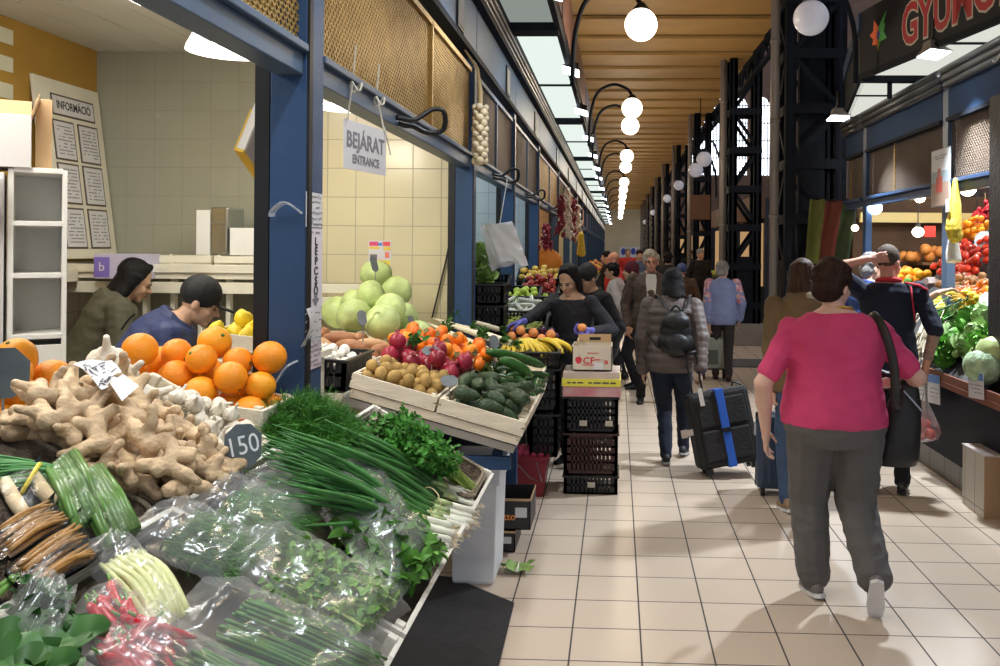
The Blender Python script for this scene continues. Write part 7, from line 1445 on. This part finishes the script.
# V-shaped sign canopy
KZ = 3.2; K0 = V((2.11, 7.77, KZ)); K1 = V((2.58, 5.24, KZ)); K2 = V((2.58, 10.15, KZ))
T = thing('shop_sign', 'dark sign with red lettering and maple leaf emblem over the right stall', 'sign', tuple(K0)); FSn = frame_from(K0, K1 - K0, (0, 0, 1)); Ls = (K1 - K0).length
HS = .56
nrm = FSn.to_3x3() @ V((0, 0, 1)); flip = -1 if nrm.x > 0 else 1
s = MB(FSn); s.bb((0, 0, -.10 if flip > 0 else 0.0), (Ls, HS, 0.0 if flip > 0 else .10)); s.build('sign_box', mat('black sign face', (.016, .017, .022), .6, spec=.2), T, bevel=.005)
RED = mat('sign red', (.50, .008, .018), .5); CRM = mat('sign cream outline', (.62, .55, .45), .5)
Ft = FSn
text('GYÜMÖLCS', .44, CRM, Ft @ Matrix.Translation((.72, .10, .001)), T, 'letter_outline', bold=.024, ext=.001, align='LEFT', sx=.78, valign='BOTTOM_BASELINE'); text('GYÜMÖLCS', .44, RED, Ft @ Matrix.Translation((.72, .10, .004)), T, 'lettering', bold=.008, ext=.001, align='LEFT', sx=.78, valign='BOTTOM_BASELINE')
def lf(pts, col, nm): s = MB(); s.prism(pts, Ft @ Matrix.Translation((.33, .29, .0005)) @ Matrix.Diagonal((1.5, 1.15, 1, 1)), .002); s.build('emblem_leaf', mat(nm, col, .5), T)
lf([(0, -.13), (-.02, -.07), (-.075, -.06), (-.06, -.02), (-.105, .02), (-.06, .04), (-.055, .12), (0, .05)], (.80, .16, .04), 'emblem orange'); lf([(0, -.13), (.02, -.06), (.095, -.055), (.06, 0), (.08, .05), (.06, .06), (.085, .14), (0, .05)], (.07, .40, .08), 'emblem green'); s = MB(Ft @ Matrix.Translation((.33, .275, .0028))); s.prism([(-.03, -.02), (.015, -.03), (.03, .015), (.01, .05), (-.022, .03)], Matrix(), .001); s.build('emblem_centre', mat('emblem blue', (.12, .12, .4), .5), T)
T2 = thing('shop_sign', 'dark blue end board of the right stall sign, facing down the aisle', 'sign', tuple(K0)); F2n = frame_from(K0, K2 - K0, (0, 0, 1)); s = MB(F2n); s.bb((.02, 0, 0), ((K2 - K0).length, HS, .06)); s.build('board', IRON, T2); s = MB(F2n); s.bb((.02, HS - .16, -.02), ((K2 - K0).length, HS, 0)); s.build('trim_band', BLUE, T2)
T = thing('stall_canopy', 'white glowing underside of the right stall canopy', 'canopy', (2.4, 7.7, KZ))
s = MB(); s.prism([(K0.x + .03, K0.y - .05), (K1.x + .02, K1.y), (2.68, 5.24), (2.68, 7.72)], Matrix.Translation((0, 0, KZ)), .02); s.build('light_panel', emis('right canopy panel', (.92, .93, .84), .62), T); s = MB(); s.prism([(K0.x + .04, K0.y + .1), (2.68, 7.86), (2.68, 10.1), (K2.x, K2.y - .05)], Matrix.Translation((0, 0, KZ)), .02); s.build('light_panel', emis('right canopy panel', (1, 1, 1), 1), T)
s = MB(); s.bar((K0.x, K0.y, KZ - .02), (2.72, 7.79, KZ - .02), .10, .06); s.bar(K0 + V((0, 0, -.01)), K1 + V((0, 0, -.01)), .03, .05); s.bar(K0 + V((0, 0, -.01)), K2 + V((0, 0, -.01)), .03, .05); s.bar((2.28, 8.7, KZ - .005), (2.7, 8.7, KZ - .005), .02, .02); s.bar((2.4, 6.5, KZ - .005), (2.7, 6.5, KZ - .005), .02, .02); s.tube([(2.37, 7.79, KZ - .04), (2.37, 7.79, KZ - .19)], .022, 8); s.build('frame', IRON, T)
s = MB(); s.tube(catmull([(2.60, 5.75, KZ - .02), (2.52, 5.8, KZ - .16), (2.54, 6.05, KZ - .24), (2.60, 6.2, KZ - .12)], 5), .008, 6); s.build('cable', mat('white cable', (.7, .7, .65), .5), T, True)
def flood(c, label, yaw, tilt, r=.10):
    c = V(c); T = thing('floodlight', label, 'lamp', tuple(c)); Fm = Matrix.Rotation(rad(yaw), 3, 'Z') @ Matrix.Rotation(rad(tilt), 3, 'X'); s = MB()
    s.rings([[c + Fm @ V((sx * a * r, sy * b * r, z * r)) for sx, sy in ((-1, -1), (1, -1), (1, 1), (-1, 1))] for a, b, z in ((.45, .35, .95), (.6, .45, .5), (1.0, .75, 0.05), (1.0, .75, 0))]); s.build('housing', mat('grey housing', (.30, .29, .28), .5, .3), T, bevel=.004); s = MB(); s.box(c + Fm @ V((0, 0, -.004)), (1.85 * r, 1.35 * r, .008), Fm); s.build('glass', FLOOD, T); s = MB(); s.tube([c + Fm @ V((0, 0, .09)), c + V((0, 0, .15)), c + V((0, 0, .26))], .016, 6); s.build('bracket', BLACKM, T, True); return Fm @ V((0, 0, -1))
flood(at(934, 54, Y=6.6), 'grey floodlight under the right sign, nearest', 25, -14, .105); flood(at(838, 118, Y=8.8), 'floodlight at the far corner of the right canopy', 10, -14, .10)
# ---- sloped produce bank
SR = .95; OR = V((2.36, 9.6, .80)); NR = V((-SR, 0, 1)).normalized(); FR = frame_from(OR, (0, -1, 0), (1, 0, SR))
def PR(px, py, h=0.): return onplane(px, py, OR + NR * h, NR)
def uvr(px, py): q = FR.inverted() @ PR(px, py); return q.x, q.y
T = thing('produce_bank', 'dark stepped stand carrying the right stall vegetables', 'stand', (2.8, 7, 0)); s = MB(FR); s.bb((.1, 0, -.06), (3.75, .24, -.02)); s.bb((1.0, .46, -.06), (3.75, 1.75, -.02)); s.bb((.34, .24, -.06), (2.40, .46, -.02)); s.bb((2.60, .24, -.06), (3.75, .46, -.02)); s.build('sloped_top', DGREY, T); boxT('front_panel', (2.43, 5.2, .16), (2.48, 9.6, .70), mat('navy panel', (.007, .009, .018), .6, spec=.2), T); boxT('front_shelf', (2.35, 5.2, .70), (2.46, 9.6, .74), mat('red brown board', (.20, .07, .04), .7), T); boxT('front_rail', (2.352, 5.2, .74), (2.37, 9.6, .80), mat('red brown board', (1, 1, 1)), T)
def bank(tm, sphs, px0, py0, px1, py1, n, seed, label, cat, grp, h=.02, tilt=.5, K=16):
    """fill the part of the slope seen in a pixel box"""
    us, vs = zip(*[uvr(a, b) for a, b in ((px0, py0), (px1, py0), (px0, py1), (px1, py1))])
    u0, u1, v0, v1 = min(us), max(us), max(.0, min(vs)), max(vs); u0, u1 = (u0 * .75 + u1 * .25, u1 * .75 + u0 * .25) if u1 - u0 > 1.2 else (u0, u1)
    pl = heap(n, sphs, (u0, u1, v0, v1), K, seed, .01, lambda x, y: h, tilt); scatter(tm, [(i, FR @ M4) for i, M4 in pl], label, cat, grp)
bank([fruit('tomato', .036, TOMA, STEMG, .85, .12)], [sp(.037)], 955, 248, 1000, 284, 80, 71, 'shiny red tomato in the right stall bank', 'tomato', 'tomatoes on the right stall', .03)
bank([fruit('clementine', .035, ORANGE, GREEN1, .85, .1)], [sp(.036)], 958, 230, 1000, 246, 40, 72, 'orange clementine above the tomatoes', 'clementine', 'clementines on the right stall', .03)
bank([fruit('brown_onion', .030, mat('onion skin', (.55, .28, .12), .4, 0, .2, 8, rnd=.15), BRST, .9, -.3)], [sp(.031)], 952, 280, 985, 297, 40, 73, 'brown onion below the tomatoes', 'onion', 'onions on the right stall', .03)
b = MB(); b.tube(catmull([(-.07, 0, 0), (-.02, .008, 0), (.03, .006, .002), (.075, -.008, 0)], 3), [.003, .006, .007, .0072, .0072, .007, .0065, .006, .005, .002], 7); bean = b.build('green_bean', mat('bean skin', (1, 1, 1)), None, True, local=True)
bank([bean], [[(-.05, 0, 0, .009), (.05, 0, 0, .009)]], 955, 284, 1000, 302, 90, 74, 'pale green bean on the right stall bank', 'bean', 'beans on the right stall', .04, .2)
bank([fruit('persimmon', .036, MAND, GREEN2, .86, .1)], [sp(.037)], 972, 290, 1000, 306, 18, 75, 'orange persimmon beside the bananas of the right stall', 'persimmon', 'persimmons on the right stall', .04)
b1 = banana_hand(5, 6); pts = [PR(px_, py, .07) for px_, py in ((956, 308), (968, 306), (980, 306), (990, 302), (962, 313), (975, 312))]; scatter([b1], [(0, Matrix.Translation(p) @ Euler((rad(30), rad(-30), rad(60 + 40 * k))).to_matrix().to_4x4()) for k, p in enumerate(pts)], 'hand of yellow bananas on the right stall bank', 'bananas', 'banana hands on the right stall')
lt = [lettuce(11, .13, mat('lettuce green', (.17, .42, .08), .4, 0, .35, 14, rnd=.12)), lettuce(12, .12, mat('lettuce pale', (.42, .60, .26), .4, 0, .3, 14, rnd=.1))]
pts = [PR(px_, py, .06) for px_, py in ((945, 326), (960, 320), (975, 322), (952, 340), (968, 338), (984, 334), (946, 352), (960, 352), (975, 350), (990, 318), (996, 342), (938, 340))]
scatter(lt, [(k % 2, Matrix.Translation(p) @ Euler((.3 * k, .5 * k, k)).to_matrix().to_4x4()) for k, p in enumerate(pts)], 'curly green lettuce head at the front of the right stall', 'lettuce', 'lettuces on the right stall')
cb = [cabbage(9, .125)[0]]; cb[0].data.materials[0] = mat('savoy leaf', (.42, .58, .34), .45, 0, .45, 14, 1., 22); scatter(cb, [(0, Matrix.Translation(PR(984, 366, .06)))], 'pale savoy cabbage at the front corner by the dark pillar', 'cabbage', None)
cb = [cabbage(10, .12)[0]]; scatter(cb, [(0, Matrix.Translation(PR(996, 352, .07))), (0, Matrix.Translation(PR(938, 312, .06)))], '', 'cabbage', None, lambda k, m: ['pale cabbage above the front savoy cabbage', 'round pale cabbage behind the leek bundle'][k])
s = MB(); R = random.Random(5); A, B_ = PR(926, 352, .08), PR(940, 322, .08)
for k in range(160): o = rv(R, .06); s.tube([A + o, A.lerp(B_, .5) + o * 1.1 + rv(R, .02), B_ + o * .9 + rv(R, .03)], .004, 4, False)
o = s.build('sprout_bundle', mat('pale roots', (.62, .54, .40), .7, 0, .2, 10), None); tag(o, 'shaggy pale bundle of leek roots at the front of the right stall', 'leeks'); s = MB()
for k in range(60): o2 = rv(R, .05); s.tube([B_ + o2, PR(968, 312, .08) + o2 + rv(R, .03)], .007, 5, False)
s.build('leaf_mass', mat('leek green', (.13, .28, .13), .45, 0, .3, 10), o, True)
s = MB(); A, B_ = PR(930, 345, .1), PR(935, 300, .1)
p = PR(995, 285, .05); s = MB(); s.ell(p, (.10, .13, .05)); o = remesh(s, 'white_parcel', mat('pale parcel', (.68, .62, .60), .5), .012); tag(o, 'pale wrapped parcel beside the tomatoes', 'parcel')
for k, (px_, py, yw, w, h, lb) in enumerate(((990, 300, -70, .16, .12, 'white price board beside the beans of the right stall'), (998, 268, -70, .12, .12, 'white price board over the tomatoes at the pillar'), (983, 240, -60, .14, .16, 'pale blue price board above the clementines'))): slate_tag(PR(px_, py, .16), (w, h), lb, None, yw + 20, .12, m=mat('white tag', (.66, .72, .78), .5), pitch=-20)
for k, (pa, lb) in enumerate((((904, 370, 916, 400), 'white price card clipped to the front shelf, farthest of four'), ((913, 372, 925, 398), 'blue and white price card, second of four on the front shelf'), ((928, 374, 940, 402), 'yellowed price card, third of four on the front shelf'), ((969, 372, 984, 397), 'blue and white price card nearest the dark pillar'))):
    A, B_, D = at(pa[0], pa[1], X=2.342), at(pa[2], pa[1] + 2, X=2.342), at(pa[0], pa[3], X=2.342); T = thing('price_card', lb, 'price card', tuple(D)); F = frame_from(D, B_ - A, A - D); w, h = (B_ - A).length, (A - D).length; s = MB(F); s.bb((0, 0, -.002), (w, h, .002)); s.build('card', PAPER, T); s = MB(F); s.bb((0, h * .72, .002), (w, h, .003)); s.build('blue_band', mat('blue print', (.12, .25, .6), .5), T); scribble(F @ Matrix.Translation((w / 2, h * .38, .002)), w, h * .5, 3, k, GREYINK, T, .0008, .006)
# back shelves
T = thing('back_shelf', 'wooden back shelf of the right stall with yellow top board', 'shelf', (4.8, 7.5, 1)); c0, c1 = at(852, 216, Y=10.0), at(986, 226, Y=10.0)
s = MB(); s.bb((XR + .12, 9.95, c0.z - .07), (5.4, 10.02, c0.z + .04)); s.build('yellow_board', mat('cream yellow board', (.70, .55, .22), .5), T); zsh = at(905, 262, Y=9.8).z; s = MB(); s.bb((3.3, 9.64, zsh - .03), (5.4, 10.15, zsh)); s.build('shelf_board', mat('brown shelf', (.22, .11, .05), .7), T)
f = fruit('grapefruit', .06, mat('grapefruit', (.85, .34, .08), .35, 0, .15, 6, rnd=.1)); FG = frame_from((at(902, 258, Y=9.8).x, 9.68, zsh), (1, 0, 0), (0, 1, 0)); pl = heap(16, [sp(.06)], (0, 1.0, .02, .34), 20, 90, .0); scatter([f], [(0, FG @ M4) for i, M4 in pl], 'pinkish orange grapefruit on the back shelf of the right stall', 'grapefruit', 'grapefruits on the back shelf')
bank([fruit('orange', .042, ORANGE, GREEN1)], [sp(.043)], 905, 275, 922, 292, 26, 91, 'orange in the bank beside the man in the navy polo', 'orange', 'oranges on the right stall', .03)
bank([fruit('green_pepper', .04, mat('pepper green', (.12, .32, .05), .3, 0, .3, 6, rnd=.2), STEMG, 1.1, .1)], [sp(.042)], 900, 288, 926, 312, 22, 92, 'green pepper in the bank beside the man in the navy polo', 'pepper', 'green peppers on the right stall', .03)
bank([fruit('red_pepper', .04, PEPR, STEMG, 1.1, .1)], [sp(.042)], 912, 296, 928, 310, 9, 93, 'red pepper among the green peppers', 'pepper', 'red peppers on the right stall', .06)
bank([fruit('pale_apple', .04, GAPPLE, BRST)], [sp(.042)], 852, 285, 872, 330, 26, 94, 'pale green apple left of the man in the navy polo', 'apple', 'pale apples on the right stall', .03)
A, B_ = PR(916, 290, .12), PR(934, 280, .12); s = MB(); s.bar(A, B_, .16, .06); o = s.build('white_tray', PAPER); tag(o, 'white foam tray lying beside the blue post of the right stall', 'tray')
DRP2 = mat('bright dried pepper', (.40, .02, .03), .3, 0, .3, 20)
for k, (px_, a, b_, Y) in enumerate(((985, 205, 245, 8.9), (993, 200, 250, 8.7), (1002, 200, 252, 8.5), (978, 230, 252, 9.2))): garland(px_, a, b_, Y, DRP2, ['red pepper garland hanging at the back of the right stall, second', 'thick red pepper garland at the back of the right stall', 'red pepper garland behind the dark pillar', 'short red pepper garland lowest at the back'][k], .025, 24, .08)
s = MB(); c = at(924, 232, Y=8.8); s.bb((c.x - .0, 8.79, c.z - .05), (c.x + .11, 8.8, c.z + .06)); o = s.build('red_card', mat('red card', (.75, .06, .04), .6)); tag(o, 'plain red card hanging under the yellow board', 'card')
# bulbs inside the stall
for k, (px_, py, Y, mt_, lb, r) in enumerate(((875, 208, 9.3, COLDBULB, 'bright cold bulb hanging nearest the far post', .075), (893, 200, 7.6, None, 'warm oval lamp under the right stall roof', .06), (920, 198, 8.5, WARMBULB, 'warm lamp beside the hanging card', .05), (968, 189, 7.3, WARMBULB, 'warm lamp by the yellow net bag', .065), (997, 210, 7.2, COLDBULB, 'cold bulb beside the dark pillar', .06), (918, 232, 9.3, WARMBULB, 'warm bulb above the back shelf', .06), (977, 232, 9.0, WARMBULB, 'small warm bulb among the red garlands', .04), (855, 228, 9.9, WARMBULB, 'small warm bulb beside the far post', .04))):
    if mt_ is None: continue
    c = at(px_, py, Y=Y); T = thing('light_bulb', lb, 'lamp', tuple(c)); s = MB(); s.ell(c, (r, r, r * .9)); s.build('bulb', mt_, T, True); s = MB(); s.tube([c + V((0, 0, r * .8)), c + V((0, 0, r * 1.5))], r * .45, 10); s.build('socket', DGREY, T, True); s = MB(); s.tube([c + V((0, 0, r)), V((c.x, c.y, 3.06))], .006, 5); s.build('cord', BLACKM, T)
# yellow net bag and hanging card on the post, plastic bag
c = at(955, 215, X=XR - .04); T = thing('net_bag', 'yellow net bag of lemons hanging on the right stall post', 'net bag', tuple(c)); s = MB(); zt_, zb_ = at(955, 178, X=XR - .04).z, at(955, 243, X=XR - .04).z; s.tube([(c.x, c.y, zt_), (c.x, c.y, zt_ - .1), (c.x, c.y, zt_ - .2), (c.x - .01, c.y, zb_ + .1), (c.x, c.y, zb_)], [.015, .03, .045, .062, .03], 10); s.ell((c.x, c.y, zb_ + .06), (.06, .055, .06)); s.ell((c.x - .015, c.y - .01, zb_ + .14), (.055, .05, .06)); s.v = s.v; o = remesh(s, 'net', mat('yellow net bright', (.78, .58, .06), .5, 0, .3, 40, .5, 120), .008, T); s = MB(); s.bb((c.x - .065, c.y - .05, zt_ - .26), (c.x - .06, c.y + .02, zt_ - .16)); s.build('label', PAPER, T)
A, B_, D = at(931, 152, X=XR - .03), at(950, 146, X=XR - .03), at(931, 208, X=XR - .03); T = thing('hanging_card', 'tall picture card of a red boat hanging at the right stall post', 'poster', tuple(D)); F = frame_from(D, B_ - A, A - D); w, h = (B_ - A).length, (A - D).length; s = MB(F); s.bb((0, 0, -.004), (w, h, 0)); s.build('card', mat('grey blue card', (.42, .46, .50), .5), T)
for k, (u0, u1, v0, v1, cc) in enumerate(((.05, .95, .62, .98, (.60, .62, .62)), (.05, .95, .42, .62, (.30, .36, .40)), (.05, .95, .02, .42, (.36, .24, .18)), (.3, .62, .25, .52, (.50, .08, .06)), (.38, .52, .48, .66, (.45, .12, .10)))): s = MB(F); s.bb((u0 * w, v0 * h, 0), (u1 * w, v1 * h, .002 + .0008 * k)); s.build('print', mat('card print %d' % k, cc, .5), T)
scribble(F @ Matrix.Translation((w / 2, h * .86, .003)), w * .8, h * .1, 2, 3, GREYINK, T, .0012, .008)
c = at(953, 255, X=XR - .02); s = MB(); s.tube([(c.x, c.y, at(953, 225, X=XR).z), (c.x, c.y, c.z + .02), (c.x + .0, c.y - .02, at(953, 262, X=XR).z)], [.02, .055, .06], 10); o = remesh(s, 'white_bag', mat('white bag plastic', (.72, .70, .68), .4), .01); tag(o, 'white plastic bag hanging under the yellow net bag', 'bag')
# green and red banner on the nearest column
A, B_, D, E = at(810, 198, Y=10.75), at(857, 203, Y=10.0), at(806, 264, Y=10.75), at(848, 262, Y=10.0); T = thing('banner', 'hanging green and dark red striped banner on the iron column', 'banner', tuple(D)); 
for k, (t0, t1, cc) in enumerate(((0, .34, (.13, .15, .03)), (.34, .70, (.15, .028, .02)), (.70, 1, (.03, .055, .02)))):
    s = MB(); s.grid(lambda u, v: (A.lerp(B_, t0 + (t1 - t0) * u)).lerp(D.lerp(E, t0 + (t1 - t0) * u), v) + V((0, .05 * math.sin((t0 + (t1 - t0) * u) * 17 + v * 2), .0)), 8, 10); s.build('stripe', mat('banner %d' % k, cc, .7, 0, .15, 8), T, True, fix=False)
s = MB(); s.tube([A, B_], .012, 6); s.build('rod', IRON, T)
# dim kiosks behind the columns
for k in range(5):
    y = 17.4 + k * 5.2; s = MB(); s.bb((2.9, y, 0), (6, y + 3.4, 2.7)); T = s.build('kiosk', mat('dark kiosk', (.03, .032, .045), .6, 0, .3, 2)); tag(T, 'dim dark kiosk behind the iron columns, %s of five' % ('first', 'second', 'third', 'fourth', 'fifth')[k], 'kiosk')
    s = MB(); s.bb((2.86, y + .2, .95), (2.9, y + 3.2, 2.2)); s.build('lit_opening', emis('warm stall window', (1, .6, .28), .35), T); s = MB(); s.bb((2.5, y + .1, .0), (2.9, y + 3.3, .95)); s.build('counter', DGREY, T); s = MB(); s.bb((2.7, y, 2.3), (2.9, y + 3.4, 2.75)); s.build('sign_board', mat('brown sign board', (.16, .075, .035), .6), T)
    f = fruit('far_fruit', .06, far[k][0], None); pl = heap(16, [sp(.06)], (0, 3.1, .0, .36), 10, 130 + k); scatter([f], [(0, frame_from((2.52, y + .15, .95), (0, 1, 0), (-1, 0, 0)) @ Matrix.Translation((0, -.38, 0)) @ M4) for i, M4 in pl], 'fruit on the counter of a dim kiosk beyond the columns', 'fruit', 'kiosk fruit')
s = MB(); c = at(690, 206, Y=19.8); s.bb((c.x, 19.8, c.z - .3), (c.x + .45, 19.86, c.z + .25)); o = s.build('hanging_board', mat('brown sign board', (1, 1, 1))); tag(o, 'brown wooden sign board hanging beyond the second column', 'sign'); s = MB(); s.bar((c.x + .22, 19.83, c.z + .25), (c.x + .22, 19.83, 5.06), .02); s.build('hanger', IRON, o)
# ---------------------------------------------------------------- lights, camera, world
def area(name, loc, tgt, e, sx, sy, col=(1, 1, 1), spread=180):
    l = bpy.data.lights.new(name, 'AREA'); l.energy = e; l.shape = 'RECTANGLE'; l.size = sx; l.size_y = sy; l.color = col; l.spread = rad(spread)
    o = bpy.data.objects.new(name, l); C.objects.link(o); o.location = loc; o.rotation_euler = (V(tgt) - V(loc)).to_track_quat('-Z', 'Y').to_euler(); return o
def spot(name, loc, tgt, e, ang, col=(1, 1, 1), r=.06, bl=.4):
    l = bpy.data.lights.new(name, 'SPOT'); l.energy = e; l.spot_size = rad(ang); l.spot_blend = bl; l.color = col; l.shadow_soft_size = r
    o = bpy.data.objects.new(name, l); C.objects.link(o); o.location = loc; o.rotation_euler = (V(tgt) - V(loc)).to_track_quat('-Z', 'Y').to_euler(); return o
def point(name, loc, e, col=(1, 1, 1), r=.1):
    l = bpy.data.lights.new(name, 'POINT'); l.energy = e; l.color = col; l.shadow_soft_size = r; o = bpy.data.objects.new(name, l); C.objects.link(o); o.location = loc; return o
COOL = (.88, .95, 1); WARM = (1, .80, .56)
# floodlights of the left row shine down on the produce
for y, e in ((.9, 60), (2.0, 70), (3.3, 60), (5.0, 60), (7.2, 55), (9.6, 45), (12.5, 45), (15, 45), (18, 45), (22, 45), (27, 45), (33, 45)):
    spot('floodlight_beam', (-.40, y, 3.38), (-.95, y - .15, .9), e, 100, COOL, .09, .6)
# right stall floodlights
spot('floodlight_beam', tuple(at(934, 55, Y=6.6) + V((0, 0, -.04))), (1.75, 6.2, 0), 420, 96, (.82, .91, 1), .06, .5)
spot('floodlight_beam', tuple(at(838, 118, Y=8.8) + V((0, 0, -.04))), (2.0, 8.0, 0), 240, 100, (.82, .91, 1), .06, .5)
for p, e in (((3.5, 8.4, 2.6), 50), ((3.4, 6.8, 2.6), 60)): point('stall_bulb', p, e, (.95, .95, .95), .08)
point('stall_point_light', (-1.9, 2.1, 2.6), 9, (1, .96, .88), .2)  # added fill without a fixture, brightens the shelf unit
point('stall_bulb', (4.4, 9.2, 2.5), 10, WARM, .06)
q_ = at(158, 0, z=ZC - .02)
# dome lamps and strip light inside the near left stall
c = at(231, 52, Y=4.4); point('dome_light', (c.x, c.y, c.z - .10), 13, (1, .93, .78), .12)
c = at(340, 106, Y=5.2); point('dome_light', (c.x, c.y, c.z - .10), 8, (1, .93, .78), .12)
area('strip_glow', (q_.x, 2.85, ZC - .05), (q_.x, 2.85, 0), 40, .22, 2.8, (1, .97, .9))
for y, x, col in ((7.4, -1.9, (.8, .93, 1)), (9.8, -1.9, (.8, .93, 1)), (12.8, -1.8, (1, .7, .42)), (16.5, -1.8, (1, .85, .6)), (20, -1.8, (1, .85, .6))): point('stall_point_light', (x, y, 2.4), 24, col, .15)
# lights at the globes, and added ones
for y in (8.0, 12.75, 14.6, 19.4, 22.0, 27, 30.5, 34.5, 39, 44, 50, 57, 64, 71): point('aisle_light', (.2, y, GZ - .2), 34, (1, .82, .58), .16)  # the farthest two have no globe, added to brighten the end wall
point('aisle_light', (.2, 2.5, GZ - .2), 34, (1, .82, .58), .16); point('aisle_light', (.2, -1.2, GZ - .2), 30, (1, .82, .58), .16)
w = bpy.data.worlds.new('hall_air'); bpy.context.scene.world = w; w.use_nodes = True; bg = w.node_tree.nodes['Background']; bg.inputs[0].default_value = (.72, .82, 1, 1); bg.inputs[1].default_value = .5
cam = bpy.data.cameras.new('camera'); co = bpy.data.objects.new('camera', cam); C.objects.link(co); co.matrix_world = Matrix.Translation(EYE) @ CAMR.to_4x4()
cam.sensor_width = 36; cam.lens = FPX * 36 / 1000; cam.shift_x = -(AX - 500) / 1000; cam.shift_y = -(333 - AY) / 1000; cam.clip_start = .05; cam.clip_end = 300
sc = bpy.context.scene; sc.camera = co
sc.view_settings.view_transform = 'Standard'; sc.view_settings.look = 'None'; sc.view_settings.exposure = .35; sc.view_settings.gamma = 1; sc.view_settings.use_curve_mapping = False
sc.cycles.transparent_max_bounces = 24; sc.cycles.max_bounces = 6; sc.cycles.use_denoising = True; sc.cycles.sample_clamp_indirect = 6
